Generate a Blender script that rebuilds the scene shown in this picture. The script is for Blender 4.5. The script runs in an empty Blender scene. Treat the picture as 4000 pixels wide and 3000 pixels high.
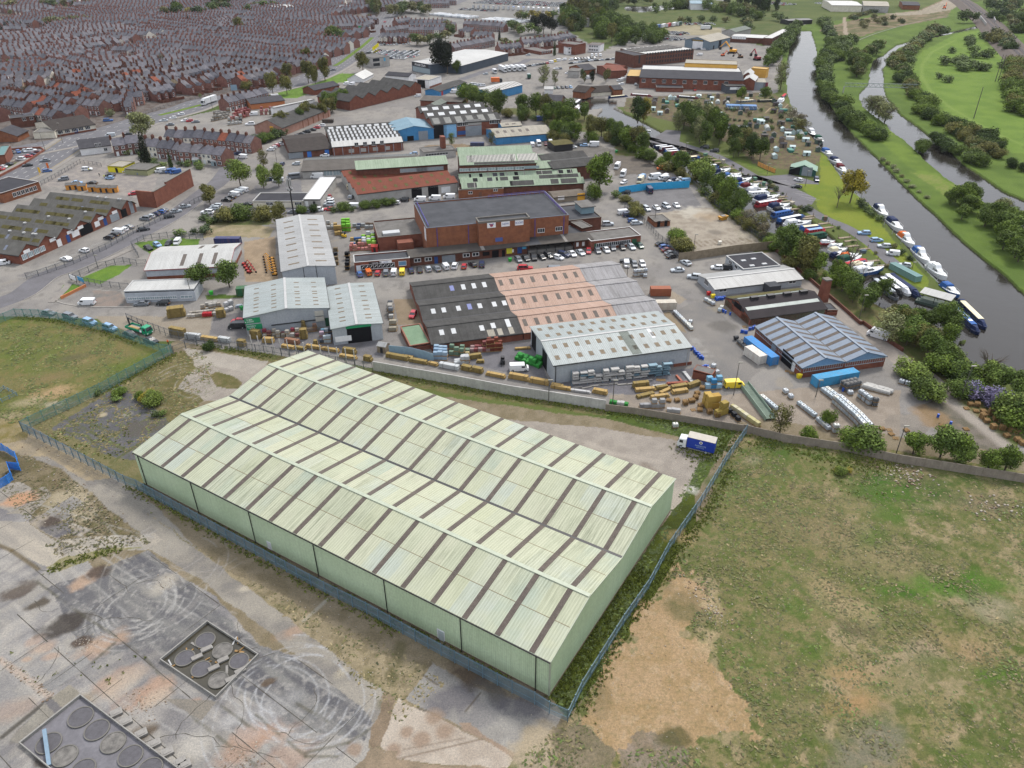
import bpy,math,random
import numpy as np
from mathutils import Vector,Matrix
random.seed(7)
S=bpy.context.scene
COL=S.collection
R=math.radians
# camera, sky, sun, exposure
FPX,PITCH,K40,K52=2950.0,R(31.6806),R(-0.1869),100.0
_c,_s=math.cos(PITCH),math.sin(PITCH)
FW=Vector((0,_c,-_s));_up=Vector((0,_s,_c));_rt=Vector((1,0,0))
R2=_rt*math.cos(K40)+_up*math.sin(K40)
U2=-_rt*math.sin(K40)+_up*math.cos(K40)
cam=bpy.data.objects.new("camera",bpy.data.cameras.new("camera"));COL.objects.link(cam)
m=Matrix.Identity(4)
for i in range(3):
 m[i][0],m[i][1],m[i][2]=R2[i],U2[i],-FW[i]
m[2][3]=K52
cam.matrix_world=m
cam.data.sensor_width=36;cam.data.lens=FPX/4000*36
cam.data.clip_end=9000;cam.data.clip_start=1
S.camera=cam
K41,K53=52.0,60.0
W=bpy.data.worlds.new("World");S.world=W;W.use_nodes=True
nt=W.node_tree;bg=nt.nodes['Background']
sky=nt.nodes.new('ShaderNodeTexSky');sky.sky_type='NISHITA';sky.sun_disc=False
sky.sun_elevation=R(K41);sky.sun_rotation=R(90-K53);sky.air_density=1.0;sky.dust_density=3.0
mix=nt.nodes.new('ShaderNodeMix');mix.data_type='RGBA';mix.inputs[0].default_value=0.8
nt.links.new(sky.outputs[0],mix.inputs[6])
geo=nt.nodes.new('ShaderNodeTexCoord');sep=nt.nodes.new('ShaderNodeSeparateXYZ');nt.links.new(geo.outputs['Generated'],sep.inputs[0])
rmp=nt.nodes.new('ShaderNodeMapRange');rmp.inputs[1].default_value=0;rmp.inputs[2].default_value=.8;rmp.inputs[3].default_value=.62;rmp.inputs[4].default_value=1.15;nt.links.new(sep.outputs[2],rmp.inputs[0])
cld=nt.nodes.new('ShaderNodeMix');cld.data_type='RGBA';cld.blend_type='MULTIPLY';cld.inputs[0].default_value=1;cld.inputs[6].default_value=(6.0,6.2,6.65,1);nt.links.new(rmp.outputs[0],cld.inputs[7])
nt.links.new(cld.outputs[2],mix.inputs[7])
nt.links.new(mix.outputs[2],bg.inputs[0]);bg.inputs[1].default_value=0.115
sun=bpy.data.objects.new("sun",bpy.data.lights.new("sun",'SUN'));COL.objects.link(sun)
sun.data.energy=1.9;sun.data.angle=R(12);sun.data.color=(1,.95,.88)
sd=Vector((math.cos(R(K41))*math.cos(R(K53)),math.cos(R(K41))*math.sin(R(K53)),math.sin(R(K41))))
sun.rotation_euler=sd.to_track_quat('Z','Y').to_euler()
sun.location=sd*300
S.view_settings.view_transform='Standard';S.view_settings.look='None'
S.view_settings.exposure=0.97;S.view_settings.gamma=1
S.cycles.max_bounces=4;S.cycles.diffuse_bounces=2;S.cycles.glossy_bounces=2;S.cycles.transmission_bounces=2
# pixel -> place (photo is 4000 x 3000)
K23=dict(a=(0,0),b=(800,0),c=(1600,0),d=(2400,0),e=(3200,0),f=(0,500),g=(800,500),h=(1600,500),i=(2400,500),j=(3200,500),k=(0,950),l=(700,1000),m=(1400,950),n=(2000,1000),o=(2600,950),p=(3200,900))
K23={k:(x,y,1/2.765)for k,(x,y)in K23.items()}
for k,(x,y)in dict(q=(0,1500),r=(0,2250),s=(1000,2250),t=(2000,2250),u=(3000,2250)).items():
 K23[k]=(x,y,1/2.212)
K23['v']=(2500,1500,1/1.269);K23['w']=(3200,1400,1/1.586);K23['x']=(2200,1350,1/1.586)
K23['z']=(0,0,1.80832);K23['N']=(0,0,1.0)
def P(s):
 """'m 40,345 1340,240' -> photo pixels"""
 out=[];k='N'
 for tok in s.split():
  if ',' in tok:
   x,y=tok.split(',');ox,oy,sc=K23[k]
   out.append((ox+float(x)*sc,oy+float(y)*sc))
  else:
   k=tok
 return out
def ray(p):
 return FW+R2*((p[0]-2000)/FPX)-U2*((p[1]-1500)/FPX)
def G(p,z=0.0):
 if isinstance(p,str):p=P(p)[0]
 d=ray(p);t=(z-K52)/d.z
 return Vector((d.x*t,d.y*t,z))
def GG(s,z=0.0):
 return[G(p,z)for p in(P(s)if isinstance(s,str)else s)]
def proj(v):
 d=Vector(v)-Vector((0,0,K52));z=d.dot(FW)
 return(2000+FPX*d.dot(R2)/z,1500-FPX*d.dot(U2)/z)
def height(base,top):
 """height of a vertical edge from its foot pixel and its top pixel"""
 b=G(base);ty=(P(top)[0]if isinstance(top,str)else top)[1]
 lo,hi=0.0,60.0
 for _ in range(40):
  mid=(lo+hi)/2
  if proj((b.x,b.y,mid))[1]>ty:lo=mid
  else:hi=mid
 return lo
def zat(x,y,ty):
 lo,hi=0.0,60.0
 for _ in range(40):
  mid=(lo+hi)/2
  if proj((x,y,mid))[1]>ty:lo=mid
  else:hi=mid
 return lo
 # colour and materials
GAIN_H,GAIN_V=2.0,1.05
def lin(hexs):
 hexs=hexs.lstrip('#')
 return[((c/12.92)if c<=.04045 else((c+.055)/1.055)**2.4)for c in(int(hexs[i:i+2],16)/255 for i in(0,2,4))]
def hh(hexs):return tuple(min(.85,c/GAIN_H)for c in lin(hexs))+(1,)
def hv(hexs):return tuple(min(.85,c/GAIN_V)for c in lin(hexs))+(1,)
K8={}
def _n(nt,t,**kw):
 n=nt.nodes.new(t)
 for k,v in kw.items():setattr(n,k,v)
 return n
def mk(name):
 mt=bpy.data.materials.new(name);mt.use_nodes=True
 return mt,mt.node_tree,mt.node_tree.nodes['Principled BSDF']
def mixc(nt,fac,a,b,mode='MIX'):
 n=_n(nt,'ShaderNodeMix',data_type='RGBA',blend_type=mode)
 for sock,v in((0,fac),(6,a),(7,b)):
  if hasattr(v,'is_linked'):nt.links.new(v,n.inputs[sock])
  elif sock==0:n.inputs[0].default_value=v
  else:n.inputs[sock].default_value=v
 return n.outputs[2]
def C3(nt,scale,kind='Object'):
 tc=_n(nt,'ShaderNodeTexCoord');mp=_n(nt,'ShaderNodeMapping')
 mp.inputs['Scale'].default_value=scale if not isinstance(scale,(int,float))else(scale,)*3
 nt.links.new(tc.outputs[kind],mp.inputs[0]);return mp.outputs[0]
def N2(nt,vec,scale=1.0,detail=4,lo=.35,hi=.65,rough=.6):
 n=_n(nt,'ShaderNodeTexNoise');n.inputs['Scale'].default_value=scale;n.inputs['Detail'].default_value=detail
 n.inputs['Roughness'].default_value=rough
 nt.links.new(vec,n.inputs['Vector'])
 r=_n(nt,'ShaderNodeMapRange');r.inputs[1].default_value=lo;r.inputs[2].default_value=hi
 nt.links.new(n.outputs['Fac'],r.inputs[0]);return r.outputs[0]
def M(name,c,c2=None,sc=.4,fine=3.0,rough=.9,spec=.3,metal=0.0,corr=None,streak=None,dirt=None,dirt_amt=.5,bump=0.0,attr=None):
 """c, c2: linear colours mixed by a broad noise; streak: axis along which dirt runs; corr: (axis, period) of corrugation."""
 if name in K8:return K8[name]
 mt,nt,b=mk(name)
 c2=c2 or tuple(x*.82 for x in c[:3])+(1,)
 f1=N2(nt,C3(nt,sc),1.0,4)
 col=mixc(nt,f1,c,c2)
 f2=N2(nt,C3(nt,fine),1.0,3,.3,.7)
 dk=tuple(x*.78 for x in c[:3])+(1,)
 mlt=mixc(nt,f2,(1.06,1.06,1.06,1),(.86,.86,.86,1))
 col=mixc(nt,1.0,col,mlt,'MULTIPLY')
 if streak is not None:
  s3=[2.2,2.2,2.2];s3[streak]=.09
  if streak==1:s3[2]=.09
  f3=N2(nt,C3(nt,tuple(s3)),1.0,5,.45,.72,.7)
  mu=_n(nt,'ShaderNodeMath',operation='MULTIPLY');mu.inputs[1].default_value=dirt_amt
  nt.links.new(f3,mu.inputs[0])
  col=mixc(nt,mu.outputs[0],col,dirt or tuple(x*.45 for x in c[:3])+(1,))
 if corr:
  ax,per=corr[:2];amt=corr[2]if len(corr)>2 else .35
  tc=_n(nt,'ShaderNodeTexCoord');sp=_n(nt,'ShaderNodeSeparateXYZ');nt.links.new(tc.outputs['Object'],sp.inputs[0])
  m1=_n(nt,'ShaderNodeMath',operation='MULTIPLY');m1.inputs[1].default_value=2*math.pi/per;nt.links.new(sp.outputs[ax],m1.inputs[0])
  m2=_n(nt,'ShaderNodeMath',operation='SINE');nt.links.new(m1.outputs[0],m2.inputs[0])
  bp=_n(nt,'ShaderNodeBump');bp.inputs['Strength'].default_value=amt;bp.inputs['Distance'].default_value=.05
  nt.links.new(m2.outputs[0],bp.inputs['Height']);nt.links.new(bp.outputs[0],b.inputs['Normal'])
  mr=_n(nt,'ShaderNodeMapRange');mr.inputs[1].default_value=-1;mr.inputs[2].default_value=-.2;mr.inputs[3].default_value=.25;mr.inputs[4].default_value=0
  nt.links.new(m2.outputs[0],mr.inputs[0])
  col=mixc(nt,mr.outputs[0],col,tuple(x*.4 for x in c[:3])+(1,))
 nt.links.new(col,b.inputs['Base Color'])
 b.inputs['Roughness'].default_value=rough;b.inputs['Specular IOR Level'].default_value=spec;b.inputs['Metallic'].default_value=metal
 if bump and not corr:
  bp=_n(nt,'ShaderNodeBump');bp.inputs['Strength'].default_value=bump;bp.inputs['Distance'].default_value=.1
  nt.links.new(f2,bp.inputs['Height']);nt.links.new(bp.outputs[0],b.inputs['Normal'])
 K8[name]=mt;return mt
def P1(name,c,rough=.6,spec=.4,metal=0,emit=0):
 if name in K8:return K8[name]
 mt,nt,b=mk(name)
 f=N2(nt,C3(nt,1.3),1.0,3)
 nt.links.new(mixc(nt,f,c,tuple(x*.85 for x in c[:3])+(1,)),b.inputs['Base Color'])
 b.inputs['Roughness'].default_value=rough;b.inputs['Specular IOR Level'].default_value=spec;b.inputs['Metallic'].default_value=metal
 K8[name]=mt;return mt
def tint(name,rough=.6,spec=.4,var=.2,sc=1.0):
 """takes the object's own colour"""
 if name in K8:return K8[name]
 mt,nt,b=mk(name)
 oi=_n(nt,'ShaderNodeObjectInfo');f=N2(nt,C3(nt,sc),1.0,4)
 mu=mixc(nt,f,(1+var*.3,)*3+(1,),(1-var,)*3+(1,))
 nt.links.new(mixc(nt,1.0,oi.outputs['Color'],mu,'MULTIPLY'),b.inputs['Base Color'])
 b.inputs['Roughness'].default_value=rough;b.inputs['Specular IOR Level'].default_value=spec
 K8[name]=mt;return mt
 # mesh builder
class MB:
 def __init__(s):s.v=[];s.f=[];s.m=[]
 def face(s,pts,mi=0):
  n=len(s.v);s.v+=[tuple(p)for p in pts];s.f.append(tuple(range(n,n+len(pts))));s.m.append(mi)
 def box(s,x0,y0,z0,x1,y1,z1,mi=0,bottom=True):
  n=len(s.v)
  s.v+=[(x0,y0,z0),(x1,y0,z0),(x1,y1,z0),(x0,y1,z0),(x0,y0,z1),(x1,y0,z1),(x1,y1,z1),(x0,y1,z1)]
  fs=[(4,5,6,7),(0,1,5,4),(1,2,6,5),(2,3,7,6),(3,0,4,7)]
  if bottom:fs.append((3,2,1,0))
  s.f+=[tuple(n+i for i in f)for f in fs];s.m+=[mi]*len(fs)
  return s
 def rbox(s,cx,cy,z0,lx,ly,h,rz=0,mi=0):
  c,sn=math.cos(rz),math.sin(rz);n=len(s.v)
  for z in(z0,z0+h):
   for a,b in((-1,-1),(1,-1),(1,1),(-1,1)):
    x,y=a*lx/2,b*ly/2
    s.v.append((cx+x*c-y*sn,cy+x*sn+y*c,z))
  fs=[(4,5,6,7),(0,1,5,4),(1,2,6,5),(2,3,7,6),(3,0,4,7),(3,2,1,0)]
  s.f+=[tuple(n+i for i in f)for f in fs];s.m+=[mi]*6
  return s
 def beam(s,a,b,w,h=None,mi=0):
  a,b=Vector(a),Vector(b);h=h or w;d=(b-a).normalized()
  u=d.cross(Vector((0,0,1)))
  if u.length<1e-4:u=Vector((1,0,0))
  u.normalize();v=u.cross(d);n=len(s.v)
  for p in(a,b):
   for x,y in((-1,-1),(1,-1),(1,1),(-1,1)):
    s.v.append(tuple(p+u*(x*w/2)+v*(y*h/2)))
  for f in((0,1,2,3),(7,6,5,4),(0,4,5,1),(1,5,6,2),(2,6,7,3),(3,7,4,0)):
   s.f.append(tuple(n+i for i in f));s.m.append(mi)
  return s
 def prism(s,poly,z0,z1,mi=0,cap=True):
  n=len(s.v);k=len(poly)
  s.v+=[(p[0],p[1],z0)for p in poly]+[(p[0],p[1],z1)for p in poly]
  for i in range(k):
   j=(i+1)%k;s.f.append((n+i,n+j,n+k+j,n+k+i));s.m.append(mi)
  if cap:s.f.append(tuple(n+k+i for i in range(k)));s.m.append(mi)
  return s
 def cyl(s,cx,cy,z0,z1,r,r1=None,k=10,mi=0,axis=2):
  r1=r if r1 is None else r1;n=len(s.v)
  for z,rr in((z0,r),(z1,r1)):
   for i in range(k):
    a=2*math.pi*i/k;x,y=rr*math.cos(a),rr*math.sin(a)
    if axis==2:s.v.append((cx+x,cy+y,z))
    elif axis==1:s.v.append((cx+x,z,cy+y))
    else:s.v.append((z,cx+x,cy+y))
  for i in range(k):
   j=(i+1)%k;s.f.append((n+i,n+j,n+k+j,n+k+i));s.m.append(mi)
  s.f.append(tuple(n+k+i for i in range(k)));s.m.append(mi)
  s.f.append(tuple(n+k-1-i for i in range(k)));s.m.append(mi)
  return s
 def loft(s,rings,mi=0,caps=True):
  n=len(s.v);k=len(rings[0])
  for r in rings:s.v+=[tuple(p)for p in r]
  for a in range(len(rings)-1):
   for i in range(k):
    j=(i+1)%k
    s.f.append((n+a*k+i,n+a*k+j,n+(a+1)*k+j,n+(a+1)*k+i));s.m.append(mi)
  if caps:
   s.f.append(tuple(n+k-1-i for i in range(k)));s.m.append(mi)
   s.f.append(tuple(n+(len(rings)-1)*k+i for i in range(k)));s.m.append(mi)
  return s
 def mesh(s,name,mats):
  me=bpy.data.meshes.new(name);me.from_pydata(s.v,[],s.f)
  mats=mats if isinstance(mats,(list,tuple))else[mats]
  for mm in mats:me.materials.append(mm)
  if len(mats)>1:me.polygons.foreach_set('material_index',s.m)
  me.update();return me
 def build(s,name,mats,parent=None,loc=None,rz=0):
  return obj(name,s.mesh(name,mats),parent,loc,rz)
def obj(name,me,parent=None,loc=None,rz=0,color=None):
 o=bpy.data.objects.new(name,me);COL.objects.link(o)
 if parent:o.parent=parent
 if loc is not None:o.location=loc
 if rz:o.rotation_euler=(0,0,rz)
 if color:o.color=color
 return o
TH=[]
def tag(o,label,cat,group=None,kind=None):
 o['label']=label;o['category']=cat
 if group:o['group']=group
 if kind:o['kind']=kind
 TH.append(o);return o
def E(name,label,cat,loc=(0,0,0),rz=0,group=None):
 o=bpy.data.objects.new(name,None);COL.objects.link(o);o.location=loc;o.rotation_euler=(0,0,rz);o.empty_display_size=.5
 return tag(o,label,cat,group)
KIDS={}
def kids(o):
 return KIDS.setdefault(o.name,list(o.children))
def clone(src,loc,rz,label=None,group=None,color=None,scale=None):
 """a copy of a thing, its parts and their sub-parts"""
 def rec(o,par):
  c=o.copy();COL.objects.link(c);c.parent=par
  if color and 'tint' in o:c.color=color
  for ch in kids(o):rec(ch,c)
  return c
 c=rec(src,None);c.location=loc;c.rotation_euler=(0,0,rz)
 if scale:c.scale=scale if isinstance(scale,(tuple,list))else(scale,)*3
 if label:c['label']=label
 if group:c['group']=group
 TH.append(c);return c
def S2(o,kind='structure'):
 o['kind']=kind;return o
FONT_CACHE={}
def text(name,s,size,mat,parent,loc,rot,ext=.02,align='CENTER',sx=1.0):
 cu=bpy.data.curves.new(name,'FONT');cu.body=s;cu.size=size;cu.extrude=ext;cu.align_x=align;cu.align_y='CENTER'
 tmp=bpy.data.objects.new(name,cu);me=bpy.data.meshes.new_from_object(tmp);bpy.data.objects.remove(tmp);bpy.data.curves.remove(cu)
 me.materials.clear();me.materials.append(mat);o=obj(name,me,parent,loc);o.rotation_euler=rot;o.scale=(sx,1,1);return o
 # ground: one terrain sheet, painted per vertex with what lies on it
def _hash(ix,iy,seed):
 h=(ix.astype(np.int64)*374761393+iy.astype(np.int64)*668265263+seed*974711)&0x7fffffff
 h=((h^(h>>13))*1274126177)&0x7fffffff
 return((h^(h>>16))&0xffff)/65535.0
def vnoise(x,y,seed=0):
 ix=np.floor(x).astype(np.int64);iy=np.floor(y).astype(np.int64)
 fx=x-ix;fy=y-iy;fx=fx*fx*(3-2*fx);fy=fy*fy*(3-2*fy)
 a=_hash(ix,iy,seed);b=_hash(ix+1,iy,seed);c=_hash(ix,iy+1,seed);d=_hash(ix+1,iy+1,seed)
 return(a+(b-a)*fx)*(1-fy)+(c+(d-c)*fx)*fy
def fbm(x,y,sc,seed=0,oct=4):
 s=0;amp=.5;t=0
 for o in range(oct):
  s=s+amp*vnoise(x/sc*2**o,y/sc*2**o,seed+o*17);t+=amp;amp*=.55
 return s/t
def pip(X,Y,poly):
 ins=np.zeros(X.shape,bool);n=len(poly)
 for i in range(n):
  x1,y1=poly[i][0],poly[i][1];x2,y2=poly[(i+1)%n][0],poly[(i+1)%n][1]
  if y1==y2:continue
  c=((y1>Y)!=(y2>Y))&(X<(x2-x1)*(Y-y1)/(y2-y1)+x1);ins^=c
 return ins
ys=[40.0]
while ys[-1]<1900:
 D=math.hypot(ys[-1],100);ys.append(ys[-1]+.19*(D/117)**1.75)
ys=np.array(ys);NC=1120
ts=np.linspace(-1,1,NC)
hw=.70*np.sqrt(ys**2+85**2)+22
GX=(ts[None,:]*hw[:,None]);GY=np.repeat(ys[:,None],NC,1)
X=GX.ravel();Y=GY.ravel();NV=len(X)
C=np.zeros((NV,3));VEG=np.zeros(NV);Z=np.zeros(NV)
nA=fbm(X,Y,9,1);nB=fbm(X,Y,2.2,5);nC=fbm(X,Y,.8,9,3);nL=fbm(X,Y,40,13)
jx=(fbm(X,Y,5,21)-.5);jy=(fbm(X,Y,5,22)-.5);jx2=(fbm(X,Y,1.2,23,3)-.5);jy2=(fbm(X,Y,1.2,24,3)-.5)
def cc(h):return np.array(hh(h)[:3])
def ss(x,lo,hi):return np.clip((x-lo)/(hi-lo),0,1)
def mask(poly,jag=0.0,fine=0.0):
 poly=GG(poly)if isinstance(poly,str)else poly
 xs=[p[0]for p in poly];yy=[p[1]for p in poly];pad=jag+fine+1
 sel=np.where((X>min(xs)-pad)&(X<max(xs)+pad)&(Y>min(yy)-pad)&(Y<max(yy)+pad))[0]
 m=pip(X[sel]+2*jag*jx[sel]+2*fine*jx2[sel],Y[sel]+2*jag*jy[sel]+2*fine*jy2[sel],poly)
 return sel[m]
def put(idx,c1,c2=None,n=None,lo=.35,hi=.65,a=1.0,veg=None):
 if len(idx)==0:return
 col=cc(c1)[None,:]
 if c2 is not None:
  w=ss((nA if n is None else n)[idx],lo,hi)[:,None];col=col*(1-w)+cc(c2)[None,:]*w
 if not np.isscalar(a):a=a[:,None]
 C[idx]=C[idx]*(1-a)+col*a
 if veg is not None:VEG[idx]=veg
def speck(idx,c,n,lo,hi,a=1.0):
 w=ss(n[idx],lo,hi)[:,None]*a;C[idx]=C[idx]*(1-w)+cc(c)[None,:]*w
def blob(p,r,c,a=1.0,ry=None,rz=0,n=None,soft=.5,veg=None):
 p=G(p)if isinstance(p,str)else p;ry=ry or r
 sel=np.where((abs(X-p[0])<1.6*max(r,ry))&(abs(Y-p[1])<1.6*max(r,ry)))[0]
 dx=X[sel]-p[0];dy=Y[sel]-p[1];cz,sz=math.cos(rz),math.sin(rz)
 d=np.sqrt(((dx*cz+dy*sz)/r)**2+((-dx*sz+dy*cz)/ry)**2)+(nB[sel]-.5)*1.1+(nA[sel]-.5)*.6
 w=(1-ss(d,1-soft,1))[:,None]*a
 C[sel]=C[sel]*(1-w)+cc(c)[None,:]*w
 if veg is not None:VEG[sel]=np.maximum(VEG[sel],w[:,0]*veg)
def S5(pts,w,c,a=1.0,brk=0.0,soft=.5):
 pts=GG(pts)if isinstance(pts,str)else pts
 for p,q in zip(pts[:-1],pts[1:]):
  sel=np.where((X>min(p[0],q[0])-w-1)&(X<max(p[0],q[0])+w+1)&(Y>min(p[1],q[1])-w-1)&(Y<max(p[1],q[1])+w+1))[0]
  if len(sel)==0:continue
  dx,dy=q[0]-p[0],q[1]-p[1];L2=dx*dx+dy*dy+1e-9
  t=np.clip(((X[sel]-p[0])*dx+(Y[sel]-p[1])*dy)/L2,0,1)
  d=np.hypot(X[sel]-p[0]-t*dx,Y[sel]-p[1]-t*dy)/(w/2)
  al=(1-ss(d,1-soft,1+soft))*a
  if brk:al=al*ss(nB[sel],brk-.12,brk+.12)
  C[sel]=C[sel]*(1-al[:,None])+cc(c)[None,:]*al[:,None]
ALL=np.arange(NV)
# broad land cover
put(ALL,'6f7a45','5c6b3a',nL)
resid=mask('z -60,-40 905,-40 835,30 770,110 640,190 480,215 330,250 200,300 60,345 -60,380',3)
put(resid,'6e625d','87807d',nB)
far=mask('z 850,-20 1500,-20 1760,60 1700,60 1650,90 1480,110 1250,130 1000,120 830,90',4)
put(far,'8f8d8c','a29f9b',nA)
est=mask('z -80,440 200,310 330,268 620,205 720,165 830,60 900,85 1100,110 1500,90 1710,75 1690,110 1680,200 1500,235 1330,230 1480,335 1520,405 1650,510 1800,640 1860,720 1990,830 2290,1010 1600,925 1400,890 900,805 420,752 380,735 250,690 -80,680',1)
put(est,'9b9795','aaa5a0',nA);speck(est,'86827f',nB,.55,.75,.6)
er=random.Random(4);eb=[p for p in GG('z 60,640 200,400 420,330 500,440 560,600 700,560 900,500 1000,560 1300,470 1500,560 1650,700 1450,640 900,720 600,300 1100,250 1300,330')]
for _ in range(150):
 p=er.choice(eb)+Vector((er.gauss(0,22),er.gauss(0,22),0));blob(p,er.uniform(1.5,6),er.choice(('827e7c','8a8684','b2ada8','78757a','aca396')),er.uniform(.25,.6),er.uniform(1,4),er.random()*3,soft=er.uniform(.2,.9))
for _ in range(70):
 p=er.choice(eb)+Vector((er.gauss(0,25),er.gauss(0,25),0));a_=er.choice((.1,1.67))+er.gauss(0,.1);l_=er.uniform(3,14);S5([p,p+Vector((math.cos(a_)*l_,math.sin(a_)*l_,0))],er.uniform(.4,2.2),er.choice(('7c797b','b5b0aa','757275','8a8788')),er.uniform(.3,.6),.35,.3)
wood=mask('z 1240,-10 1450,-10 1720,20 1700,80 1640,100 1560,60 1420,62 1300,110 1230,70',5)
put(wood,'5a6a3a','6d7448',nA,veg=.6)
put(mask('z 1418,62 1480,50 1560,62 1555,78 1470,75',3),'b6ad93','a39a80',nA)
gr=mask('z 1690,60 2290,-20 2290,880 2120,700 2020,610 1880,430 1760,290 1690,180',2)
put(gr,'71893f','627a38',nA,veg=.4)
med=mask('e 960,840 1100,560 1500,360 1720,330 1800,480 2050,640 2212,900 2212,1659 2100,1659 1700,1420 1250,1120',2)
put(med,'7f9a45','728f3e',nA,veg=.25)
S5('e 1480,430 1220,560 1110,700 1110,830 1200,980 1400,1150 1700,1330 2000,1480 2212,1570',2.6,'8fa656',.6)
put(mask('e 0,330 300,230 760,150 1080,110 1330,0 1480,-60 1600,-60 1420,110 1380,190 1000,260 700,320 430,400 330,420',3),'9c8a74','6f6e4c',nA)
put(mask('e 250,190 290,190 320,430 270,440',1),'b5a594')
put(mask('e 700,150 1080,120 1330,10 1490,-60 1560,-20 1450,100 1180,150 900,170',2),'b9ad9c','a79c8c',nB)
isl=mask('j 640,140 750,20 1100,330 1560,690 1900,900 2212,1110 2212,1160 1700,1000 1250,640',2)
put(isl,'7c9440','6a8238',nA,veg=.5);put(mask('j 1000,480 1300,520 1560,690 1350,720',2),'94995a','7c9440',nB,a=.8)
allot=mask('d 130,1060 950,1010 1700,1000 1850,1100 2000,1250 2212,1640 1500,1659 700,1330 100,1200',1)
allot=np.union1d(allot,mask('i 1250,120 1480,0 2140,20 2290,160 2212,380 1900,460 1500,380',1))
put(allot,'6e6152','85765f',nB);speck(allot,'6f8148',nC,.55,.75,.8)
law=mask('i 1960,590 2212,600 j 20,240 200,330 330,420 550,760 570,860 740,1150 900,1310 1150,1600 p 1200,600 1180,650 960,560 840,430 700,330 560,240 j 420,1180 100,950 0,890 -40,800',1)
put(law,'8f9a3e','7e9039',nA,veg=.4)
put(mask('i 780,160 1350,330 1740,500 1640,510 1390,390 1230,310 1190,270 800,190',1),'7d8c45','69803a',nB,veg=.5)
put(mask('c 900,1180 1500,1150 2212,1300 2212,1560 i 0,300 850,420 1000,600 1850,1200 2100,1659 1700,1659 1250,1050 850,620 580,470 0,130',2),'66703f','7a7350',nB,veg=.6)
put(mask('o 1180,80 1500,370 1900,700 p 430,980 760,1180 980,1380 1200,1659 w 640,120 790,240 1240,560 1290,400 1000,100 700,-40 o 1800,200 1300,60',2),'66703f','7e7752',nB,veg=.6)
put(mask('b 1340,830 1480,790 1640,800 1560,880 1400,900 1000,1060 660,1060 900,960',1),'7fa048','6d8c3c',nB,veg=.4)
put(mask('g 0,1040 600,1040 740,1090 690,1180 0,1190',1.5),'b3a489','9b9272',nB)
put(mask('g 0,960 700,950 740,1040 0,1050',1.5),'667044','85805c',nB,veg=.5)
put(mask('f 1440,1240 1900,1190 2160,1200 2130,1290 1850,1300 1640,1370',.3),'74923f','63843a',nB,veg=.4)
put(mask('k 865,380 1200,240 1420,235 1300,330 1080,440 920,410',.2),'78983f','6a8c3a',nB,veg=.4)
put(mask('k 630,560 690,450 760,430 900,470 660,605',.2),'71953f','688a3a',nB,veg=.4)
put(mask('l 280,420 700,420 690,450 300,470',.3),'66803a','5c7036',nB,veg=.4)
put(mask('i 60,700 810,640 950,860 440,920 330,900 100,790',.3),'918f92','868487',nB)
put(mask('i 430,920 940,860 1100,870 1400,1080 1580,1240 800,1340 600,1150 590,1000',.6),'bdb3a5','a89d90',nB)
blob('i 880,910',9,'d6d0c4',.8);blob('i 1000,950',7,'b7a084',.6);blob('i 1100,1130',3,'847c74',.7)
for q in range(13):
 a=810+q*54;S5('i %d,%d %d,%d'%(a,1225-q*4,a+75,1285-q*5),.7,'756555',.7,.4)
put(mask('i -10,290 250,310 620,480 580,500 100,500 0,520',1),'857c74','77706a',nB)
put(mask('h 1340,110 1900,150 2212,240 2212,420 2000,320 1400,230',.5),'8b8783','7b7672',nB)
put(mask('g 420,1230 760,1170 790,1659 430,1659',.5),'b9a48c','a8957f',nB)
put(mask('g 540,620 1040,560 1060,940 560,930',.4),'87858a','908e90',nB)
put(mask('g -10,720 540,660 560,940 0,1010',.6),'848184','918d8d',nB)
put(mask('f 430,600 870,330 1640,470 1700,560 1640,680 1500,760 860,640 500,640',.5),'9c9694','b0a8a2',nB)
put(mask('h 150,190 560,170 830,220 800,290 500,290 200,250',.5),'a08c74','93816c',nB)
put(mask('m 380,600 590,600 690,870 430,880',.4),'a3927e','998975',nB)
put(mask('o 0,770 300,640 520,640 720,900 1030,1380 700,1640 0,1659',.8),'8e8b8a','9c9793',nA)
S5('o 330,1040 380,1180 480,1290',4,'bdbab6',.55,.45)
blob('o 700,700',7,'a79d8d',.8,4);blob('o 600,900',5,'77736f',.7)
put(mask('n 1600,620 1700,600 1850,760 1880,830 1760,780',.2),'a99982','a0917c',nB)
put(mask('n 1480,330 1660,330 1880,470 1800,520',.3),'b1a595','a69a8c',nB)
yard=mask('v 360,60 900,10 1290,30 1290,440 1000,290 560,210 480,200 380,150',.4)
put(yard,'b0a498','a3978b',nB)
put(mask('x 280,310 640,260 920,300 990,330 1150,500 700,500 290,390',.4),'aca094','9d938a',nB)
put(mask('w 600,290 800,240 1240,560 1100,640 900,560 700,420',1),'857b70','6f6a58',nB,a=.8)
put(mask('w 440,350 640,330 720,400 640,470 400,420',1.5),'8d857d','a39a90',nB,a=.7);blob('w 700,360',5,'b08d5e',.5)
S5('w 640,90 800,250 960,380 1180,560',3.2,'b7aea5',.9)
put(mask('k 1000,510 1300,520 1420,690 1000,680',.3),'8a8784','a0928a',nB)
put(mask('k 1020,790 1450,790 l 350,660 340,850 k 1900,1060 1500,1050 1100,860',.4),'ada395','a69b8d',nB)
put(mask('l 380,660 700,600 740,880 320,850',.3),'807d80','8a8788',nB)
put(mask('l 740,880 1640,800 2200,940 2200,1100 1200,1040',.3),'87858a','7d7b7e',nB)
put(mask('m 810,1180 1900,1060 2050,1480 900,1260',.3),'86848a','7a787d',nB)
put(mask('n 430,1380 2050,1200 1900,1330 1300,1500 600,1440',.3),'85838a','7b797e',nB)
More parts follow.
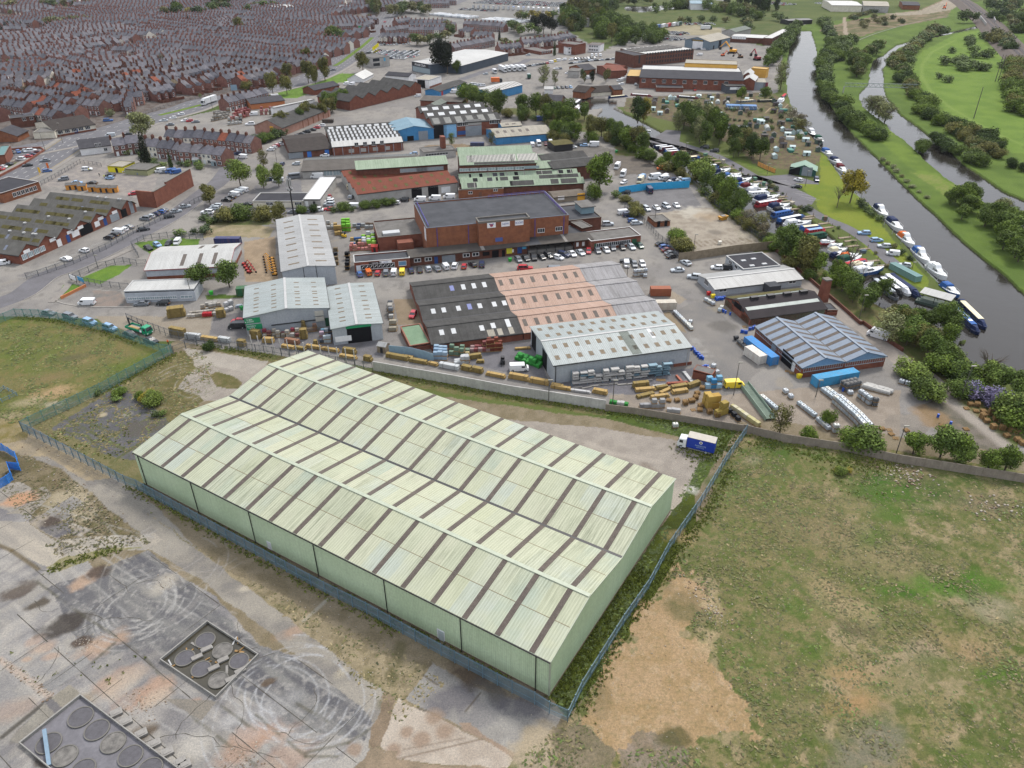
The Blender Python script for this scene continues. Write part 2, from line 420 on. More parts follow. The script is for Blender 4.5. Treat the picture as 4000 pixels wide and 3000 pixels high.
# foreground: demolished site on the left
base=mask('z -200,930 60,905 380,735 560,770 900,850 1500,930 1650,905 2350,1000 2350,1800 -200,1800',1)
put(base,'8c8069','9d907b',nB)
ang=math.atan2((G('r 2212,1640')-G('r 320,50')).y,(G('r 2212,1640')-G('r 320,50')).x)
ca,sa=math.cos(ang),math.sin(ang)
OX,OY=G('r 1000,520')[0],G('r 1000,520')[1]
U=(X-OX)*ca+(Y-OY)*sa;V=-(X-OX)*sa+(Y-OY)*ca
site=mask('z -200,1060 40,1060 130,1120 215,1250 320,1190 395,1250 470,1290 560,1395 640,1420 770,1510 830,1500 800,1600 770,1800 -300,1800',.4,.2)
put(site,'a8a5a4','b7b2ac',nB)
slab=_hash(np.floor(U/8.5+40),np.floor(V/7.0+40),3);slab2=_hash(np.floor(U/17+40),np.floor(V/14+40),8)
C[site]*=(.70+.30*slab[site]+.22*slab2[site])[:,None]
streak=fbm(U*.22,V*1.6,2.0,31);streak2=fbm(U*1.5,V*.25,2.2,37)
speck(site,'c3beb8',streak,.56,.74,.6);speck(site,'737078',streak2,.52,.75,.45);speck(site,'74727a',nA,.52,.68,.6)
dk=mask('z 320,1190 395,1250 560,1395 640,1425 820,1520 790,1600 640,1570 440,1440 330,1400 200,1420 100,1270',.8,.3)
put(dk,'69696f','8e8d8c',streak,.4,.7,a=.85);speck(dk,'b7b3b0',nC,.58,.8,.7);speck(dk,'a09c9a',streak2,.55,.75,.5)
track=mask('z -60,940 60,940 180,985 330,1090 430,1185 560,1290 700,1395 850,1490 815,1575 770,1520 640,1420 520,1320 430,1250 300,1175 225,1090 130,1010 0,968 -60,980',.5,.2)
put(track,'a29c94','938e8a',nB);speck(track,'b9b2a7',nA,.5,.7,.7)
put(mask('z -60,938 80,938 190,985 250,1030 190,1040 100,985 -60,985',.6),'b9a88c','a79a86',nB)
soil=mask('z 130,1012 225,1090 330,1172 250,1188 120,1200 60,1130 60,1060 -10,1040 -10,975 60,985',1,.4)
put(soil,'8d8169','7a7055',nB);speck(soil,'c2b59c',nA,.54,.7,.8);speck(soil,'64653c',nC,.6,.8,.7)
pale=mask('q -60,1180 240,1200 480,1350 800,1310 1240,1300 1330,1280 1400,1340 1260,1440 1000,1430 700,1530 560,1590 400,1580 90,1440 -60,1340',.5,.2)
put(pale,'c6bdb0','b2aba2',streak);speck(pale,'a09a95',nA,.55,.75,.6)
for pol,c1,c2 in(('q -60,880 175,840 365,955 85,1110 -60,1040','b3aca3','a09a93'),('q 390,1100 640,965 745,1030 600,1110 640,1180 560,1200','aaa6a1','96928f'),('q 215,1180 390,1110 560,1180 800,1245 680,1320 600,1285 490,1345','8d8886','b9ad9c'),('q 60,1120 260,1130 440,960 380,880 330,900 400,940 180,1070','aca59b','a39b90')):
 put(mask(pol,.3,.15),c1,c2,nB)
put(mask('q 340,1240 590,1190 640,1270 480,1330',.5,.2),'6e6c73','8a8684',nB);blob('q 460,1180',2.6,'5b5049',.9)
blob('q 170,1000',4.2,'d0a17f',.9,3,.3)
put(mask('q 580,1480 1000,1400 1250,1420 1000,1440 640,1560 480,1630 400,1590',.8),'8f8d62','a39b7b',nB,veg=.5)
for p,r,a in(('r 760,20',3.4,.9),('r 880,600',4.5,.85),('r 1300,1000',5,.85),('r 1080,850',4,.5),('r 2130,1400',5.5,.7),('r 950,950',3,.6),('r 350,630',2.6,.6),('r 450,690',1.6,.6),('r 230,720',1.2,.7),('s 130,1320',4,.6),('s 300,490',3,.6),('r 1680,1100',1.6,.6),('s 250,1590',5,.5),('r 300,560',2,.5),('r 150,1150',4,.35)):
 blob(p,r,random.choice(('c9a388','d0b096','c59c80')),a*.8,r*.6,random.random(),soft=.6)
for p,r,c in(('r 560,410',4.2,'4c4540'),('q 880,1620',3.2,'564c47'),('r 330,250',2.2,'5c5246'),('r 160,130',3.5,'6a5f57'),('r 1240,1350',3,'6b5c4c'),('s 95,920',1.6,'6f5f50'),('r 560,1420',5,'595049'),('r 700,570',2,'57483f'),('r 250,1340',3,'5f564c'),('r 620,1540',4,'5a524b')):
 blob(p,r,c,.85,r*.6,.5,soft=.4)
for p,r,c in(('r 1450,60',4,'d8cfbf'),('r 2120,100',2.2,'ddd2c0'),('r 1100,900',4.5,'cdbfae'),('r 1650,1500',5,'d5cfc6'),('r 1300,1220',4,'bdb7b2'),('s 760,820',2.4,'cfc5b0'),('r 700,1080',2.5,'b9a990'),('r 1350,1060',3,'cfc0ae'),('r 2030,1230',3,'c9c7c6'),('s 100,1150',6,'c4c2c2')):
 blob(p,r,c,.6,r*.6,.7,soft=.7)
def arcs(c,r0,r1,n,col,a):
 c=G(c)
 for q in range(n):
  r=random.uniform(r0,r1);a0=random.uniform(0,6.28);sp=random.uniform(1.0,3.2)
  cx,cy=c[0]+random.uniform(-1,1)*r0,c[1]+random.uniform(-1,1)*r0*.7
  for off in(0,1.6):
   pts=[(cx+(r+off)*math.cos(a0+sp*t/14),cy+(r+off)*math.sin(a0+sp*t/14))for t in range(15)]
   S5(pts,.26,col,a*random.uniform(.5,1.1),.40,.8)
arcs('s 300,1080',4,11,12,'cfd0d4',.6);arcs('r 1220,250',3,8,10,'cac8c6',.5);arcs('q 1500,1450',6,14,6,'b9b5b0',.4)
for q in range(16):
 p=G(random.choice(('s 150,1100','r 2150,1350','r 1200,400','r 1500,1450','q 900,1400')));d=random.uniform(-.5,.9);L=random.uniform(8,22);ox,oy=random.uniform(-9,9),random.uniform(-7,7)
 S5([(p[0]+ox-L*ca,p[1]+oy-L*sa),(p[0]+ox+L*math.cos(ang+d)*.6,p[1]+oy+L*math.sin(ang+d)*.6)],.4,'c2c0be',.45,.45,.6)
for q in('r 320,50 700,330 1000,520 1250,700 1700,1250 2212,1640','r 1000,570 620,900 370,1000','r 2212,1340 1880,1100 1430,1060','s 0,1200 430,1560 700,1560','s 430,1530 800,1440 1010,1310','s 350,1100 620,1260'):
 S5(q,.5,'63604f',.55,.4)
S5('r 0,720 430,1040',1.0,'c8b7aa',.9,.3);S5('r 430,1060 20,1390',.8,'4f4b45',.8);S5('q -20,1390 100,1440 330,1600',.8,'77694f',.8)
put(mask('r 350,950 720,680 780,740 430,1010',.2),'a7a5a4','9b9999',nB);put(mask('r 370,1100 450,1060 540,1140 460,1200',.1),'7d7a7c','858284',nB)
put(mask('r 80,1420 380,1100 470,1190 180,1450',.2),'a9a49b','9b968e',nB);put(mask('r 440,1060 600,930 700,1020 540,1140',.2),'aba498','9d978c',nB)
put(mask('r 1430,1060 1870,1080 1740,1250 1500,1110',.2),'9a938a','918b84',nB)
verge=mask('z 300,1095 480,1225 620,1290 800,1400 920,1440 960,1480 860,1565 830,1500 700,1395 560,1290 430,1185',.6,.3)
put(verge,'b3a488','a0937a',nB);speck(verge,'84795f',nC,.5,.7,.7);speck(verge,'6f6d42',nA,.62,.75,.6);speck(verge,'c9bda5',nA,.2,.34,-.0)
S5('s 390,410 620,200',.7,'b8b2a6',.8,.3);S5('s 1250,600 1180,850 1110,1100',2,'6f6a4c',.7,.35)
put(mask('s 1450,850 1530,750 1900,960 2212,1060 2650,1200 2400,1659 2000,1420 1290,1060',.3,.2),'b4b0ab','a5a19d',nB)
blob('s 1700,1070',5.5,'7d7a7f',.9,4);blob('s 1950,1180',4.5,'88868a',.6,2.5,.8);blob('s 1800,850',6,'5f5248',.85,2.2,-.5);blob('s 2080,1010',5,'66625f',.8,2,-.5)
blob('t 100,1130',5,'77747a',.8,2.6,-.4);S5('s 1450,860 1570,940',.3,'665c50',.8);S5('s 1940,1010 1810,1170',.3,'665c50',.7)
put(mask('s 1220,1055 1520,1200 1780,1340 1940,1410 2250,1560 2300,1720 1900,1640 1230,1590 1190,1530 1090,1490 1160,1220',.4,.3),'cfc3b6','bfb2a5',nB)
put(mask('s 1750,1270 1850,1270 2000,1400 2300,1560 2250,1600 1990,1420 1800,1340',.4,.2),'b39e8c','a89484',nB)
for p in('s 1300,1350','s 1550,1220','s 1640,1340','s 1430,1420','s 850,1500','s 1200,1510'):blob(p,random.uniform(1,2),'a8917f',.8)
S5('s 1230,1580 1950,1410',.3,'96877a',.8);S5('s 1270,1500 1810,1400',.25,'96877a',.6)
put(mask('s 1090,1000 1200,1050 1160,1230 1090,1480 1000,1500 1000,1330 1060,1200',.4,.3),'9d8b78','8b7b69',nB)
put(mask('s 850,1659 1000,1500 1230,1530 1200,1600 2250,1660 2250,1760 800,1760',.6,.3),'ad9a85','998a77',nB)
# warehouse plot
put(mask('z 60,915 215,842 262,800 300,812 330,870 360,905 390,930 300,985 335,1085 180,985',.8),'7d7a55','8e8462',nB,veg=.5)
pad=mask('z 110,925 215,860 255,830 330,880 390,925 300,975 310,1000 250,990 180,955',.8,.3)
put(pad,'6b6a6f','77757a',nB)
for q in('q 500,250 620,330 860,450 1080,570','q 620,330 870,200','q 500,400 750,450 860,560 800,620','q 700,310 1000,440 1280,300','q 870,500 1000,440','q 960,680 1200,520'):
 S5(q,.9,'6a6d45',.8,.35)
blob('q 1250,375',4.6,'6c6763',.9,3.4,.2,soft=.15);blob('q 885,265',1.2,'cbbd9f',.8);blob('q 1090,265',1.6,'b5b0a4',.7)
put(mask('z 215,842 262,800 420,752 470,790 500,830 430,870 390,930 360,905 330,870 300,812',.8),'716b46','867c58',nB,veg=.6)
drive=mask('z 395,752 470,765 580,790 700,820 820,850 950,880 1080,905 1300,925 1480,955 1560,985 1490,1060 1440,1120 1350,1040 760,850 640,760 560,820 500,870 440,865 420,850 385,840 400,815 425,795',.7,.2)
put(drive,'b5aca3','a89f97',nB);speck(drive,'c3b9ae',nA,.52,.7,.7)
put(mask('z 400,752 585,778 545,808 420,782',.2),'bfb7ad','b4aca3',nB)
arcs('z 1000,890',4,13,6,'8b8178',.5);arcs('z 430,830',5,9,7,'b7b0aa',.6);S5('x 600,720 300,670 150,600',1.6,'c4bab0',.6,.3);S5('x 620,820 500,740',2,'7f6f62',.4)
put(mask('l 330,1290 400,1250 560,1290 680,1370 640,1430 540,1440 400,1410',.4),'6f6b44','857a58',nB,veg=.5)
put(mask('z 430,750 560,760 700,785 822,800 960,828 1104,850 1308,880 1310,899 1104,869 960,849 822,821 700,803 560,778',.5),'6f7344','857b58',nB,veg=.7)
put(mask('z 1310,880 1600,920 1545,1000 1500,1070 1460,1110 1490,1040 1510,1000 1560,985 1480,948 1310,905',.6),'5f7034','4f6030',nB,veg=.7)
put(mask('z 1455,1100 1500,1060 1505,1130 1440,1240 1330,1420 1225,1550 1185,1500',.3),'5a6428','4c5526',nB,veg=.6)
for p,r in(('u 520,0',8),('u 640,330',8),('u 700,560',8),('u 760,800',8),('u 800,1050',8),('u 850,1300',8),('u 950,1550',8),('v 900,480',8),('v 960,620',9),('v 1000,800',9),('u 1200,1300',10),('u 1300,1000',9),('u 1600,1250',9)):blob(p,r,'b7a37e',.6,r*.6,random.uniform(-.9,.2),soft=.9)
blob('x 800,890',1.8,'dcd8d2',.95)
# grass field upper left
fld=mask('z -100,690 60,690 250,705 370,757 215,842 60,912 -100,950',.5)
put(fld,'747a44','827c52',nA,veg=.45);speck(fld,'8f8058',nB,.5,.68,.75);speck(fld,'5f7a2a',nL,.5,.62,.35)
for p,r,c in(('k 560,1450',6,'93805f'),('k 600,1600',7,'bf9f7c'),('k 870,1280',3.4,'a8946f'),('k 1330,1200',7,'8c8058'),('q 500,70',7,'c0a480'),('q 250,160',5,'b8a98c'),('q 100,280',5,'b3a488'),('q 480,170',4,'cfc6b6'),('k 800,1230',5,'6f6a52'),('k 1030,1190',4,'77704f')):
 blob(p,r,c,.75,r*.55,.3,soft=.8)
put(mask('z -100,930 0,905 60,912 60,950 0,960 -100,960',.8),'8d8152','a8987a',nB,veg=.3)
# bare field on the right
rf=mask('z 1235,1545 1330,1420 1440,1240 1510,1120 1600,930 1750,945 2010,985 2350,1040 2350,1800 1000,1800 1110,1640',.4)
put(rf,'85805a','9f8f6c',nB,veg=.3);speck(rf,'b09c78',nA,.50,.66,.8);speck(rf,'646f3c',nC,.50,.64,.75);speck(rf,'5f7236',nL,.55,.66,.35);speck(rf,'b5a283',fbm(X,Y,3.5,91),.58,.66,.7);speck(rf,'566832',fbm(X,Y,2.6,92),.60,.68,.7)
lg=mask('z 1560,1000 1640,960 1760,1000 1800,1150 1790,1330 1760,1480 1730,1660 1560,1480 1540,1300 1600,1230 1480,1190',1.5,.5)
put(lg,'767a4a','857f58',nB,a=.75,veg=.4);speck(lg,'5d7338',nC,.5,.66,.6);speck(lg,'a08f6c',fbm(X,Y,1.6,93),.58,.68,.6)
sand=mask('t 620,1200 850,780 1000,500 1200,200 1330,20 1560,0 1640,120 1700,260 1560,330 1500,420 1660,560 1800,800 2060,1130 2212,1400 1650,1480 950,1500 620,1300',4.5,1.2)
put(sand,'c0a482','b49974',nB);speck(sand,'c9b294',nC,.62,.78,.6);speck(sand,'8f7d5e',nC,.22,.36,0);speck(sand,'84785a',nA,.62,.76,.6)
S5('t 1640,90 1740,260 1690,480 1660,640',3,'c6b08e',.7,.45)
put(mask('t 1000,1380 1400,1350 1560,1520 1500,1700 1000,1700 940,1500',2,.6),'9c9086','8d8173',nB,a=.8);put(mask('t 30,1560 300,1290 560,1250 900,1500 900,1720 100,1720',1.5,.6),'9d8f7a','8a7f68',nB)
blob('t 230,1380',3.2,'bfae92',.8);blob('t 180,1520',3.4,'c0b199',.8);blob('t 1480,300',5,'77724f',.7,3,-.8,veg=.5);blob('t 1400,1400',3,'5f5c38',.8,2)
for p,r,c,a in(('u 760,850',6,'b79a74',.9),('u 780,1100',6,'b8966f',.9),('u 640,250',7,'c0ab88',.8),('u 740,470',5,'716b52',.8),('u 1720,650',9,'ad9472',.7),('u 550,130',6,'b5a07c',.7),('u 1350,650',6,'ab9c85',.6),('u 1950,300',7,'b2a78f',.6),('u 900,1450',9,'908a7c',.7),('v 900,720',14,'9a886b',.6),('v 1050,600',10,'a0926f',.5),('v 560,370',3,'b5aa90',.7),('w 560,720',7,'a38d72',.8),('w 300,650',3,'8f7f63',.8),('w 950,890',9,'857867',.7),('v 1200,850',12,'a59574',.5),('v 200,750',4,'bda67e',.8),('u 1200,900',10,'a6977b',.5)):
 blob(p,r,c,a,r*.6,random.uniform(-.8,.8),soft=.8)
for p,r,c in(('u 1080,120',5,'4f7a28'),('u 1380,120',6,'56852a'),('u 1560,90',5,'4f7d28'),('u 1750,40',5,'4a6f28'),('u 1220,160',3,'49692a'),('u 1900,850',4,'557a2c'),('u 2120,850',5,'557a2e'),('u 1950,60',6,'5b8630'),('u 350,650',6,'56732f'),('u 250,270',6,'56742f'),('v 700,340',7,'4f6d2e'),('v 600,310',6,'50702e'),('v 500,330',4,'4f6e2c'),('v 900,330',6,'516f2f'),('v 1200,480',9,'557630'),('w 650,790',9,'44682a'),('w 400,770',8,'4c7030'),('w 800,860',8,'45672b'),('w 560,880',7,'4d7330'),('w 1100,700',8,'4d6c2f'),('w 150,600',6,'4f6b2d'),('w 900,700',6,'4e6a2e'),('v 460,440',4,'4c682c'),('v 380,480',4,'4f6a2e'),('u 1650,400',5,'5c6b36'),('u 1500,750',5,'5a6f34'),('u 2000,1450',6,'5f6f38'),('u 1700,1560',5,'5f7636'),('v 1150,750',7,'587632'),('v 1240,650',7,'52752c'),('v 1230,560',5,'55772e')):
 blob(p,r,c,.7,r*.55,random.uniform(-.7,.7),soft=.9,veg=.8)
rough_idx=np.unique(np.concatenate([soil,rf,fld]));Z[rough_idx]+=(fbm(X[rough_idx],Y[rough_idx],7,71)-.62)*.35*ss(Y[rough_idx]*0+1,0,1)
Z[rough_idx]+=(nC[rough_idx]-.5)*.10
# river beds
RIV1=GG('z 1722,66 1706,100 1698,150 1701,200 1714,240 1738,275 1755,295 1778,325 1808,370 1835,410 1877,440 1908,475 1948,520 1988,570 2030,615 2065,650 2100,690 2085,740 2060,735 2100,785 2150,812 2290,880 2290,690 2212,632 2180,600 2130,560 2080,520 2030,470 1985,430 1940,385 1890,335 1840,285 1800,235 1772,190 1762,150 1765,110 1752,66')
BASIN=GG('z 1310,225 1400,268 1475,310 1540,345 1590,375 1640,402 1690,430 1740,465 1790,505 1840,545 1890,580 1940,612 1985,640 2040,640 2090,690 2095,730 2060,740 1990,712 1930,680 1880,650 1840,620 1800,595 1760,565 1700,530 1640,490 1590,455 1535,415 1500,385 1450,345 1380,300 1290,250')
RIV2=GG('e 1720,270 1600,300 1470,330 1170,395 1000,435 840,480 770,530 700,590 590,640 550,760 540,900 440,1000 430,1050 480,1150 600,1250 740,1350 760,1400 900,1500 1040,1620 j 1150,350 1350,520 1600,690 1900,870 2212,1080 2500,1250 2500,950 2212,770 2000,680 1800,540 1560,380 1400,230 1250,150 e 1260,1520 1080,1370 880,1230 740,1060 700,960 690,740 800,580 850,520 1000,465 1170,420 1480,350 1720,300')
POND=GG('d 90,70 400,60 640,45 650,90 300,130 130,110');FISH=GG('d 330,-30 700,-30 700,40 420,30')
BAS2=GG('c 1780,1110 1900,1050 2100,1060 2240,1090 2230,1150 1950,1180 1850,1200')
for pl in(RIV1,BASIN,RIV2,POND,BAS2):
 i_=mask(pl,.5);Z[i_]=-1.6;C[i_]=cc('4a4436')
me=bpy.data.meshes.new('ground')
nr=len(ys);NF=(nr-1)*(NC-1)
me.vertices.add(NV);me.vertices.foreach_set('co',np.stack([X,Y,Z],1).astype(np.float32).ravel())
ii=(np.arange(nr-1)[:,None]*NC+np.arange(NC-1)[None,:]).ravel()
quads=np.stack([ii,ii+1,ii+NC+1,ii+NC],1).astype(np.int32)
me.loops.add(NF*4);me.loops.foreach_set('vertex_index',quads.ravel())
me.polygons.add(NF);me.polygons.foreach_set('loop_start',np.arange(0,NF*4,4,dtype=np.int32))
me.update(calc_edges=True)
at=me.color_attributes.new('cover','FLOAT_COLOR','POINT')
at.data.foreach_set('color',np.concatenate([C,VEG[:,None]],1).astype(np.float32).ravel())
mt,nt,b=mk('ground_cover')
an=_n(nt,'ShaderNodeAttribute',attribute_name='cover')
f1=N2(nt,C3(nt,2.2),1.0,6,.25,.75,.75);f2=N2(nt,C3(nt,4.0),1.0,4,.34,.66,.75)
col=mixc(nt,1.0,an.outputs['Color'],mixc(nt,f1,(1.16,1.14,1.10,1),(.80,.82,.84,1)),'MULTIPLY')
col=mixc(nt,1.0,col,mixc(nt,f2,(1.2,1.18,1.14,1),(.76,.78,.78,1)),'MULTIPLY')
f3=N2(nt,C3(nt,1.1),1.0,6,.5,.66,.75)
mu=_n(nt,'ShaderNodeMath',operation='MULTIPLY');nt.links.new(f3,mu.inputs[0]);nt.links.new(an.outputs['Alpha'],mu.inputs[1])
col=mixc(nt,mu.outputs[0],col,hh('5d6b38'))
f4=N2(nt,C3(nt,3.1),1.0,3,.69,.74,.5)
mu2=_n(nt,'ShaderNodeMath',operation='MULTIPLY');mu2.inputs[1].default_value=.55;nt.links.new(f4,mu2.inputs[0])
col=mixc(nt,mu2.outputs[0],col,hh('cfc6b8'))
nt.links.new(col,b.inputs['Base Color']);b.inputs['Roughness'].default_value=1;b.inputs['Specular IOR Level'].default_value=.1
bp=_n(nt,'ShaderNodeBump');bp.inputs['Strength'].default_value=.5;bp.inputs['Distance'].default_value=.12
nt.links.new(f1,bp.inputs['Height']);nt.links.new(bp.outputs[0],b.inputs['Normal'])
me.materials.append(mt)
S2(obj('ground',me))
SITE=GG('z -200,1060 40,1060 130,1120 215,1250 320,1190 395,1250 470,1290 560,1395 640,1420 770,1510 830,1500 800,1600 770,1800 -300,1800');ck=MB();kr=random.Random(3)
def seg(p,q,w):
 if not pip(np.array([p[0],q[0]]),np.array([p[1],q[1]]),SITE).all():return
 d=Vector((q[0]-p[0],q[1]-p[1]));n=Vector((-d.y,d.x)).normalized()*w/2;ck.face([(p[0]-n.x,p[1]-n.y,.012),(q[0]-n.x,q[1]-n.y,.012),(q[0]+n.x,q[1]+n.y,.012),(p[0]+n.x,p[1]+n.y,.012)])
uv=lambda u,v:(OX+u*ca-v*sa,OY+u*sa+v*ca)
for k in range(-12,13):
 for t_ in range(-50,50):
  if vnoise(np.array([t_/4.]),np.array([k*3.3]),5)[0]>.42:seg(uv(t_*2,k*7),uv(t_*2+2,k*7),kr.uniform(.05,.16))
  if vnoise(np.array([k*2.7]),np.array([t_/4.]),6)[0]>.5:seg(uv(k*8.5,t_*2),uv(k*8.5,t_*2+2),kr.uniform(.04,.12))
for _ in range(70):
 p=[kr.uniform(-90,0),kr.uniform(55,150)];a_=kr.uniform(0,6.28)
 for _ in range(kr.randint(4,16)):
  q=[p[0]+math.cos(a_)*.9,p[1]+math.sin(a_)*.9];seg(p,q,kr.uniform(.04,.12));p=q;a_+=kr.uniform(-.6,.6)
S2(ck.build('slab_cracks',P1('crack_dirt',hh('67635b'),1,.1)),'stuff')
bx=MB()
for a,c in(((-6000,-3000),(6000,40)),((-6000,1890),(6000,6500))):bx.face([(a[0],a[1],-.4),(c[0],a[1],-.4),(c[0],c[1],-.4),(a[0],c[1],-.4)])
for sg in(-1,1):
 q=[(sg*(float(hw[k])-1),float(ys[k]))for k in(0,len(ys)//3,len(ys)//2,3*len(ys)//4,len(ys)-1)]
 for(xa,ya),(xb,yb)in zip(q[:-1],q[1:]):bx.face([(xa,ya,-.4),(sg*6000,ya,-.4),(sg*6000,yb,-.4),(xb,yb,-.4)][::sg])
S2(bx.build('outer_ground',M('outer_ground',hh('6a7544'),hh('8a857c'),.01,.2)))
# water
mt,nt,b=mk('water');b.inputs['Base Color'].default_value=(.022,.02,.017,1);b.inputs['Roughness'].default_value=.08;b.inputs['IOR'].default_value=1.33
b.inputs['Specular IOR Level'].default_value=.5
w1=N2(nt,C3(nt,(.9,.9,.9)),1,4,0,1);w2=N2(nt,C3(nt,.12),1,3,.35,.65)
mu=_n(nt,'ShaderNodeMath',operation='MULTIPLY');nt.links.new(w1,mu.inputs[0]);nt.links.new(w2,mu.inputs[1])
bp=_n(nt,'ShaderNodeBump');bp.inputs['Strength'].default_value=.35;bp.inputs['Distance'].default_value=.15
nt.links.new(mu.outputs[0],bp.inputs['Height']);nt.links.new(bp.outputs[0],b.inputs['Normal'])
WATER=mt
def S6(name,poly,mat,z,kind='structure'):
 mb=MB();mb.face([(p[0],p[1],z)for p in poly])
 mm=mb.mesh(name,mat);o=obj(name,mm)
 import bmesh
 bmm=bmesh.new();bmm.from_mesh(mm);bmesh.ops.triangulate(bmm,faces=bmm.faces[:],ngon_method='EAR_CLIP');bmesh.ops.recalc_face_normals(bmm,faces=bmm.faces[:])
 for f in bmm.faces:
  if f.normal.z<0:f.normal_flip()
 bmm.to_mesh(mm);bmm.free()
 return S2(o,kind)
def grow(poly,d):
 cx=sum(p[0]for p in poly)/len(poly);n=len(poly);out=[]
 ar=sum(poly[i][0]*poly[(i+1)%n][1]-poly[(i+1)%n][0]*poly[i][1]for i in range(n))
 sg=1 if ar>0 else-1
 for i in range(n):
  a,c=poly[i-1],poly[(i+1)%n];t=Vector((c[0]-a[0],c[1]-a[1])).normalized()
  out.append((poly[i][0]+sg*t.y*d,poly[i][1]-sg*t.x*d))
 return out
for nme,pl in(('river',RIV1),('canal_basin',BASIN),('flood_channel',RIV2),('pond',POND),('boatyard_basin',BAS2)):
 zz={'river':-.70,'canal_basin':-.704,'flood_channel':-.72}.get(nme,-.7)
 S6(nme+'_water',grow(pl,2.5),WATER,zz)
 # roads
K42=M('tarmac',hh('87868a'),hh('7b7a7e'),.15,2.0,.95,.2);K43=M('tarmac_worn',hh('87858a'),hh('7b797c'),.2,2.0,.95,.2)
K44=M('paving',hh('aba59d'),hh('9c968f'),.3,2.5);K32=P1('road_paint',hh('e2e2de'),.8);YELLOW=P1('yellow_paint',hh('cdb15a'),.8)
CONC_L=M('lane_concrete',hh('b0a69b'),hh('a0978d'),.3,2);KERB=M('kerb',hh('b9b4ac'),hh('a6a19a'),.6,3);LAWN=M('lawn',hh('7d963f'),hh('6a8537'),.3,2.5,1,.1)
def S3(pts,k=5):
 out=[]
 for i in range(len(pts)-1):
  p0=pts[max(0,i-1)];p1=pts[i];p2=pts[i+1];p3=pts[min(len(pts)-1,i+2)]
  for s in range(k):
   t=s/k
   out.append(tuple(.5*((2*p1[c])+(-p0[c]+p2[c])*t+(2*p0[c]-5*p1[c]+4*p2[c]-p3[c])*t*t+(-p0[c]+3*p1[c]-3*p2[c]+p3[c])*t**3)for c in(0,1)))
 out.append((pts[-1][0],pts[-1][1]));return out
def offs(pts,d):
 out=[]
 for i,p in enumerate(pts):
  a,c=pts[max(0,i-1)],pts[min(len(pts)-1,i+1)];t=Vector((c[0]-a[0],c[1]-a[1]));t.normalize()
  out.append((p[0]-t.y*d,p[1]+t.x*d))
 return out
def R3(name,line,d0,d1,mat,z,kind='structure'):
 a,c=offs(line,d0),offs(line,d1);mb=MB()
 for i in range(len(a)-1):mb.face([(c[i][0],c[i][1],z),(c[i+1][0],c[i+1][1],z),(a[i+1][0],a[i+1][1],z),(a[i][0],a[i][1],z)])
 o=mb.build(name,mat);return S2(o,kind)
def raised(name,line,d0,d1,mat,h=.13):
 a,c=offs(line,d0),offs(line,d1);mb=MB()
 rings=[[(a[i][0],a[i][1],0),(a[i][0],a[i][1],h),(c[i][0],c[i][1],h),(c[i][0],c[i][1],0)]for i in range(len(a))]
 mb.loft(rings);return S2(mb.build(name,mat))
def dashes(name,line,d,L=4,gap=5,w=.22,mat=None,z=.05):
 mb=MB();acc=0;pos=0;ln=offs(line,d)
 for p,q in zip(ln[:-1],ln[1:]):
  v=Vector((q[0]-p[0],q[1]-p[1]));l=v.length
  if l<1e-6:continue
  t=v/l;s=0
  while s<l:
   ph=pos%(L+gap)
   step=min(l-s,(L-ph)if ph<L else(L+gap-ph))+1e-6
   if ph<L:
    n=Vector((-t.y,t.x))*w/2;A=Vector((p[0],p[1]))+t*s;B=A+t*step
    mb.face([(A.x-n.x,A.y-n.y,z),(B.x-n.x,B.y-n.y,z),(B.x+n.x,B.y+n.y,z),(A.x+n.x,A.y+n.y,z)])
   s+=step;pos+=step
 if mb.f:S2(mb.build(name,mat or K32))
K54=S3([tuple(p[:2])for p in GG('b 2110,-30 2045,60 1990,150 1880,320 1700,490 1480,660 1250,790 1000,885 700,960 300,1050 0,1100 a 2000,1180 1700,1260 1400,1350 1050,1455 700,1540 350,1610 0,1690 -400,1790')],6)
R3('dual_carriageway',K54,-12,12,K42,.02)
K55=S3([tuple(p[:2])for p in GG('b 1810,405 1700,500 1480,665 1400,712')]);R3('median_grass',K55,-1.8,1.8,LAWN,.035)
K55=S3([tuple(p[:2])for p in GG('a 2180,1130 1950,1190 1720,1245')]);R3('median_grass',K55,-1.8,1.8,LAWN,.035)
for d in(-7.6,-3.9,3.9,7.6):dashes('lane_marking',K54,d,3,6,.3)
raised('pavement',K54,12,15,K44)
JR=S3([tuple(p[:2])for p in GG('f 860,110 640,260 400,410 150,540 -150,660')]);R3('main_road',JR,-9,9,K42,.028)
for d in(-4.5,0,4.5):dashes('lane_marking',JR,d,3,4,.28)
raised('pavement',JR,-12,-9,K44);raised('pavement',JR,9,11.5,K44)
for d in(-8.6,8.6):dashes('kerb_line',JR,d,50,.01,.25,YELLOW)
ST=S3([tuple(p[:2])for p in GG('b 420,1560 f 2400,540 2212,690 2050,815 1850,960 1500,1150 1150,1330 800,1490 500,1600 k 250,540 0,640 -300,740')]);R3('estate_street',ST,-4.3,4.3,K43,.022)
raised('pavement',S3([tuple(p[:2])for p in GG('k 560,640 600,600 640,560 700,500 760,430 900,330 1100,210 1430,60')]),-1.1,1.1,K44)
raised('kerb',S3([tuple(p[:2])for p in GG('k 600,625 700,655 860,680 1100,690 1440,690')]),-.25,.25,KERB)
raised('kerb',ST[12:-8],4.3,4.6,KERB)
TR=S3([tuple(p[:2])for p in GG('d 60,1420 400,1500 700,1590 i 300,110 560,130 760,185 1100,300 1400,460 1600,580 1900,750 2212,950 j 300,1080 560,1250 720,1390 850,1510')]);R3('canal_track',TR,-2.6,2.6,K43,.022)
S6('turning_area',GG('i 440,100 560,20 720,30 700,160 780,190 560,160'),K43,.024)
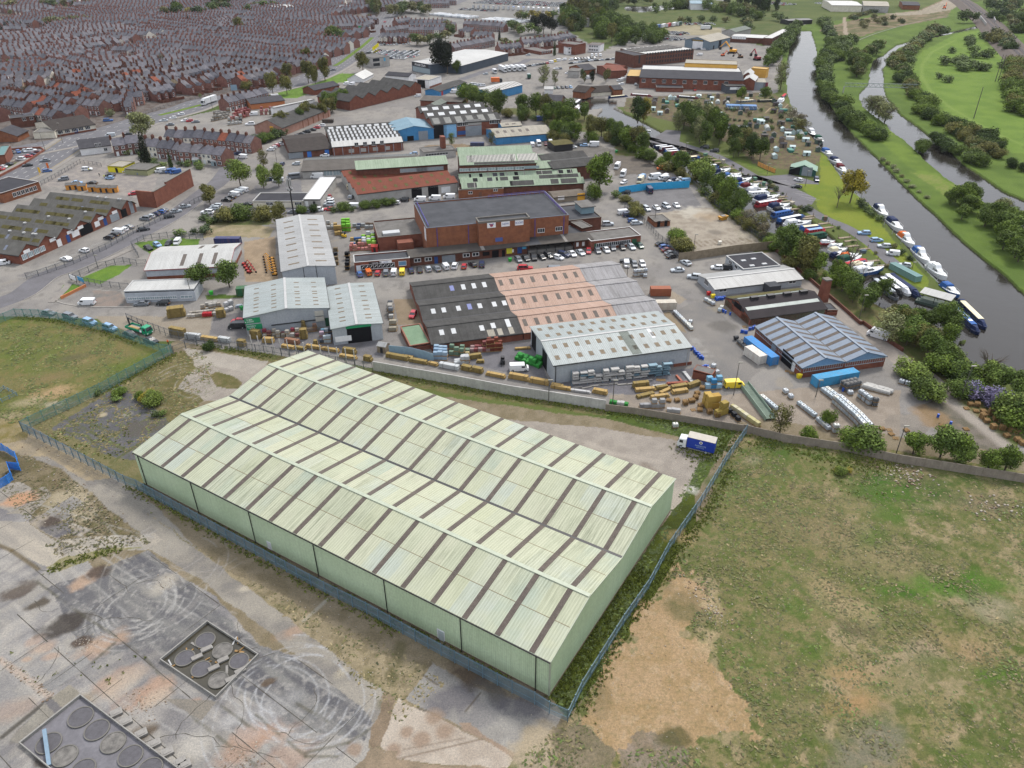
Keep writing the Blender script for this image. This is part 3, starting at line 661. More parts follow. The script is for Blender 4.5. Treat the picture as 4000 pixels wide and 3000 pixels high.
S6('moorings_car_park',GG('i 1240,500 1640,520 1900,500 2200,590 2212,610 1960,600 1930,640 2180,760 2130,830 1990,800 1760,640 1500,500'),K43,.026)
for i_ in range(7):S2(MB().rbox(*G('i %d,%d'%(1980+i_*30,690+i_*15))[:2],.03,4.8,.12,.008,.25).build('bay_line',K32))
for i_ in range(5):S2(MB().rbox(*G('i %d,%d'%(1810+i_*16,572+i_*15))[:2],.03,4.8,.12,.008,.25).build('bay_line',K32))
for i_ in range(6):S2(MB().rbox(*G('i %d,%d'%(960+i_*46,225+i_*15))[:2],.03,4.8,.12,.008,.25).build('bay_line',K32))
R3('river_lane',S3([tuple(p[:2])for p in GG('o 1130,100 1300,220 1420,340 1560,460 1760,650 1900,770 p 520,1080 640,1190 800,1330 1000,1500 w 640,95 720,165 800,250')]),-3,3,CONC_L,.024)
TOP=S3([tuple(p[:2])for p in GG('b 1600,-20 1660,80 1760,170 1900,220')]);R3('side_road',TOP,-5,5,K42,.015)
for ln,w in(('c -20,60 250,60 480,40 640,-30',6),('b 1940,240 2100,250 2300,260',4),('c 560,860 850,760 1200,680 1300,640 1500,650',3.5)):R3('access_road',S3([tuple(p[:2])for p in GG(ln)]),-w,w,K42,.016)
for i_ in range(14):
 p=G('f %d,%d'%(330+i_*55,1590-i_*26));S2(MB().rbox(p.x,p.y,.03,4.6,.12,.008,.9).build('bay_line',K32))
 # buildings
def mhex(name,h,v=False,h2=None,**kw):
 f=hv if v else hh
 return M(name,f(h),f(h2)if h2 else None,**kw)
K0=mhex('brick_red','80503f',True,'6b4034',sc=.5,fine=4,bump=.2);K14=mhex('brick_brown','8a5a40',True,'754a36',sc=.6,fine=4,bump=.2)
K5=mhex('brick_dark','6a4438',True,'543529',sc=.5,fine=4);BRICKT=mhex('brick_tan','b5977a',True,'a08468',sc=.5,fine=4);BRICKP=mhex('brick_pink','a57f72',True,'94705f',sc=.5,fine=4)
K33=mhex('cream_render','d8d2c2',True,'c4bdac',sc=.4);K15=mhex('white_render','e2e2e2',True,'d0d0d0',sc=.4);K12=mhex('grey_render','a9a7a3',True,'97948f',sc=.4)
K34=M('grey_cladding',hv('a3a8ad'),hv('979da3'),.2,2,.55,.4,corr=(0,.35,.25),streak=2,dirt_amt=.2);K45=M('grey_cladding_side',hv('a3a8ad'),hv('979da3'),.2,2,.55,.4,streak=2,dirt_amt=.2)
WHITECL=M('white_cladding',hv('b4bac0'),hv('a4aab2'),.2,2,.5,.4,corr=(0,.4,.25),streak=2,dirt_amt=.2);SLATEB=M('dark_blue_cladding',hv('44505c'),hv('3b4652'),.2,2,.5,.4,corr=(0,.4,.2))
GREENCL=M('pale_green_cladding',hv('c0d2b0'),hv('b4c7a4'),.12,2,.55,.4,corr=(0,.34,.5),streak=2,dirt_amt=.25);GREENCL_SHADED=M('pale_green_cladding_end_shaded',hv('bacdaa'),hv('aec29e'),.12,2,.55,.4,corr=(1,.34,.5),streak=2,dirt_amt=.25)  # gable-end copy slightly darker: its shade is put into the colour
K35=M('blue_cladding',hv('3f86b8'),hv('3576a6'),.2,2,.5,.4,corr=(0,.4,.2),streak=2,dirt_amt=.3);YELCL=M('yellow_cladding',hv('d9a84e'),hv('c99a45'),.2,2,.6,.3,corr=(0,.5,.2));STEELB=M('steel_blue_cladding',hv('7395b5'),hv('6787a6'),.2,2,.5,.4,corr=(1,.4,.3))
GRNCL=M('dark_green_cladding',hv('2f5a52'),hv('284d46'),.3,2,.6,.3)
K56=M('grey_green_sheet_roof',hh('c3cccb'),hh('b4bebd'),.1,2,.5,.4,corr=(0,.5,.3),streak=1,dirt=hh('7f7f72'),dirt_amt=.45)
K29=M('pale_grey_sheet_roof',hh('c9cac9'),hh('b9bab9'),.1,2,.5,.4,corr=(0,.5,.3),streak=1,dirt=hh('84817b'),dirt_amt=.5)
K10=M('white_sheet_roof',hh('e8e8e4'),hh('dadad6'),.1,2,.5,.4,corr=(0,.5,.3),streak=1,dirt=hh('9f9d95'),dirt_amt=.4)
K6=M('weathered_cement_roof',hh('6b6a68'),hh('5a5957'),.35,3,.95,.15,corr=(0,.35,.35),streak=1,dirt=hh('3f3e3c'),dirt_amt=.5)
R_PK=M('pink_painted_roof',hh('d8b7a4'),hh('cdac99'),.12,2,.7,.3,corr=(0,.5,.3),streak=1,dirt=hh('a07a5e'),dirt_amt=.6)
R_WT=M('weathered_white_roof',hh('c5c3c4'),hh('b1afb0'),.2,2,.8,.2,corr=(0,.35,.3),streak=1,dirt=hh('77746f'),dirt_amt=.7)
K57=M('red_sheet_roof',hh('99553f'),hh('8a4937'),.2,2,.8,.2,corr=(0,.4,.3),streak=1,dirt=hh('5f3a2e'),dirt_amt=.4)
K46=M('pale_green_sheet_roof',hh('bfd0b6'),hh('b0c4a8'),.2,2,.8,.2,corr=(0,.35,.3),streak=1,dirt=hh('7a8a70'),dirt_amt=.6)
R_BL=M('blue_grey_sheet_roof',hh('95a6bb'),hh('8a9bb0'),.1,2,.5,.4,corr=(0,.4,.3),streak=1,dirt=hh('6a7480'),dirt_amt=.3)
R_LB=M('light_blue_sheet_roof',hh('8fb5c8'),hh('80a6ba'),.15,2,.6,.4,corr=(0,.5,.3),streak=1,dirt=hh('6f8894'),dirt_amt=.4)
K24=M('cream_sheet_roof',hh('cfc8b8'),hh('bfb8a8'),.2,2,.8,.2,corr=(0,.4,.3),streak=1,dirt=hh('8f8879'),dirt_amt=.5)
K11=M('slate_roof',hh('5e5d62'),hh('504f54'),.5,4,.9,.15);K47=M('dark_tile_roof',hh('57504c'),hh('494340'),.5,4,.9,.15)
K18=M('felt_roof',hh('54565b'),hh('63656a'),.25,2,.9,.15,streak=None);K36=M('black_felt_roof',hh('46464c'),hh('505056'),.25,3,.9,.15);K9=M('grey_felt_roof',hh('8f8c88'),hh('7c7975'),.4,2,.9,.15)
R_TW=M('shed_tile_roof',hh('4c4648'),hh('443f41'),.3,3,.9,.15,corr=(1,.4,.3));K48=M('mossy_sheet',hh('7b744e'),hh('69643f'),.9,4,.95,.1)
K49=M('brown_rooflight',hh('98866c'),hh('84745d'),.8,3,.6,.3,corr=(0,.25,.4));K25=M('weathered_rooflight',hh('7c7066'),hh('6a5f57'),.8,3,.6,.3,corr=(0,.25,.6));K26=P1('white_rooflight',hh('e3e6e8'),.4)
K58=M('dirty_glazing',hh('6e716c'),hh('565a56'),1,3,.4,.4,corr=(0,.6,.5));K2=P1('white_trim',hh('dcdcda'),.5);TRIMR=P1('red_trim',hh('b04848'),.5);K59=P1('green_ridge',hh('d3dcc4'),.5)
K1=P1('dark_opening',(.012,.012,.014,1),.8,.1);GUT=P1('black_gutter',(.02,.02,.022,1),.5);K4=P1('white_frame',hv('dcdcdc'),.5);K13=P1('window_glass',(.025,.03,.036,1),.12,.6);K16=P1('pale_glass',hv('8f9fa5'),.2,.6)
K17=M('roller_shutter',hv('8f979e'),hv('838a91'),.3,2,.5,.4,corr=(2,.2,.4));K30=P1('blue_door',hv('274a86'),.5);K31=P1('white_door',hv('d5d8da'),.5);K60=P1('green_door',hv('23513a'),.5);K19=M('concrete',hh('b6b2ac'),hh('a39f99'),.4,3);K37=M('concrete_face',hv('b3b1ae'),hv('a09e9b'),.3,2,streak=2,dirt_amt=.35)
K20=P1('white_sign',hv('e4e4e4'),.5);K50=P1('green_sign',hv('1f8a5a'),.5);K61=P1('black_sign',(.015,.015,.015,1),.5);K62=P1('blue_lettering',hv('2c4a92'),.6);K21=P1('white_lettering',hv('ececec'),.6);INKY=P1('yellow_lettering',hv('d9b340'),.6);INKR=P1('red_lettering',hv('a83c3c'),.6);PURP=P1('purple_pipe',hv('4a4590'),.5);K38=P1('stone_coping',hh('8f8a82'),.9)
class Bld:
 def __init__(s,name,label,cat,A,B,C,he=None,base=None,at='A',group=None):
  pa,pb,pc=(P(x)[0]for x in(A,B,C))
  if he is None:he=height(P(base)[0],pa if at=='A' else(pb if at=='B' else pc))
  a,b,c=G(pa,he),G(pb,he),G(pc,he)
  ex=(c-a).normalized();ey=Vector((-ex.y,ex.x,0));w=(b-a).dot(ey)
  s.flip=w<0;s.W=abs(w);s.L=(c-a).length;s.he=he
  o=Vector((a.x,a.y,0))+(ey*w if s.flip else Vector((0,0,0)))
  s.setup(name,label,cat,o,math.atan2(ex.y,ex.x),group)
 def setup(s,name,label,cat,o,rz,group=None):
  s.o=Vector((o[0],o[1],0));s.rz=rz;s.ex=Vector((math.cos(rz),math.sin(rz),0));s.ey=Vector((-s.ex.y,s.ex.x,0))
  s.root=E(name,label,cat,s.o,rz,group);return s
 @classmethod
 def at(cls,name,label,cat,o,rz,L,W,he,group=None,flip=False):
  s=cls.__new__(cls);s.L,s.W,s.he,s.flip=L,W,he,flip;return s.setup(name,label,cat,o,rz,group)
 def loc(s,p):
  d=Vector((p[0],p[1],0))-s.o;return d.dot(s.ex),d.dot(s.ey)
 def world(s,x,y):return s.o+s.ex*x+s.ey*y
 def apex(s,px,rf=.5,nspan=1):
  w=s.W/nspan;y=(s.W-w*rf)if s.flip else w*rf
  q=s.world(0,y);return zat(q.x,q.y,P(px)[0][1])
 def box(s,name,x0,y0,z0,x1,y1,z1,mat,parent=None):
  return MB().box(x0,y0,z0,x1,y1,z1).build(name,mat,parent or s.root)
 def ypts(s,nspan,rf):
  """eave/ridge y positions from the A side"""
  w=s.W/nspan;out=[(0,0)]
  for k in range(nspan):out+=[(w*(k+rf),1),(w*(k+1),0)]
  return[(s.W-y,t)for y,t in out]if s.flip else out
 def walls(s,mat,hr=None,nspan=1,rf=.5,plinth=None,ph=2.0,endmat=None):
  mb=MB();L,W,he=s.L,s.W,s.he
  prof=sorted(s.ypts(nspan,rf))if hr else[(0,0),(W,0)]
  top=[(y,he+(hr-he)*t if hr else he)for y,t in prof]
  for x,sg in((0,1),(L,-1)):
   pts=[(x,0,0)]+[(x,y,z)for y,z in top]+[(x,W,0)]
   mb.face(pts if sg>0 else pts[::-1],1 if endmat else 0)
  mb.face([(0,0,0),(L,0,0),(L,0,he),(0,0,he)]);mb.face([(L,W,0),(0,W,0),(0,W,he),(L,W,he)])
  mb.build('wall',[mat,endmat]if endmat else mat,s.root)
  if plinth:
   d=.08;q=MB()
   q.box(-d,-d,0,L+d,0,ph);q.box(-d,W,0,L+d,W+d,ph);q.box(-d,0,0,0,W,ph);q.box(L,0,0,L+d,W,ph)
   q.build('brick_plinth',plinth,s.root)
  return s
 def roof(s,mat,hr,nspan=1,rf=.5,over=.35,cap=None,th=.14,gut=GUT,x0=None,x1=None,verge=None):
  s.hr,s.nspan,s.rf=hr,nspan,rf;he=s.he
  xa,xb=(-over if x0 is None else x0),(s.L+over if x1 is None else x1)
  mb=MB();yp=s.ypts(nspan,rf);sl=[]
  for k in range(len(yp)-1):
   (y0,t0),(y1,t1)=yp[k],yp[k+1]
   z0,z1=he+(hr-he)*t0,he+(hr-he)*t1
   if t0==0:e,ze,r,zr=y0,z0,y1,z1
   else:e,ze,r,zr=y1,z1,y0,z0
   first,last=k==0,k==len(yp)-2
   g=(ze-zr)/(e-r)
   if first or last:
    d=over*(1 if e>r else-1);e2,ze2=e+d,ze+g*d
   else:e2,ze2=e,ze
   sl.append((e2,ze2,r,zr));u=.06
   ring=[(e2,ze2+u),(r,zr+u),(r,zr+u+th),(e2,ze2+u+th)]
   mb.loft([[(xa,y,z)for y,z in ring],[(xb,y,z)for y,z in ring]])
   gt=MB()
   if first or last:gt.box(xa,e2-.12,ze2-.08,xb,e2+.12,ze2+.12)
   elif t0==1:gt.box(xa,e2-.28,ze2+.02,xb,e2+.28,ze2+.26)
   if gut and gt.v:gt.build('gutter',gut,s.root)
   if t0==0 and cap:MB().box(xa-.02,r-.35,zr+.06,xb+.02,r+.35,zr+.3).build('ridge_cap',cap,s.root)
   if verge:
    for xx in(xa-.12,xb):MB().loft([[(xx,y,z+.02)for y,z in ring],[(xx+.12,y,z+.02)for y,z in ring]]).build('verge_trim',verge,s.root)
  s.sl=sl;s.xa,s.xb=xa,xb;s.th=th
  s.roof_o=mb.build('roof',mat,s.root)
  return s
 def light(s,slope,x,w,v0,v1,mat,name='rooflight',proud=.03):
  """one sheet on a slope; v runs from eave (0) to ridge (1)"""
  e,ze,r,zr=s.sl[slope];z0=.06+s.th
  pts=[]
  for v in(v0,v1):
   y,z=e+(r-e)*v,ze+(zr-ze)*v+z0;pts.append((y,z))
  mb=MB();ring=lambda xx:[(xx,pts[0][0],pts[0][1]-.02),(xx,pts[1][0],pts[1][1]-.02),(xx,pts[1][0],pts[1][1]+proud),(xx,pts[0][0],pts[0][1]+proud)]
  mb.loft([ring(x-w/2),ring(x+w/2)]);return mb.build(name,mat,s.root)
 def lights(s,slopes,n,w,v0,v1,mat,x0=.06,x1=.94,name='rooflight',jit=0,skip=0):
  for sl in slopes:
   for k in range(n):
    if skip and random.random()<skip:continue
    x=s.L*(x0+(x1-x0)*(k/max(1,n-1)));s.light(sl,x+random.uniform(-jit,jit),w,v0,v1,mat,name)
  return s
 def flat(s,mat,par=.5,pw=.3,cap=None,wallmat=None):
  L,W,he=s.L,s.W,s.he
  s.box('roof',pw,pw,he-par-.15,L-pw,W-pw,he-par,mat)
  mb=MB();mb.box(0,0,he-par-.2,L,pw,he);mb.box(0,W-pw,he-par-.2,L,W,he);mb.box(0,pw,he-par-.2,pw,W-pw,he);mb.box(L-pw,pw,he-par-.2,L,W-pw,he)
  mb.build('parapet',wallmat,s.root)
  if cap:
   q=MB();e=.06;q.box(-e,-e,he,L+e,pw,he+.12);q.box(-e,W-pw,he,L+e,W+e,he+.12);q.box(-e,pw,he,pw,W-pw,he+.12);q.box(L-pw,pw,he,L+e,W-pw,he+.12)
   q.build('coping',cap,s.root)
  return s
 def walls_flat(s,mat):
  mb=MB();L,W,h=s.L,s.W,s.he-.2
  for f in(((0,0),(L,0)),((L,0),(L,W)),((L,W),(0,W)),((0,W),(0,0))):
   (a,b),(c,d)=f;mb.face([(a,b,0),(c,d,0),(c,d,h-.31),(a,b,h-.31)])
  mb.build('wall',mat,s.root);return s
 def side(s,k):
  k={'AB':'W','CD':'E','AC':'N' if s.flip else 'S','BD':'S' if s.flip else 'N'}.get(k,k);L,W=s.L,s.W
  return{'S':((0,0),(1,0),L),'E':((L,0),(0,1),W),'N':((L,W),(-1,0),L),'W':((0,W),(0,-1),W)}[k]
 def feat(s,name,side,u,z,w,h,mat,proud=.06,parent=None,deep=.05):
  (ox,oy),(dx,dy),ln=s.side(side);nx,ny=dy,-dx;c=u*ln if u<=1 else u
  mb=MB();a,b=c-w/2,c+w/2
  p=[(ox+dx*t-nx*deep,oy+dy*t-ny*deep)for t in(a,b)];q=[(ox+dx*t+nx*proud,oy+dy*t+ny*proud)for t in(a,b)]
  mb.prism([q[0],q[1],p[1],p[0]],z,z+h);mb.face([(x,y,z)for x,y in(p[0],p[1],q[1],q[0])])
  return mb.build(name,mat,parent or s.root)
 def window(s,side,u,z,w,h,cols=2,fr=K4,gl=K13,name='window',t=.09):
  (ox,oy),(dx,dy),ln=s.side(side);nx,ny=dy,-dx;c=u*ln if u<=1 else u
  mb=MB();r=math.atan2(dy,dx)
  def bar(u0,u1,z0,z1,pr,mi):
   cx=c+(u0+u1)/2;mb.rbox(ox+dx*cx+nx*pr/2,oy+dy*cx+ny*pr/2,z0,u1-u0,pr+.06,z1-z0,r,mi)
  bar(-w/2+t,w/2-t,z+t,z+h-t,.03,1)
  bar(-w/2,w/2,z-.08,z+t,.1,0);bar(-w/2,w/2,z+h-t,z+h,.08,0)
  for k in range(cols+1):
   x=-w/2+(w-t)*k/cols;bar(x,x+t,z+t,z+h-t,.08,0)
  return mb.build(name,[fr,gl],s.root)
 def sign(s,side,u,z,w,h,mat,lines,ink,size,name='sign',sx=1.0,al='CENTER',dxo=0):
  o=s.feat(name,side,u,z,w,h,mat,.1)
  (ox,oy),(dx,dy),ln=s.side(side);nx,ny=dy,-dx;c=(u*ln if u<=1 else u)+dxo
  for i,t in enumerate(lines):
   zz=z+h/2+(len(lines)-1)*size*.55-i*size*1.1
   text('lettering',t,size,ink,o,(ox+dx*c+nx*.115,oy+dy*c+ny*.115,zz),(math.pi/2,0,math.atan2(dy,dx)),.01,al,sx)
  return o
def shed(name,label,cat,A,B,C,base=None,he=None,apex=None,rise=1.5,at='A',roof=K29,wall=K34,end=None,nspan=1,rf=.5,cap=None,plinth=None,ph=2,verge=None,gut=GUT,group=None,over=.35):
 b=Bld(name,label,cat,A,B,C,he,base,at,group)
 hr=b.apex(apex,rf,nspan)if apex else b.he+rise
 hr=max(hr,b.he+.4)
 b.walls(wall,hr,nspan,rf,plinth,ph,end).roof(roof,hr,nspan,rf,over,cap,gut=gut,verge=verge);return b
def block(name,label,cat,A,B,C,base=None,he=None,at='A',roof=K18,wall=K0,par=.4,cap=K38,group=None):
 b=Bld(name,label,cat,A,B,C,he,base,at,group);b.walls_flat(wall).flat(roof,par,.3,cap,wall);return b
 # the big pale green warehouse (twin span)
mt,nt,bs=mk('warehouse_roof');tc=_n(nt,'ShaderNodeTexCoord');sp=_n(nt,'ShaderNodeSeparateXYZ');nt.links.new(tc.outputs['Object'],sp.inputs[0])
def fl(sock,mul,add=0):
 a_=_n(nt,'ShaderNodeMath',operation='MULTIPLY_ADD');a_.inputs[1].default_value=mul;a_.inputs[2].default_value=add;nt.links.new(sock,a_.inputs[0])
 f_=_n(nt,'ShaderNodeMath',operation='FLOOR');nt.links.new(a_.outputs[0],f_.inputs[0]);return f_.outputs[0]
cx=_n(nt,'ShaderNodeCombineXYZ');nt.links.new(fl(sp.outputs[0],1/6.03,.0),cx.inputs[0]);nt.links.new(fl(sp.outputs[1],1/6.14),cx.inputs[1])
wn=_n(nt,'ShaderNodeTexWhiteNoise',noise_dimensions='2D');nt.links.new(cx.outputs[0],wn.inputs[0])
rp=_n(nt,'ShaderNodeValToRGB');rp.color_ramp.interpolation='CONSTANT';nt.links.new(wn.outputs['Value'],rp.inputs[0])
for k_,hx in enumerate(('dcdfc2','d0d5b8','dfe0c4','c8d4c0','dadfc8','d6dab8','d4ddce')):
 el=rp.color_ramp.elements[k_]if k_<2 else rp.color_ramp.elements.new(k_/7)
 el.position=k_/7;el.color=hh(hx)
col=mixc(nt,N2(nt,C3(nt,.12),1,3),rp.outputs[0],hh('dde1c2'))
sA=N2(nt,C3(nt,(2.0,.10,.10)),1,6,.46,.70,.75);sB=N2(nt,C3(nt,(5,.25,.25)),1,4,.5,.7,.7);bd=N2(nt,C3(nt,.07),1,3,.38,.6)
mu=_n(nt,'ShaderNodeMath',operation='MULTIPLY');nt.links.new(sA,mu.inputs[0]);nt.links.new(bd,mu.inputs[1]);mu3=_n(nt,'ShaderNodeMath',operation='MULTIPLY');mu3.inputs[1].default_value=.75;nt.links.new(mu.outputs[0],mu3.inputs[0])
col=mixc(nt,mu3.outputs[0],col,hh('7f876c'))
mu=_n(nt,'ShaderNodeMath',operation='MULTIPLY');mu.inputs[1].default_value=.35;nt.links.new(sB,mu.inputs[0]);col=mixc(nt,mu.outputs[0],col,hh('949c80'))
wv=_n(nt,'ShaderNodeMath',operation='MULTIPLY');wv.inputs[1].default_value=2*math.pi/.5;nt.links.new(sp.outputs[0],wv.inputs[0]);sn=_n(nt,'ShaderNodeMath',operation='SINE');nt.links.new(wv.outputs[0],sn.inputs[0])
mr=_n(nt,'ShaderNodeMapRange');mr.inputs[1].default_value=.3;mr.inputs[2].default_value=1;mr.inputs[4].default_value=.30;nt.links.new(sn.outputs[0],mr.inputs[0]);col=mixc(nt,mr.outputs[0],col,hh('8c9479'))
bp=_n(nt,'ShaderNodeBump');bp.inputs['Strength'].default_value=.55;bp.inputs['Distance'].default_value=.08;nt.links.new(sn.outputs[0],bp.inputs['Height']);nt.links.new(bp.outputs[0],bs.inputs['Normal'])
nt.links.new(col,bs.inputs['Base Color']);bs.inputs['Roughness'].default_value=.65;bs.inputs['Specular IOR Level'].default_value=.3;WROOF=mt
wh=Bld.at('warehouse','huge pale green twin span warehouse with brown rooflight strips','warehouse',(-76.6226,122.9476),R(-31.7939),96.449,24.5697*2,8.05)
wh.walls(GREENCL,10.25,2,endmat=GREENCL_SHADED).roof(WROOF,10.25,2,over=.15,cap=K59,verge=K59)
nb=16;bay=96.449/nb
for sl in range(4):
 for k in range(nb):wh.light(sl,bay*(k+.5),.95,0.005,.985,K25,'rooflight_strip')
lap=MB()
for e,ze,r,zr in wh.sl:
 y,z=e+(r-e)*.5,ze+(zr-ze)*.5+.06+wh.th;lap.box(0,y-.05,z-.02,wh.L,y+.05,z+.02)
lap.build('sheet_lap_joint',P1('lap_rust',hh('9f8f70'),.9),wh.root)
for k in(1.2,17.3,33.4,49.5,65.3,80.6,94.2):MB().cyl(k,-.12,0,8.0,.08,k=8).build('downpipe',GUT,wh.root)
wh.box('ridge_plinth',0,-.07,0,wh.L,-.0,.35,P1('plinth_brown',hv('7a6a5a'),.9)).name='base_course'
wh.box('base_course',wh.L,0,0,wh.L+.07,wh.W,.35,K8['plinth_brown'])
wh.feat('door','S',37.2,.1,1.1,2.1,K31);wh.feat('door','S',76.5,.1,1.5,2.4,K31);wh.feat('door_leaf','S',76.55,.12,1.1,2.2,P1('grey_door',hv('a9b4b4'),.5),.09)
wh.box('corner_trim',wh.L-.05,-.1,0,wh.L+.1,.3,8.1,K59)
# timber merchant's sheds
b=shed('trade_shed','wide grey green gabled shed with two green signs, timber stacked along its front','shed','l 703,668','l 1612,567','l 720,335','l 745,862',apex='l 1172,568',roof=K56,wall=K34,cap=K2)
for sl in(0,1):
 for v in(.3,.72):
  for q in(.1,.22,.32,.45,.53,.68,.84):b.light(sl,b.L*q,.55,v-.06,v+.06,K49)
b.sign('AB',.085,b.he-1.9,4.2,1.6,K50,['TIMBER','& DOORS'],K21,.55,dxo=-.8);b.sign('AB',.095,b.he-3.9,4.2,1.6,K50,['DOORS &','TIMBER'],K21,.55,dxo=-.8)
b.feat('pipe_run','AB',.62,2.3,15,.25,GUT,.25)
for q in(.855,.905):
 for z in(2.0,3.8):
  f_=b.feat('air_conditioner','AB',q,z,1.3,1.4,P1('ac_grey',hv('b6b2a8'),.6),.5)
b.feat('side_door','AB',.965,0,1.3,2.6,K60)
b=shed('trade_shed','narrower grey green gabled shed with an open door under a green header','shed','l 1648,790','l 2190,735','l 1590,347','l 1668,965',apex='l 1912,738',roof=K56,wall=K34,cap=K2)
for sl in(0,1):
 for q in(.12,.2,.33,.42,.54,.66,.77,.92):b.light(sl,b.L*q,.6,.38,.62,K49)
b.feat('doorway','AB',.53,0,6.6,4.6,K1,.02);b.feat('door_header','AB',.53,4.6,6.9,.7,K50,.15);b.feat('wall_sign','AB',.2,.9,4.4,1.6,K20,.1)
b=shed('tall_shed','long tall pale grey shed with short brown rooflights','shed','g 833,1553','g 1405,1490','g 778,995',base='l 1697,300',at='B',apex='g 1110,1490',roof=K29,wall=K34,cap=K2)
for k in range(8):
 for sl in(0,1):b.light(sl,b.L*(.08+.117*k),.9,.3,.7,K49)
for q in(.4,.64):b.feat('wall_seam','AB',q,0,.18,b.he+1,GUT)
b=shed('machinery_depot','white roofed depot with red trim beside a gravel yard','depot','k 1570,292','k 1785,43','g 262,1490','k 1603,400',apex='k 1660,105',roof=K10,wall=WHITECL,verge=TRIMR,gut=TRIMR,plinth=K0,ph=1.2)
for q in(.42,.62,.80):b.light(0,b.L*q,1.2,.15,.8,K25)
for q in(.55,.72):b.light(1,b.L*q,1.2,.2,.7,K25)
b=block('site_office','low white roofed office with a long strip of windows','office','k 1335,522','k 1455,403','k 2092,495','k 1368,648',roof=K10,wall=WHITECL,par=.05,cap=K2)
for k in range(11):b.window('AC',.06+.064*k,1.0,1.35,.9,2,K4,K16)
b.window('AC',.87,1.0,3.6,.9,3,K4,K16)
# three-span workshop: dark, pink and white roofed lengths
hA=height(P('m 808,1172')[0],P('m 790,1100')[0]);aP,cP=G('m 790,1100',hA),G('m 1785,975',hA);ex_=(cP-aP).normalized();ey_=Vector((-ex_.y,ex_.x,0))
hR=hA+1.75;far_=(G('m 590,470',hR)-aP).dot(ey_);wS=far_/2.5;rz_=math.atan2(ex_.y,ex_.x)
l1=(cP-aP).length;xr=[(G(q,hR)-aP).dot(ex_)for q in('n 735,150','n 1165,95')]
def tri(name,label,x0,x1,roof,wall):
 o=aP+ex_*x0;bb=Bld.at(name,label,'workshop',(o.x,o.y),rz_,x1-x0,wS*3,hA)
 bb.walls(wall,hR,3).roof(roof,hR,3,.5,.12,cap=roof);return bb
b=tri('workshop','brick workshop under three dark weathered cement roof spans with white rooflights',0,l1-.2,K6,K0)
for sl,qs in((0,((.14,.45,.75),(.27,.45,.75),(.58,.42,.72),(.71,.48,.78),(.88,.45,.9))),(2,((.14,.4,.7),(.26,.4,.7),(.43,.4,.7),(.68,.4,.7),(.85,.4,.7),(.97,.4,.7))),(4,((.6,.4,.75),(.73,.4,.75),(.86,.4,.75)))):
 for q,v0,v1 in qs:b.light(sl,b.L*q,1.25,v0,v1,K26)
for sl,q in((4,.46),(2,.56)):b.light(sl,b.L*q,1.25,.4,.75,P1('blue_rooflight',hh('7d88c8'),.5))
for q,w in((.66,2),(.76,1.4),(.885,1.4)):b.light(0,b.L*q,w,.05,.42,K24,'replaced_sheet')
b.feat('brick_pier','AC',.8,0,3,hA-.3,K0)
b=tri('workshop','workshop length with three salmon pink roof spans and dark rooflights',l1+.1,xr[0],R_PK,K0)
for sl in(0,2,4):
 for k in range(8):b.light(sl,b.L*(.05+.122*k+(.02 if k>3 else 0)),1.15,.38,.78,K25)
b.box('roof_seam',b.L*.52-.2,0,hA+.5,b.L*.52+.2,.05,hA+.6,K2)
b=tri('workshop','end length of the workshop with three weathered white roof spans',xr[0]+.3,xr[1],R_WT,BRICKP)
# big grey green shed, pipe racks along its near side
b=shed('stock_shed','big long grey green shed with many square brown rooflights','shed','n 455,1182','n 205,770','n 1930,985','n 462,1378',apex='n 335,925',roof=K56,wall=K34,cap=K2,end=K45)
for sl in(0,1):
 for v in(.28,.72):
  for k in range(12):b.light(sl,b.L*(.045+.0815*k+(.02 if v>.5 else 0)),1.15,v-.085,v+.085,K49)
b.light(0,b.L*.79,1.0,.55,1,K26,'new_sheet');b.light(0,b.L*.6,2.6,.02,.98,M('grime_sheet',hh('9aa29a'),hh('8a9088'),.5,3,.8,.2,corr=(0,.4,.6)),'grimy_sheet')
for q in(.14,.62):b.feat('doorway','AB',q,0,4.2,5.0,K1,.03)
b.feat('side_door','AC',.865,0,1.6,2.4,K17);b.feat('brick_base','AC',.93,0,7,.9,K0);b.feat('downpipe','AC',.985,0,.16,b.he,K2,.15);b.feat('downpipe','AC',.012,0,.16,b.he,GUT,.15)
b=block('lean_to','small brick store with a flat green roof at the workshop corner','store','m 555,1112','m 497,895','m 778,1075','m 568,1178',roof=M('green_felt',hh('8fac8c'),hh('829f80'),.4,3),wall=K0,par=.08,cap=P1('terracotta_edge',hh('a8705a'),.8))
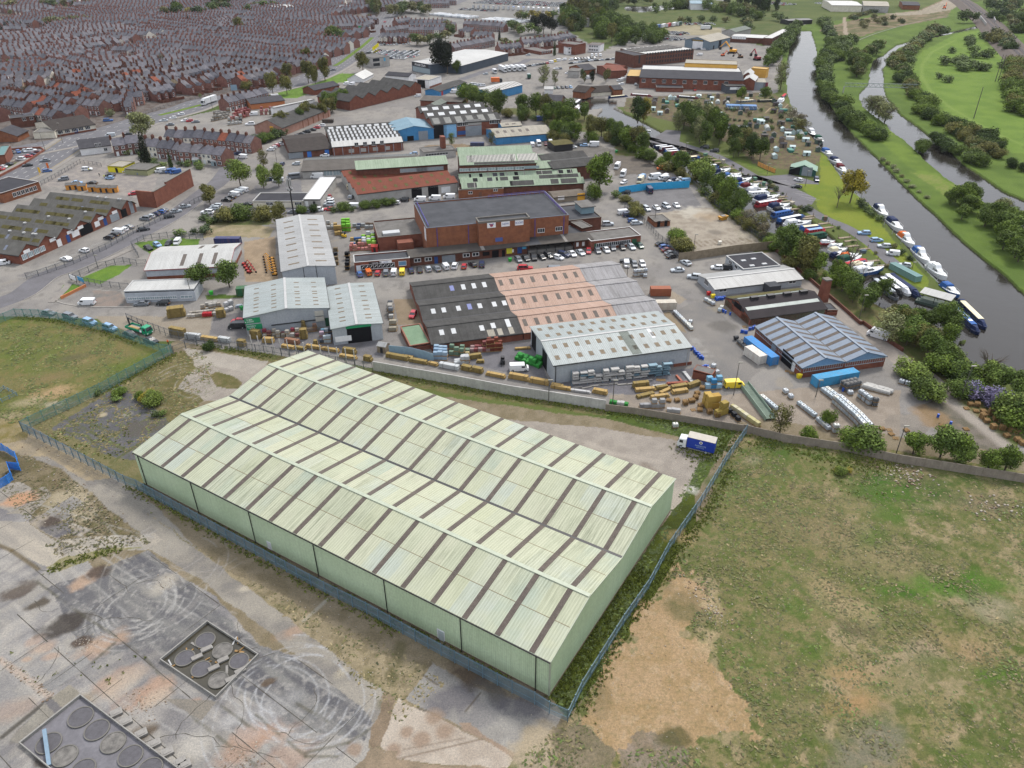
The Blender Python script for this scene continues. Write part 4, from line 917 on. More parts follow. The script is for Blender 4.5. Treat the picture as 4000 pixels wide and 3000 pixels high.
# brown brick body works
b=Bld('body_works','large brown brick works with flat dark roof and tower carrying three white signs','works','h 180,1085','h 55,810','h 1720,940',11.0)
b.walls_flat(K14).flat(K18,.35,.35,P1('blue_edge',hh('6d7484'),.7),K14);MAIN=b
t0,t1=b.L*.345,b.L*.70;tb=MB();tb.box(t0,-3,0,t1,1.5,12.0);tb.build('tower',K14,b.root)
q=MB();q.box(t0-.1,-3.1,12.0,t1+.1,-2.7,12.7);q.box(t0-.1,1.2,12.0,t1+.1,1.6,12.7);q.box(t0-.1,-2.7,12.0,t0+.3,1.2,12.7);q.box(t1-.3,-2.7,12.0,t1+.1,1.2,12.7);q.build('tower_parapet',K38,b.root)
b.box('tower_roof',t0+.3,-2.7,12.0,t1-.3,1.2,12.15,K18)
def tsign(u,lines,logo=False):
 x=t0+(t1-t0)*u;w,h=3.0,1.75;z=10.2
 o=MB().box(x-w/2,-3.12,z,x+w/2,-3.0,z+h).build('sign',K20,b.root)
 for s_ in lines:text('lettering',s_,1.05,K62,o,(x,-3.14,z+h/2),(math.pi/2,0,0),.01,sx=.95 if len(s_)<4 else .8)
 if logo:
  m_=MB();m_.cyl(x,z+.85,-3.15,-3.12,.55,k=16,axis=1);m_.build('emblem',INKR,o)
  m_=MB();m_.rbox(x-.55,-3.14,z+1.1,.5,.05,.35);m_.rbox(x+.55,-3.14,z+1.1,.5,.05,.35);m_.rbox(x,-3.17,z+.55,.16,.03,.6);m_.build('emblem_wings',K62,o)
tsign(.245,[],True);tsign(.52,['NEW']);tsign(.79,['BODIES'])
for u,z in((.39,5.0),):MB().box(t0+(t1-t0)*u-1.3,-3.08,z,t0+(t1-t0)*u+1.3,-3.0,z+1.4).build('window',P1('blue_window',hv('4d5f96'),.3),b.root)
for u in(.8,.93):b.window('AC',u,5.6,2.6,1.5,3,K4,K13)
for u in(.07,.285,.755,.965):b.feat('downpipe','AC',u,3.5,.22,7.2,PURP,.15)
b.feat('banner','AB',.9,6,3,4.3,K20,.1)
for(xa,ya,xb,yb)in((1,1,1,b.W-1),(b.L-1,1,b.L-1,b.W-1),(b.L*.55,b.W-1,b.L-1,b.W-1)):
 rail=MB()
 for z in(11.3,11.8):rail.beam((xa,ya,z),(xb,yb,z),.1)
 nn=int(max(abs(xb-xa),abs(yb-ya))/1.8)
 for k in range(nn+1):rail.beam((xa+(xb-xa)*k/nn,ya+(yb-ya)*k/nn,10.6),(xa+(xb-xa)*k/nn,ya+(yb-ya)*k/nn,11.8),.1)
 rail.build('roof_rail',PURP,b.root)
x0_=b.loc(G('m 560,150',3.7))[0];x1_=b.loc(G('h 2000,1205',3.7))[0];yb_=b.loc(G('m 700,235',0))[1]
xd=b.loc(G('h 1240,1320',0))[0];xe=b.loc(G('h 1760,1300',0))[0]
mb=MB();mb.box(x0_,yb_,0,xd,-.02,3.4);mb.box(xe,yb_,0,x1_-.5,-.02,3.4);mb.box(x1_-14,-.02,0,x1_-.5,9,3.4);mb.build('front_range',K5,b.root)
cn=MB();cn.loft([[(x0_-.5,yb_-1.4,3.42),(x0_-.5,-.02,4.0),(x0_-.5,-.02,4.2),(x0_-.5,yb_-1.4,3.62)],[(x1_,yb_-1.4,3.42),(x1_,-.02,4.0),(x1_,-.02,4.2),(x1_,yb_-1.4,3.62)]]);cn.build('canopy_roof',mhex('canopy_felt','5b5651',False,'6a655f',sc=.5,fine=2),b.root)
for xx,w_ in((b.L*.36,1.2),(b.L*.72,4.5),(b.L*.95,1.0)):
 MB().loft([[(xx+d,yb_-1.3,3.64),(xx+d,-.2,4.2),(xx+d,-.2,4.23),(xx+d,yb_-1.3,3.67)]for d in(-w_/2,w_/2)]).build('roof_patch',K18 if w_>2 else K19,b.root)
b.box('side_roof',x1_-14,-.0,3.4,x1_-.2,9,3.8,K18)
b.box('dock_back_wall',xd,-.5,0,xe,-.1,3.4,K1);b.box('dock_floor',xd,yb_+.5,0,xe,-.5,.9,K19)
for k in range(6):b.box('dock_post',xd+(xe-xd)*k/5-.12,yb_-.6,0,xd+(xe-xd)*k/5+.12,yb_-.35,3.4,GUT)
def fw(u,w,z,h,mat,name='window'):
 x=x0_+(xd-x0_)*u;return MB().box(x-w/2,yb_-.07,z,x+w/2,yb_+.02,z+h).build(name,mat,b.root)
for u in(.06,.15,.47,.55):
 o=fw(u,2.4,1.2,1.4,K4);MB().box(*[c+d for c,d in zip((x0_+(xd-x0_)*u-1.0,yb_-.09,1.4),(0,0,0))],x0_+(xd-x0_)*u-.1,yb_,2.4).build('pane',K13,o);MB().box(x0_+(xd-x0_)*u+.1,yb_-.09,1.4,x0_+(xd-x0_)*u+1.0,yb_,2.4).build('pane',K13,o)
fw(.215,1.2,0,2.5,K30,'door');fw(.32,4.6,0,2.6,K17,'shutter');fw(.64,2.4,1,1.4,K1);fw(.72,2.4,0,2.6,K1,'doorway');fw(.79,1.1,0,2.4,K1,'doorway')
for u in(.845,.87,.925):fw(u,.8,1.2,1.1,K20,'notice')
MB().box(xd-7.5,yb_-.12,.9,xd-5.5,yb_-.02,3).build('yellow_panel',P1('yellow_panel',hv('d8cf3a'),.6),b.root)
MB().box(xd-3.6,yb_-.1,.6,xd-2,yb_-.02,3).build('door',K30,b.root);MB().box(xd-1.9,yb_-.1,2,xd-.4,yb_-.02,3).build('sign',P1('cyan_sign',hv('4aa0c8'),.6),b.root)
for k in range(4):MB().box(xe+1+k*2.2,yb_-.08,.9,xe+1.9+k*2.2,yb_+.02,2.4).build('window',K4,b.root)
b=block('showroom','low brick fireplace showroom with a row of black display windows','shop','g 1612,1455','g 1600,1372','m 555,160','g 1635,1565',roof=K18,wall=K0,par=.3,cap=K2)
b.feat('door','AC',.07,0,1.5,2.5,K31);b.sign('AC',.37,b.he-1.1,4.2,.8,K61,['FIREPLACES'],K21,.5,sx=.8);b.sign('AC',.56,b.he-1.1,4.0,.95,K20,['stoves'],K62,.6)
for k in range(8):
 w_=b.window('AC',.145+.076*k,.9,1.5,1.7,1,K4,K61);x=b.L*(.145+.076*k)
 yy=b.W+.07 if b.flip else-.07
 MB().beam((x-.35,yy,1.4),(x+.35,yy,2.2),.1,.16).build('poster_mark',K21,b.root)
b.window('AC',.86,1.2,2.6,1.6,1,K4,P1('blue_display',hv('5f86a8'),.4))
b=block('flat_wing','flat roofed brick wing left of the brown brick works','building','g 1872,1185','g 1822,1005','h 140,1140','g 1890,1330',roof=K9,wall=K0,par=.3)
b.box('roof_hatch',2,2,b.he-.3,8,5,b.he+.5,K26);b.box('plant_room',b.L*.4,-4,0,b.L*.75,-.05,b.he*.75,K0)
b=block('side_wing','flat roofed annex right of the brown brick works','building','h 1722,1000','h 1672,838','h 2072,962',he=5.2,roof=K18,wall=K5,par=.2)
b.box('roof_cabin',b.L*.55,b.W*.35,5.0,b.L*.95,b.W*.75,7.6,P1('cabin_blue',hv('7c96a0'),.7));b.box('cabin_roof',b.L*.52,b.W*.3,7.6,b.L*.98,b.W*.8,7.85,K9)
b=block('brick_box','small brick plant house between the annex and the pale office roof','building','h 1862,1085','h 1818,1002','h 1975,1062',he=5.0,roof=K9,wall=K5,par=.1)
b=block('end_office','low brick office with white windows and two green doors','office','h 1960,1225','h 1925,1120','i 288,1160','h 1975,1330',roof=K9,wall=K0,par=.2,cap=K2)
for k in range(8):b.window('AC',.15+.085*k,1.1,1.7,1.5,2)
b.feat('door','AC',.1,0,1.2,2.6,K60);b.feat('door','AC',.87,0,1.8,2.6,K60)
# red, grey and green roofed works behind
b=shed('red_workshop','whitewashed workshop with four red sheeted roof spans','workshop','g 1652,718','g 1592,462','h 512,588','g 1672,828',rise=1.3,nspan=4,roof=K57,wall=K12,rf=.6)
for sl in range(0,8,2):
 for k in range(9):b.light(sl,b.L*(.07+.107*k),1.3,.35,.75,K48,'mossy_rooflight')
for u in(.58,.75):b.feat('doorway','AC',u,0,4.5,4,K1)
b.feat('fascia','AC',.5,b.he-.9,b.L*.96,.7,K2);b.feat('shutter','AC',.88,.5,4,2.5,K31)
b=shed('long_shed','long low shed with a grey glazed ridge and whitewashed wall','shed','g 1050,470','g 1030,332','g 2300,415','g 1060,545',rise=1.6,roof=mhex('brown_cement_roof','77716b',False,'67615b',sc=.3),wall=K12,rf=.55)
for k in range(26):b.light(1,b.L*(.02+.038*k),1.9,.02,.97,K58,'glazing_bay')
b.window('AC',.22,.8,4,2.4,3,K4,K16);b.window('AC',.3,.8,4,2.4,3,K4,K16)
b=shed('green_hall','brick hall with a pale green roof behind the red workshop','works','g 1640,452','g 1628,358','h 410,388',he=8.0,rise=1.8,roof=K46,wall=K5)
for u in(.62,.8):b.window('AC',u,5.6,12,1.6,8,K12,K16,'window_band')
b=shed('clerestory_hall','brick hall with two pale green spans, dark roof glazing and a window band','works','h 548,402','h 478,238','h 1368,374',he=9.0,rise=2.6,nspan=2,roof=K46,wall=K5)
for q,w_ in((.13,2.6),(.42,19),(.7,2.4),(.9,9)):b.light(0,b.L*q,w_,.25,.9,K58,'roof_glazing')
b.light(0,b.L*.58,b.L*.8,.02,.22,K6,'roof_flat')
for k in range(7):b.window('AC',.06+.118*k,6.3,4.8,1.3,4,K4,K16,'window_band')
b.feat('window_band','AC',.92,6.5,8,1.2,K16)
b=shed('broken_roof_works','low works with three pale green roof spans, many sheets missing','works','h 572,655','h 505,515','h 1882,592',base='h 1886,692',at='C',rise=1.5,nspan=3,roof=K46,wall=K5)
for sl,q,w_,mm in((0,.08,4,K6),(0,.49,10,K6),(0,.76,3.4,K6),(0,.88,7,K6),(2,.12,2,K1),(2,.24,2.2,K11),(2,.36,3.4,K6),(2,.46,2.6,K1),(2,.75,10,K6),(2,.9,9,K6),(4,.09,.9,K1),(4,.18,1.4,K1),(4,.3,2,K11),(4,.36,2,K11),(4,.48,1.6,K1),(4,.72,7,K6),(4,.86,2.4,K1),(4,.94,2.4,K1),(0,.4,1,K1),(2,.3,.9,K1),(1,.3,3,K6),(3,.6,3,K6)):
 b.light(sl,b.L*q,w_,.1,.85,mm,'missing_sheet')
for q in(.1,.24,.4,.55,.7,.84,.95):
 b.light(random.choice((0,2,4)),b.L*q,.35,-.1,1,K19,'bare_beam',.1)
b=block('stair_block','small flat roofed brick block between the red workshop and the broken roof','building','h 528,672','h 530,648','h 1015,655','h 545,772',roof=K18,wall=K14)
b.window('AC',.26,2.2,1.8,1.1,2);b.window('AC',.82,3,1.8,1.0,2);b.feat('door','AC',.48,0,1.3,2.8,P1('brown_door',hv('6a4a3a'),.6))
b=shed('dark_shed','long dark sheeted shed with two spans right of the green roofs','shed','h 1552,442','h 1532,275','h 2040,392',he=6,rise=1.5,nspan=2,roof=K6,wall=K5)
b=shed('green_link','short pale green twin span joining the dark shed','shed','h 1372,440','h 1362,288','h 1543,430',he=6.0,rise=1.5,nspan=2,roof=K46,wall=K5)
b=block('pale_office','small grey rendered office with a brick chimney and window strip','office','h 150,262','h 122,212','h 500,230','h 155,345',roof=K9,wall=K12,par=.1)
b.window('AC',.4,b.he-2,b.L*.7,1.1,8,K4,K13,'window_band');b.box('chimney',b.L*.62,b.W*.4,b.he,b.L*.75,b.W*.8,b.he+5.5,K0)
b=shed('timber_hut','long brown mossy roofed hut with a yellow door','hut','h 1562,752','h 1508,690','h 1900,722','h 1588,808',rise=.6,roof=M('brown_hut_roof',hh('8a7f72'),hh('766c60'),.5,3,corr=(0,.4,.4)),wall=mhex('hut_wall','8d8272',True))
b.feat('door','AC',.86,0,3.2,3,P1('yellow_door',hv('e0a52e'),.6));b.feat('notice','AC',.22,1,2.8,1.5,K20)
b=shed('checker_roof_works','brick works whose dark roof carries rows of white rooflights like a checkerboard','works','g 1375,208','b 1275,1392','g 2140,150','g 1395,300',rise=1.6,nspan=6,rf=.6,roof=K6,wall=K0)
b.light(0,b.L*.5,b.L,0,1,K10,'white_front_slope')
for sl in(2,4,6,8):
 for k in range(16):b.light(sl,b.L*(.03+.062*k),b.L*.031,.1,.9,K26)
for k in range(8):b.light(10,b.L*(.08+.115*k),b.L*.07,.2,.8,K26)
for k in range(4):b.window('AC',.34+.12*k,3.6,2,2,2)
for k in range(9):b.feat('pilaster','AC',.02+.12*k,0,.35,b.he-.2,P1('grey_pilaster',hv('8a8890'),.6),.12)
for k in range(4):b.feat('panel','AC',.26+.17*k,.8,2.6,1.8,K12)
b=shed('tiled_store','dark tiled single storey store with blue doors','store','g 920,265','g 1052,72','g 1368,222','g 930,335',rise=2.2,roof=K47,wall=K5)
for u in(.45,.88):b.feat('door','AC',u,0,2,2.8,P1('bright_blue_door',hv('2f6fc0'),.5))
b.feat('shutter','AC',.13,.1,7,2.8,K17)
b=shed('blue_unit','bright blue unit with a light blue roof and grey shutter','unit','c 258,1388','c -150,1425','c 165,1295','c 262,1500',apex='c 30,1362',roof=R_LB,wall=K35)
b.feat('shutter','AB',.72,0,5,4.5,K17);b.feat('doorway','AB',.38,0,3.5,2.5,K1)
b=shed('brick_unit','brick works with rows of glazed rooflights and tall dark doorway','works','c 252,1352','c 170,1165','c 985,1295','c 282,1500',rise=2.4,nspan=3,roof=K6,wall=K0)
for k in range(6):b.light(0,b.L*(.07+.165*k),3.6,.12,.85,K58)
for sl in(2,4):
 for k in range(6):b.light(sl,b.L*(.08+.165*k),3.4,.35,.75,K26)
b.feat('doorway','AC',.1,0,7,7,K1);b.feat('open_door','AC',.245,0,7,7,P1('pale_blue_door',hv('7fb0d6'),.5));b.feat('panel','AC',.59,5.5,9,3,K12);b.feat('shutter','AC',.59,0,9,5.2,K17)
for u in(.39,.47,.87,.95):
 b.window('AC',u,5.5,3,2,3,K4,K13);b.feat('window','AC',u,1,3,2,K30)
b=shed('blue_shed','long blue sided shed with a cream roof and small rooflights','shed','c 935,1487','c 795,1398','c 1532,1440','c 942,1565',apex='c 868,1398',roof=K24,wall=K35)
b.lights((0,),5,1.6,.45,.75,K25,.08,.62)
b=shed('blue_shed','small cream roofed shed behind the long blue sided shed','shed','c 1000,1370','c 985,1332','c 1210,1355',he=5.5,rise=1,roof=K24,wall=K35);b.lights((0,),2,2,.4,.7,K25,.3,.65)
# seven-gabled units on the left
b=shed('gabled_units','long brick industrial units with seven mossy cement gables beside the street','works','f 200,1375','f 1318,800','f -700,1255','f 235,1475',rise=2.5,nspan=7,roof=M('grey_cement_roof',hh('86847f'),hh('75736e'),.35,3,.95,.15,corr=(0,.35,.3),streak=1,dirt=hh('5a5852'),dirt_amt=.4),wall=K0,gut=GUT)
rr=random.Random(5)
for sl in range(14):
 for k in range(12):
  if rr.random()<.5:b.light(sl,b.L*(.05+.08*k)+rr.uniform(-1,1),rr.uniform(3,6),.3,.62,K48,'mossy_patch')
 if rr.random()<.5:b.light(sl,b.L*rr.uniform(.1,.5),1,.3,.7,P1('blue_grey_sheet',hh('8d95a8'),.6),'replaced_sheet')
for k in range(4):b.window('AB',.035+.045*k,1.2,2.2,1.8,3,K4,K16)
for u,w,h_,mm,nm in((.30,2,2.6,K4,'window'),(.375,1.5,2.8,K30,'door'),(.44,3.4,2.2,K4,'shop_window'),(.53,6,3.6,K1,'doorway'),(.63,2.4,2,K20,'sign'),(.70,1.6,2.8,K30,'door'),(.79,4.5,3,K17,'shutter'),(.88,3,3,K1,'doorway'),(.96,2,4.8,K17,'shutter')):b.feat(nm,'AB',u,.2 if h_>2.5 else 1.1,w,h_,mm)
for u in(.06,.26,.40,.49,.67,.8):b.feat('sign','AB',u,b.he-.4,2.6,1.1,K20,.12)
for k in range(12):MB().cyl(-3,4,0,.5,.55,k=8).build('roof_vent',K2,b.root).location=Vector((b.L*rr.uniform(.05,.6)+3,b.W/7*(rr.randint(0,6)+.5)-4,b.he+2.5))
b=block('corner_office','flat dark roofed office with a white fascia beside the gabled units','office','f 10,705','f -150,600','f 418,578',he=4.2,roof=K36,wall=K14,par=.1,cap=K2)
for k in range(6):b.window('AC',.3+.11*k,1.2,1.6,1.8,2)
# right-hand group
b=block('grey_office','flat black roofed grey office with small windows near the wooden fence','office','o 840,282','o 632,138','o 1240,240',base='o 620,232',at='B',roof=K36,wall=K45,par=.1,cap=K2)
for u in(.3,.62):b.window('AB',u,1.6,2,1.3,2)
for u,v in((.2,.5),(.5,.55),(.25,.12),(.6,.15)):b.box('roof_hatch',b.L*u,b.W*v,b.he-.1,b.L*u+1.6,b.W*v+1,b.he+.25,K26)
b=shed('pale_shed','pale roofed grey shed with white pallets stacked along its wall','shed','o 535,500','o 360,345','o 1478,388','o 542,575',apex='o 457,388',roof=K29,wall=K45,cap=K2)
b.window('AB',.5,1.4,2.6,1.8,3);b.window('AC',.09,1.3,2.6,1.2,2);b.window('AC',.885,1.3,2.6,1.2,2)
b.box('side_store',b.L*.55,-3.5 if not b.flip else b.W,0,b.L*.68,0 if not b.flip else b.W+3.5,2.8,K18)
b=shed('black_roof_factory','factory with a black roof, two pale roof strips and green glazed walls','factory','o 915,812','o 650,588','o 1735,705','o 932,888',apex='o 795,625',roof=R_TW,wall=K0,plinth=K0)
GLZ=M('green_glazing',hv('9fb59a'),hv('7f967e'),.8,3,.3,.5,corr=(0,.8,.5))
b.feat('glazed_band','AC',.5,b.he-2.2,b.L*.97,1.9,GLZ,.08);b.feat('glazed_band','AB',.82,b.he-2.2,b.W*.3,1.9,GLZ,.08);b.feat('glazed_band','AB',.15,b.he-2.2,b.W*.28,1.9,GLZ,.08);b.feat('doorway','AB',.5,0,4,3.6,K1)
b.feat('dark_gable_board','AB',.5,b.he,b.W*.5,.9,GUT,.05)
b.light(0,b.L*.5,b.L*.96,.42,.6,M('strip_glazing',hh('b2beb8'),hh('95a39d'),.5,3,.5,.4),'strip_rooflight');b.light(1,b.L*.5,b.L*.9,.55,.72,K8['strip_glazing'],'strip_rooflight');b.light(1,b.L*.5,b.L,.02,.5,K48,'mossy_slope')
for k in range(4):MB().box(b.L*(.15+.22*k),b.W*.5-.6,b.hr-.2,b.L*(.15+.22*k)+2.4,b.W*.5+.6,b.hr+.9).build('ridge_vent',GUT,b.root)
ch=G('o 1690,630');hc=height(P('o 1690,630')[0],P('o 1700,395')[0])
t=E('brick_chimney','square red brick chimney stack beside the black roofed factory','chimney',ch,b.rz);mb=MB();mb.loft([[(-1.2,-1.2,0),(1.2,-1.2,0),(1.2,1.2,0),(-1.2,1.2,0)],[(-1.0,-1.0,hc),(1.0,-1.0,hc),(1.0,1.0,hc),(-1.0,1.0,hc)]]);mb.build('shaft',K0,t);MB().box(-1.1,-1.1,hc,1.1,1.1,hc+.4).build('cap',K38,t)
b=block('boiler_house','flat roofed brick boiler house behind the black roofed factory','building','o 1745,725','o 1700,650','o 1862,720',base='o 1750,785',roof=K18,wall=K0,par=.1)
b=shed('blue_roof_factory','brick factory with two blue grey roof spans and long window bands','factory','o 1480,1345','o 2349,1200','o 980,905','o 1490,1455',apex='o 1722,1240',nspan=2,roof=R_BL,wall=STEELB,cap=R_BL,plinth=K0,ph=2.6)
for sl in range(4):
 for k in range(7):b.light(sl,b.L*(.09+.137*k),1.1,.03,.97,K25,'rooflight_strip')
for sd,n_ in(('AB',34),('AC',26)):
 ln_=b.side(sd)[2]
 for k in range(2):b.window(sd,.25+.5*k,b.he-1.35,ln_*.47,1.2,n_//2,P1('window_grey',hv('9aa4aa'),.5),K13,'window_band')
b.feat('doorway','AC',.71,0,5,3.6,K1,.12);b.feat('door','AC',.84,0,1.6,2.6,K31,.12);b.feat('door','AC',.42,0,2,2.6,K17,.12)
# brick boundary wall, left centre
h1=height(P('f 1690,862')[0],P('f 1700,690')[0]);h2=height(P('f 2088,625')[0],P('f 2042,440')[0])
t=E('brick_wall','tall red brick boundary wall stepping up beside the car wash','wall',G('f 1690,862'));bw=t
a_,c_=G('f 1690,862')-bw.location,G('f 2088,625')-bw.location;mid=a_.lerp(c_,.33);d_=(c_-a_).normalized();n_=Vector((-d_.y,d_.x,0))*.35
for p_,q_,hh_ in((a_,mid,h1),(mid+d_*.01,c_,h2)):
 mb=MB();mb.prism([(p_+n_)[:2],(p_-n_)[:2],(q_-n_)[:2],(q_+n_)[:2]],0,hh_);mb.build('wall_length',K0,t);mb=MB();mb.prism([(p_+n_*1.3)[:2],(p_-n_*1.3)[:2],(q_-n_*1.3)[:2],(q_+n_*1.3)[:2]],hh_,hh_+.15);mb.build('coping',K38,t)
r_=G('f 1510,845')-bw.location;mb=MB();n2=Vector((0,.35,0));mb.prism([(r_-n2)[:2],(a_-n2)[:2],(a_+n2)[:2],(r_+n2)[:2]],0,h1);mb.build('wall_return',K0,t)
# fences and walls
K39=M('galvanised_steel',hv('718b99'),hv('627c8a'),.5,3,.5,.4,metal=.2);TEALF=M('green_weldmesh',hv('5f8a86'),hv('537b78'),.5,3,.6,.3);K22=M('dark_steel_mesh',hv('5c6064'),hv('4d5155'),.5,3,.6,.3);K28=M('weathered_timber',hv('8a7d6a'),hv('756a59'),.8,4)
def R1(pts,d):
 out=[Vector(pts[0][:2])];acc=0
 for p,q in zip(pts[:-1],pts[1:]):
  p,q=Vector(p[:2]),Vector(q[:2]);l=(q-p).length;n=max(1,round(l/d))
  out+=[p.lerp(q,k/n)for k in range(1,n+1)]
 return out
def F1(name,label,line,h,mat,pitch=.15,pw=.085,post=2.75,rails=(.35,.9),cat='fence',horiz=0,top=0):
 pts=GG(line)if isinstance(line,str)else line
 ps=R1(pts,post);o=Vector((ps[0].x,ps[0].y,0));t=E(name,label,cat,o)
 pal=MB();rl=MB();pm=MB().box(-.06,-.06,0,.06,.06,h+top).mesh('post',mat)
 for k,p in enumerate(ps):
  obj('post',pm,t,(p.x-o.x,p.y-o.y,0))
  if k==len(ps)-1:break
  q=ps[k+1];d=q-p;l=d.length;a=math.atan2(d.y,d.x);n=Vector((-d.y,d.x))/l*.05
  for r in rails:rl.beam((p.x-o.x,p.y-o.y,h*r),(q.x-o.x,q.y-o.y,h*r),.05,.07)
  m_=int(l/pitch)
  for j in range(m_):
   c=p.lerp(q,(j+.5)/m_)+n;x,y=c.x-o.x,c.y-o.y;dx,dy=math.cos(a)*pw/2,math.sin(a)*pw/2
   pal.face([(x-dx,y-dy,.05),(x+dx,y+dy,.05),(x+dx,y+dy,h-.12),(x,y,h),(x-dx,y-dy,h-.12)])
  for j in range(horiz):
   z=.1+(h-.15)*j/(horiz-1);pal.beam((p.x-o.x+n.x,p.y-o.y+n.y,z),(q.x-o.x+n.x,q.y-o.y+n.y,z),.03)
 pal.build('pale_panel',mat,t);rl.build('rail',mat,t);return t
F1('palisade_fence','long galvanised palisade fence in front of the green warehouse','q 200,412 640,640 1090,880 1200,922 1580,1132 2212,1482 s 360,20 600,150 960,330 1600,690 2212,1012 t 195,1110 320,1190 480,1262',3.0,K39)
F1('palisade_fence','palisade fence between the warehouse end and the bare field','t 480,1262 600,1005 960,430 1180,115 v 140,832 300,602 420,402 524,252',2.9,K39)
F1('mesh_fence','teal mesh fence running between the grass field and the old tarmac pad','k 1870,1192 1480,1410 1100,1622 q 600,215 270,372 200,412',3.0,TEALF,.13,.06)
F1('mesh_fence','teal mesh fence along the lane with cars parked behind it','k -60,890 180,792 440,802 640,832 810,884 1150,955 1450,1065 1730,1172 1870,1192',2.7,TEALF,.13,.06)
F1('lane_gate','grey mesh gate across the lane end by the timber yard','k 1880,1190 2010,1140 2130,1085',2.4,K22,.3,.05,cat='gate')
F1('yard_fence','dark mesh fence along the timber yard with stacked timber behind','k 1380,840 1500,890 1850,1020 2120,1072 l 190,965 740,1030 1200,1095 1900,1205 2090,1245',2.6,K22,.3,.04,2.6,horiz=8)
TALL=MB().box(-.11,-.11,0,.11,.11,5.2).mesh('steel_post',K37)
pl=R1(GG('l 800,1035 1190,1090 1905,1200'),2.35)
for p in pl:tag(obj('rack_post',TALL,None,(p.x,p.y,0)),'tall pale steel post standing at the timber yard edge','post','tall posts at the timber yard edge')
def S4(name,label,line,h,mat,th=.2,post=None,pmat=None,cat='wall',pd=2.8,ph=0):
 pts=GG(line);o=Vector((pts[0].x,pts[0].y,0));t=E(name,label,cat,o);mb=MB();pm=MB()
 for p,q in zip(pts[:-1],pts[1:]):
  d=(q-p).normalized();n=Vector((-d.y,d.x,0))*th/2;p_,q_=p-o,q-o
  mb.prism([(p_-n)[:2],(q_-n)[:2],(q_+n)[:2],(p_+n)[:2]],0,h)
 mb.build('wall_panel',mat,t)
 if post:
  for p in R1(pts,pd):pm.box(p.x-o.x-post/2,p.y-o.y-post/2,0,p.x-o.x+post/2,p.y-o.y+post/2,h+ph)
  pm.build('post',pmat or mat,t)
 return t
K51=M('concrete_panels',hv('8d8478'),hv('7d7468'),.5,3,streak=2,dirt_amt=.4)
S4('concrete_wall','pale grey concrete wall below the timber racks, bordering the warehouse drive','m 165,1372 500,1432 1000,1518 1650,1640 n 400,1562 700,1610 1010,1660',2.7,K37,.25)
S4('panel_wall','brown panel wall behind the parked blue box lorry','n 1012,1672 x 440,425 900,500 1115,535',1.9,K51,.15,.2,K51)
S4('panel_wall','weathered concrete panel wall between the container yard and the bare field','x 1115,535 v 560,250 700,285 1000,330 1269,388 w 1100,742 1400,790',2.1,K51,.15,.22,K51)
S4('blue_hoarding','bright blue hoarding at the back of the gravel car park','i 45,712 330,672 600,655 805,642',3.0,P1('bright_blue_board',hv('2f9fd0'),.6),.08,.12,K8['bright_blue_board'],cat='hoarding')
S4('timber_fence','tall wooden fence between the concrete slab yard and the grey office','i 690,1440 860,1420 1300,1352 1740,1305',3.0,K28,.1,.16,K28,cat='fence')
S4('yard_hoarding','curved pale blue sheet fence beside the garden shed display','m 335,1195 560,1215 700,1250 815,1290',2.6,P1('pale_blue_sheet',hv('7c95a6'),.6),.08,cat='hoarding')
F1('weld_fence','dark mesh fence down the left side of the concrete slab yard','i 110,860 300,1010 470,1200 560,1270 690,1440',2.4,K22,.22,.05)
S4('river_wall','low brick wall along the lane below the canal trees','i 1740,1335 1900,1450 o 1250,140 1700,530 1900,700 2100,880 p 470,1010 700,1180 900,1310',1.1,K5,.4)
F1('street_fence','grey mesh fence between the units forecourt and the estate street','f 290,1630 420,1600 800,1470 1150,1310 1500,1110 1850,950 2200,770',2.2,K22,.35,.045,3,horiz=7)
F1('street_fence','grey mesh fence round the depot lawn and its corner','k 760,395 900,430 1100,470 1300,492 1400,500',2.2,K22,.3,.045,3,horiz=7)
F1('street_fence','grey mesh fence along the lawn edge above the depot yard','k 800,395 870,360 1060,275 1340,215 1480,240 1590,240',2.2,K22,.35,.045,3,horiz=6)
F1('corner_fence','grey mesh fence round the small lawn with parked cars','f 1500,1400 1430,1290 1560,1220 1900,1180 2200,1210',2.4,K22,.35,.045,3,horiz=6)
F1('main_road_fence','railings beside the car wash and main road','f 450,620 640,520 870,380 1100,420',2.0,K22,.5,.045,3,horiz=5)
t=S4('dwarf_wall','low orange brick wall edging the corner lawn','k 662,604 930,470',.9,P1('orange_brick',hv('b5734a'),.9),.3)
F1('palisade_fence','dark palisade fence round the boat yard path and blue hoarding trees','i 850,620 1100,850 1260,960 1400,1090 1640,1250 1740,1335',2.3,K22,.3,.05)
S4('park_wall','curved low red brick wall round the corner car park','f -40,550 250,400 480,250 440,222 200,235 50,250',1.0,K0,.35)
S4('orange_fence','orange timber panel fence beside the green boathouse','i 1545,405 1640,450 1735,488',1.9,P1('orange_timber',hv('c98f4a'),.8),.08,.14,K28,cat='fence')
for ln,lb in(('b 0,1050 300,980 640,890','near terraces'),('a 1560,1240 1900,1120 2212,1050','white lorry')):F1('road_fence','dark railings between the dual carriageway and the back yards by the '+lb,ln,1.8,K22,.6,.06,4,horiz=4)
F1('blue_site_fence','bright blue barrier fence round a pit at the left edge','q -60,940 80,860 115,830 85,740 180,750 150,650 40,580 -60,570',2.2,P1('barrier_blue',hv('2f7fd0'),.6),.1,.085,2.4,cat='fence')
F1('mesh_cage','small square of steel barriers on the grass field','q -20,100 40,45 150,100 20,160 -20,110',1.1,K39,.2,.03,2.2,cat='barrier')
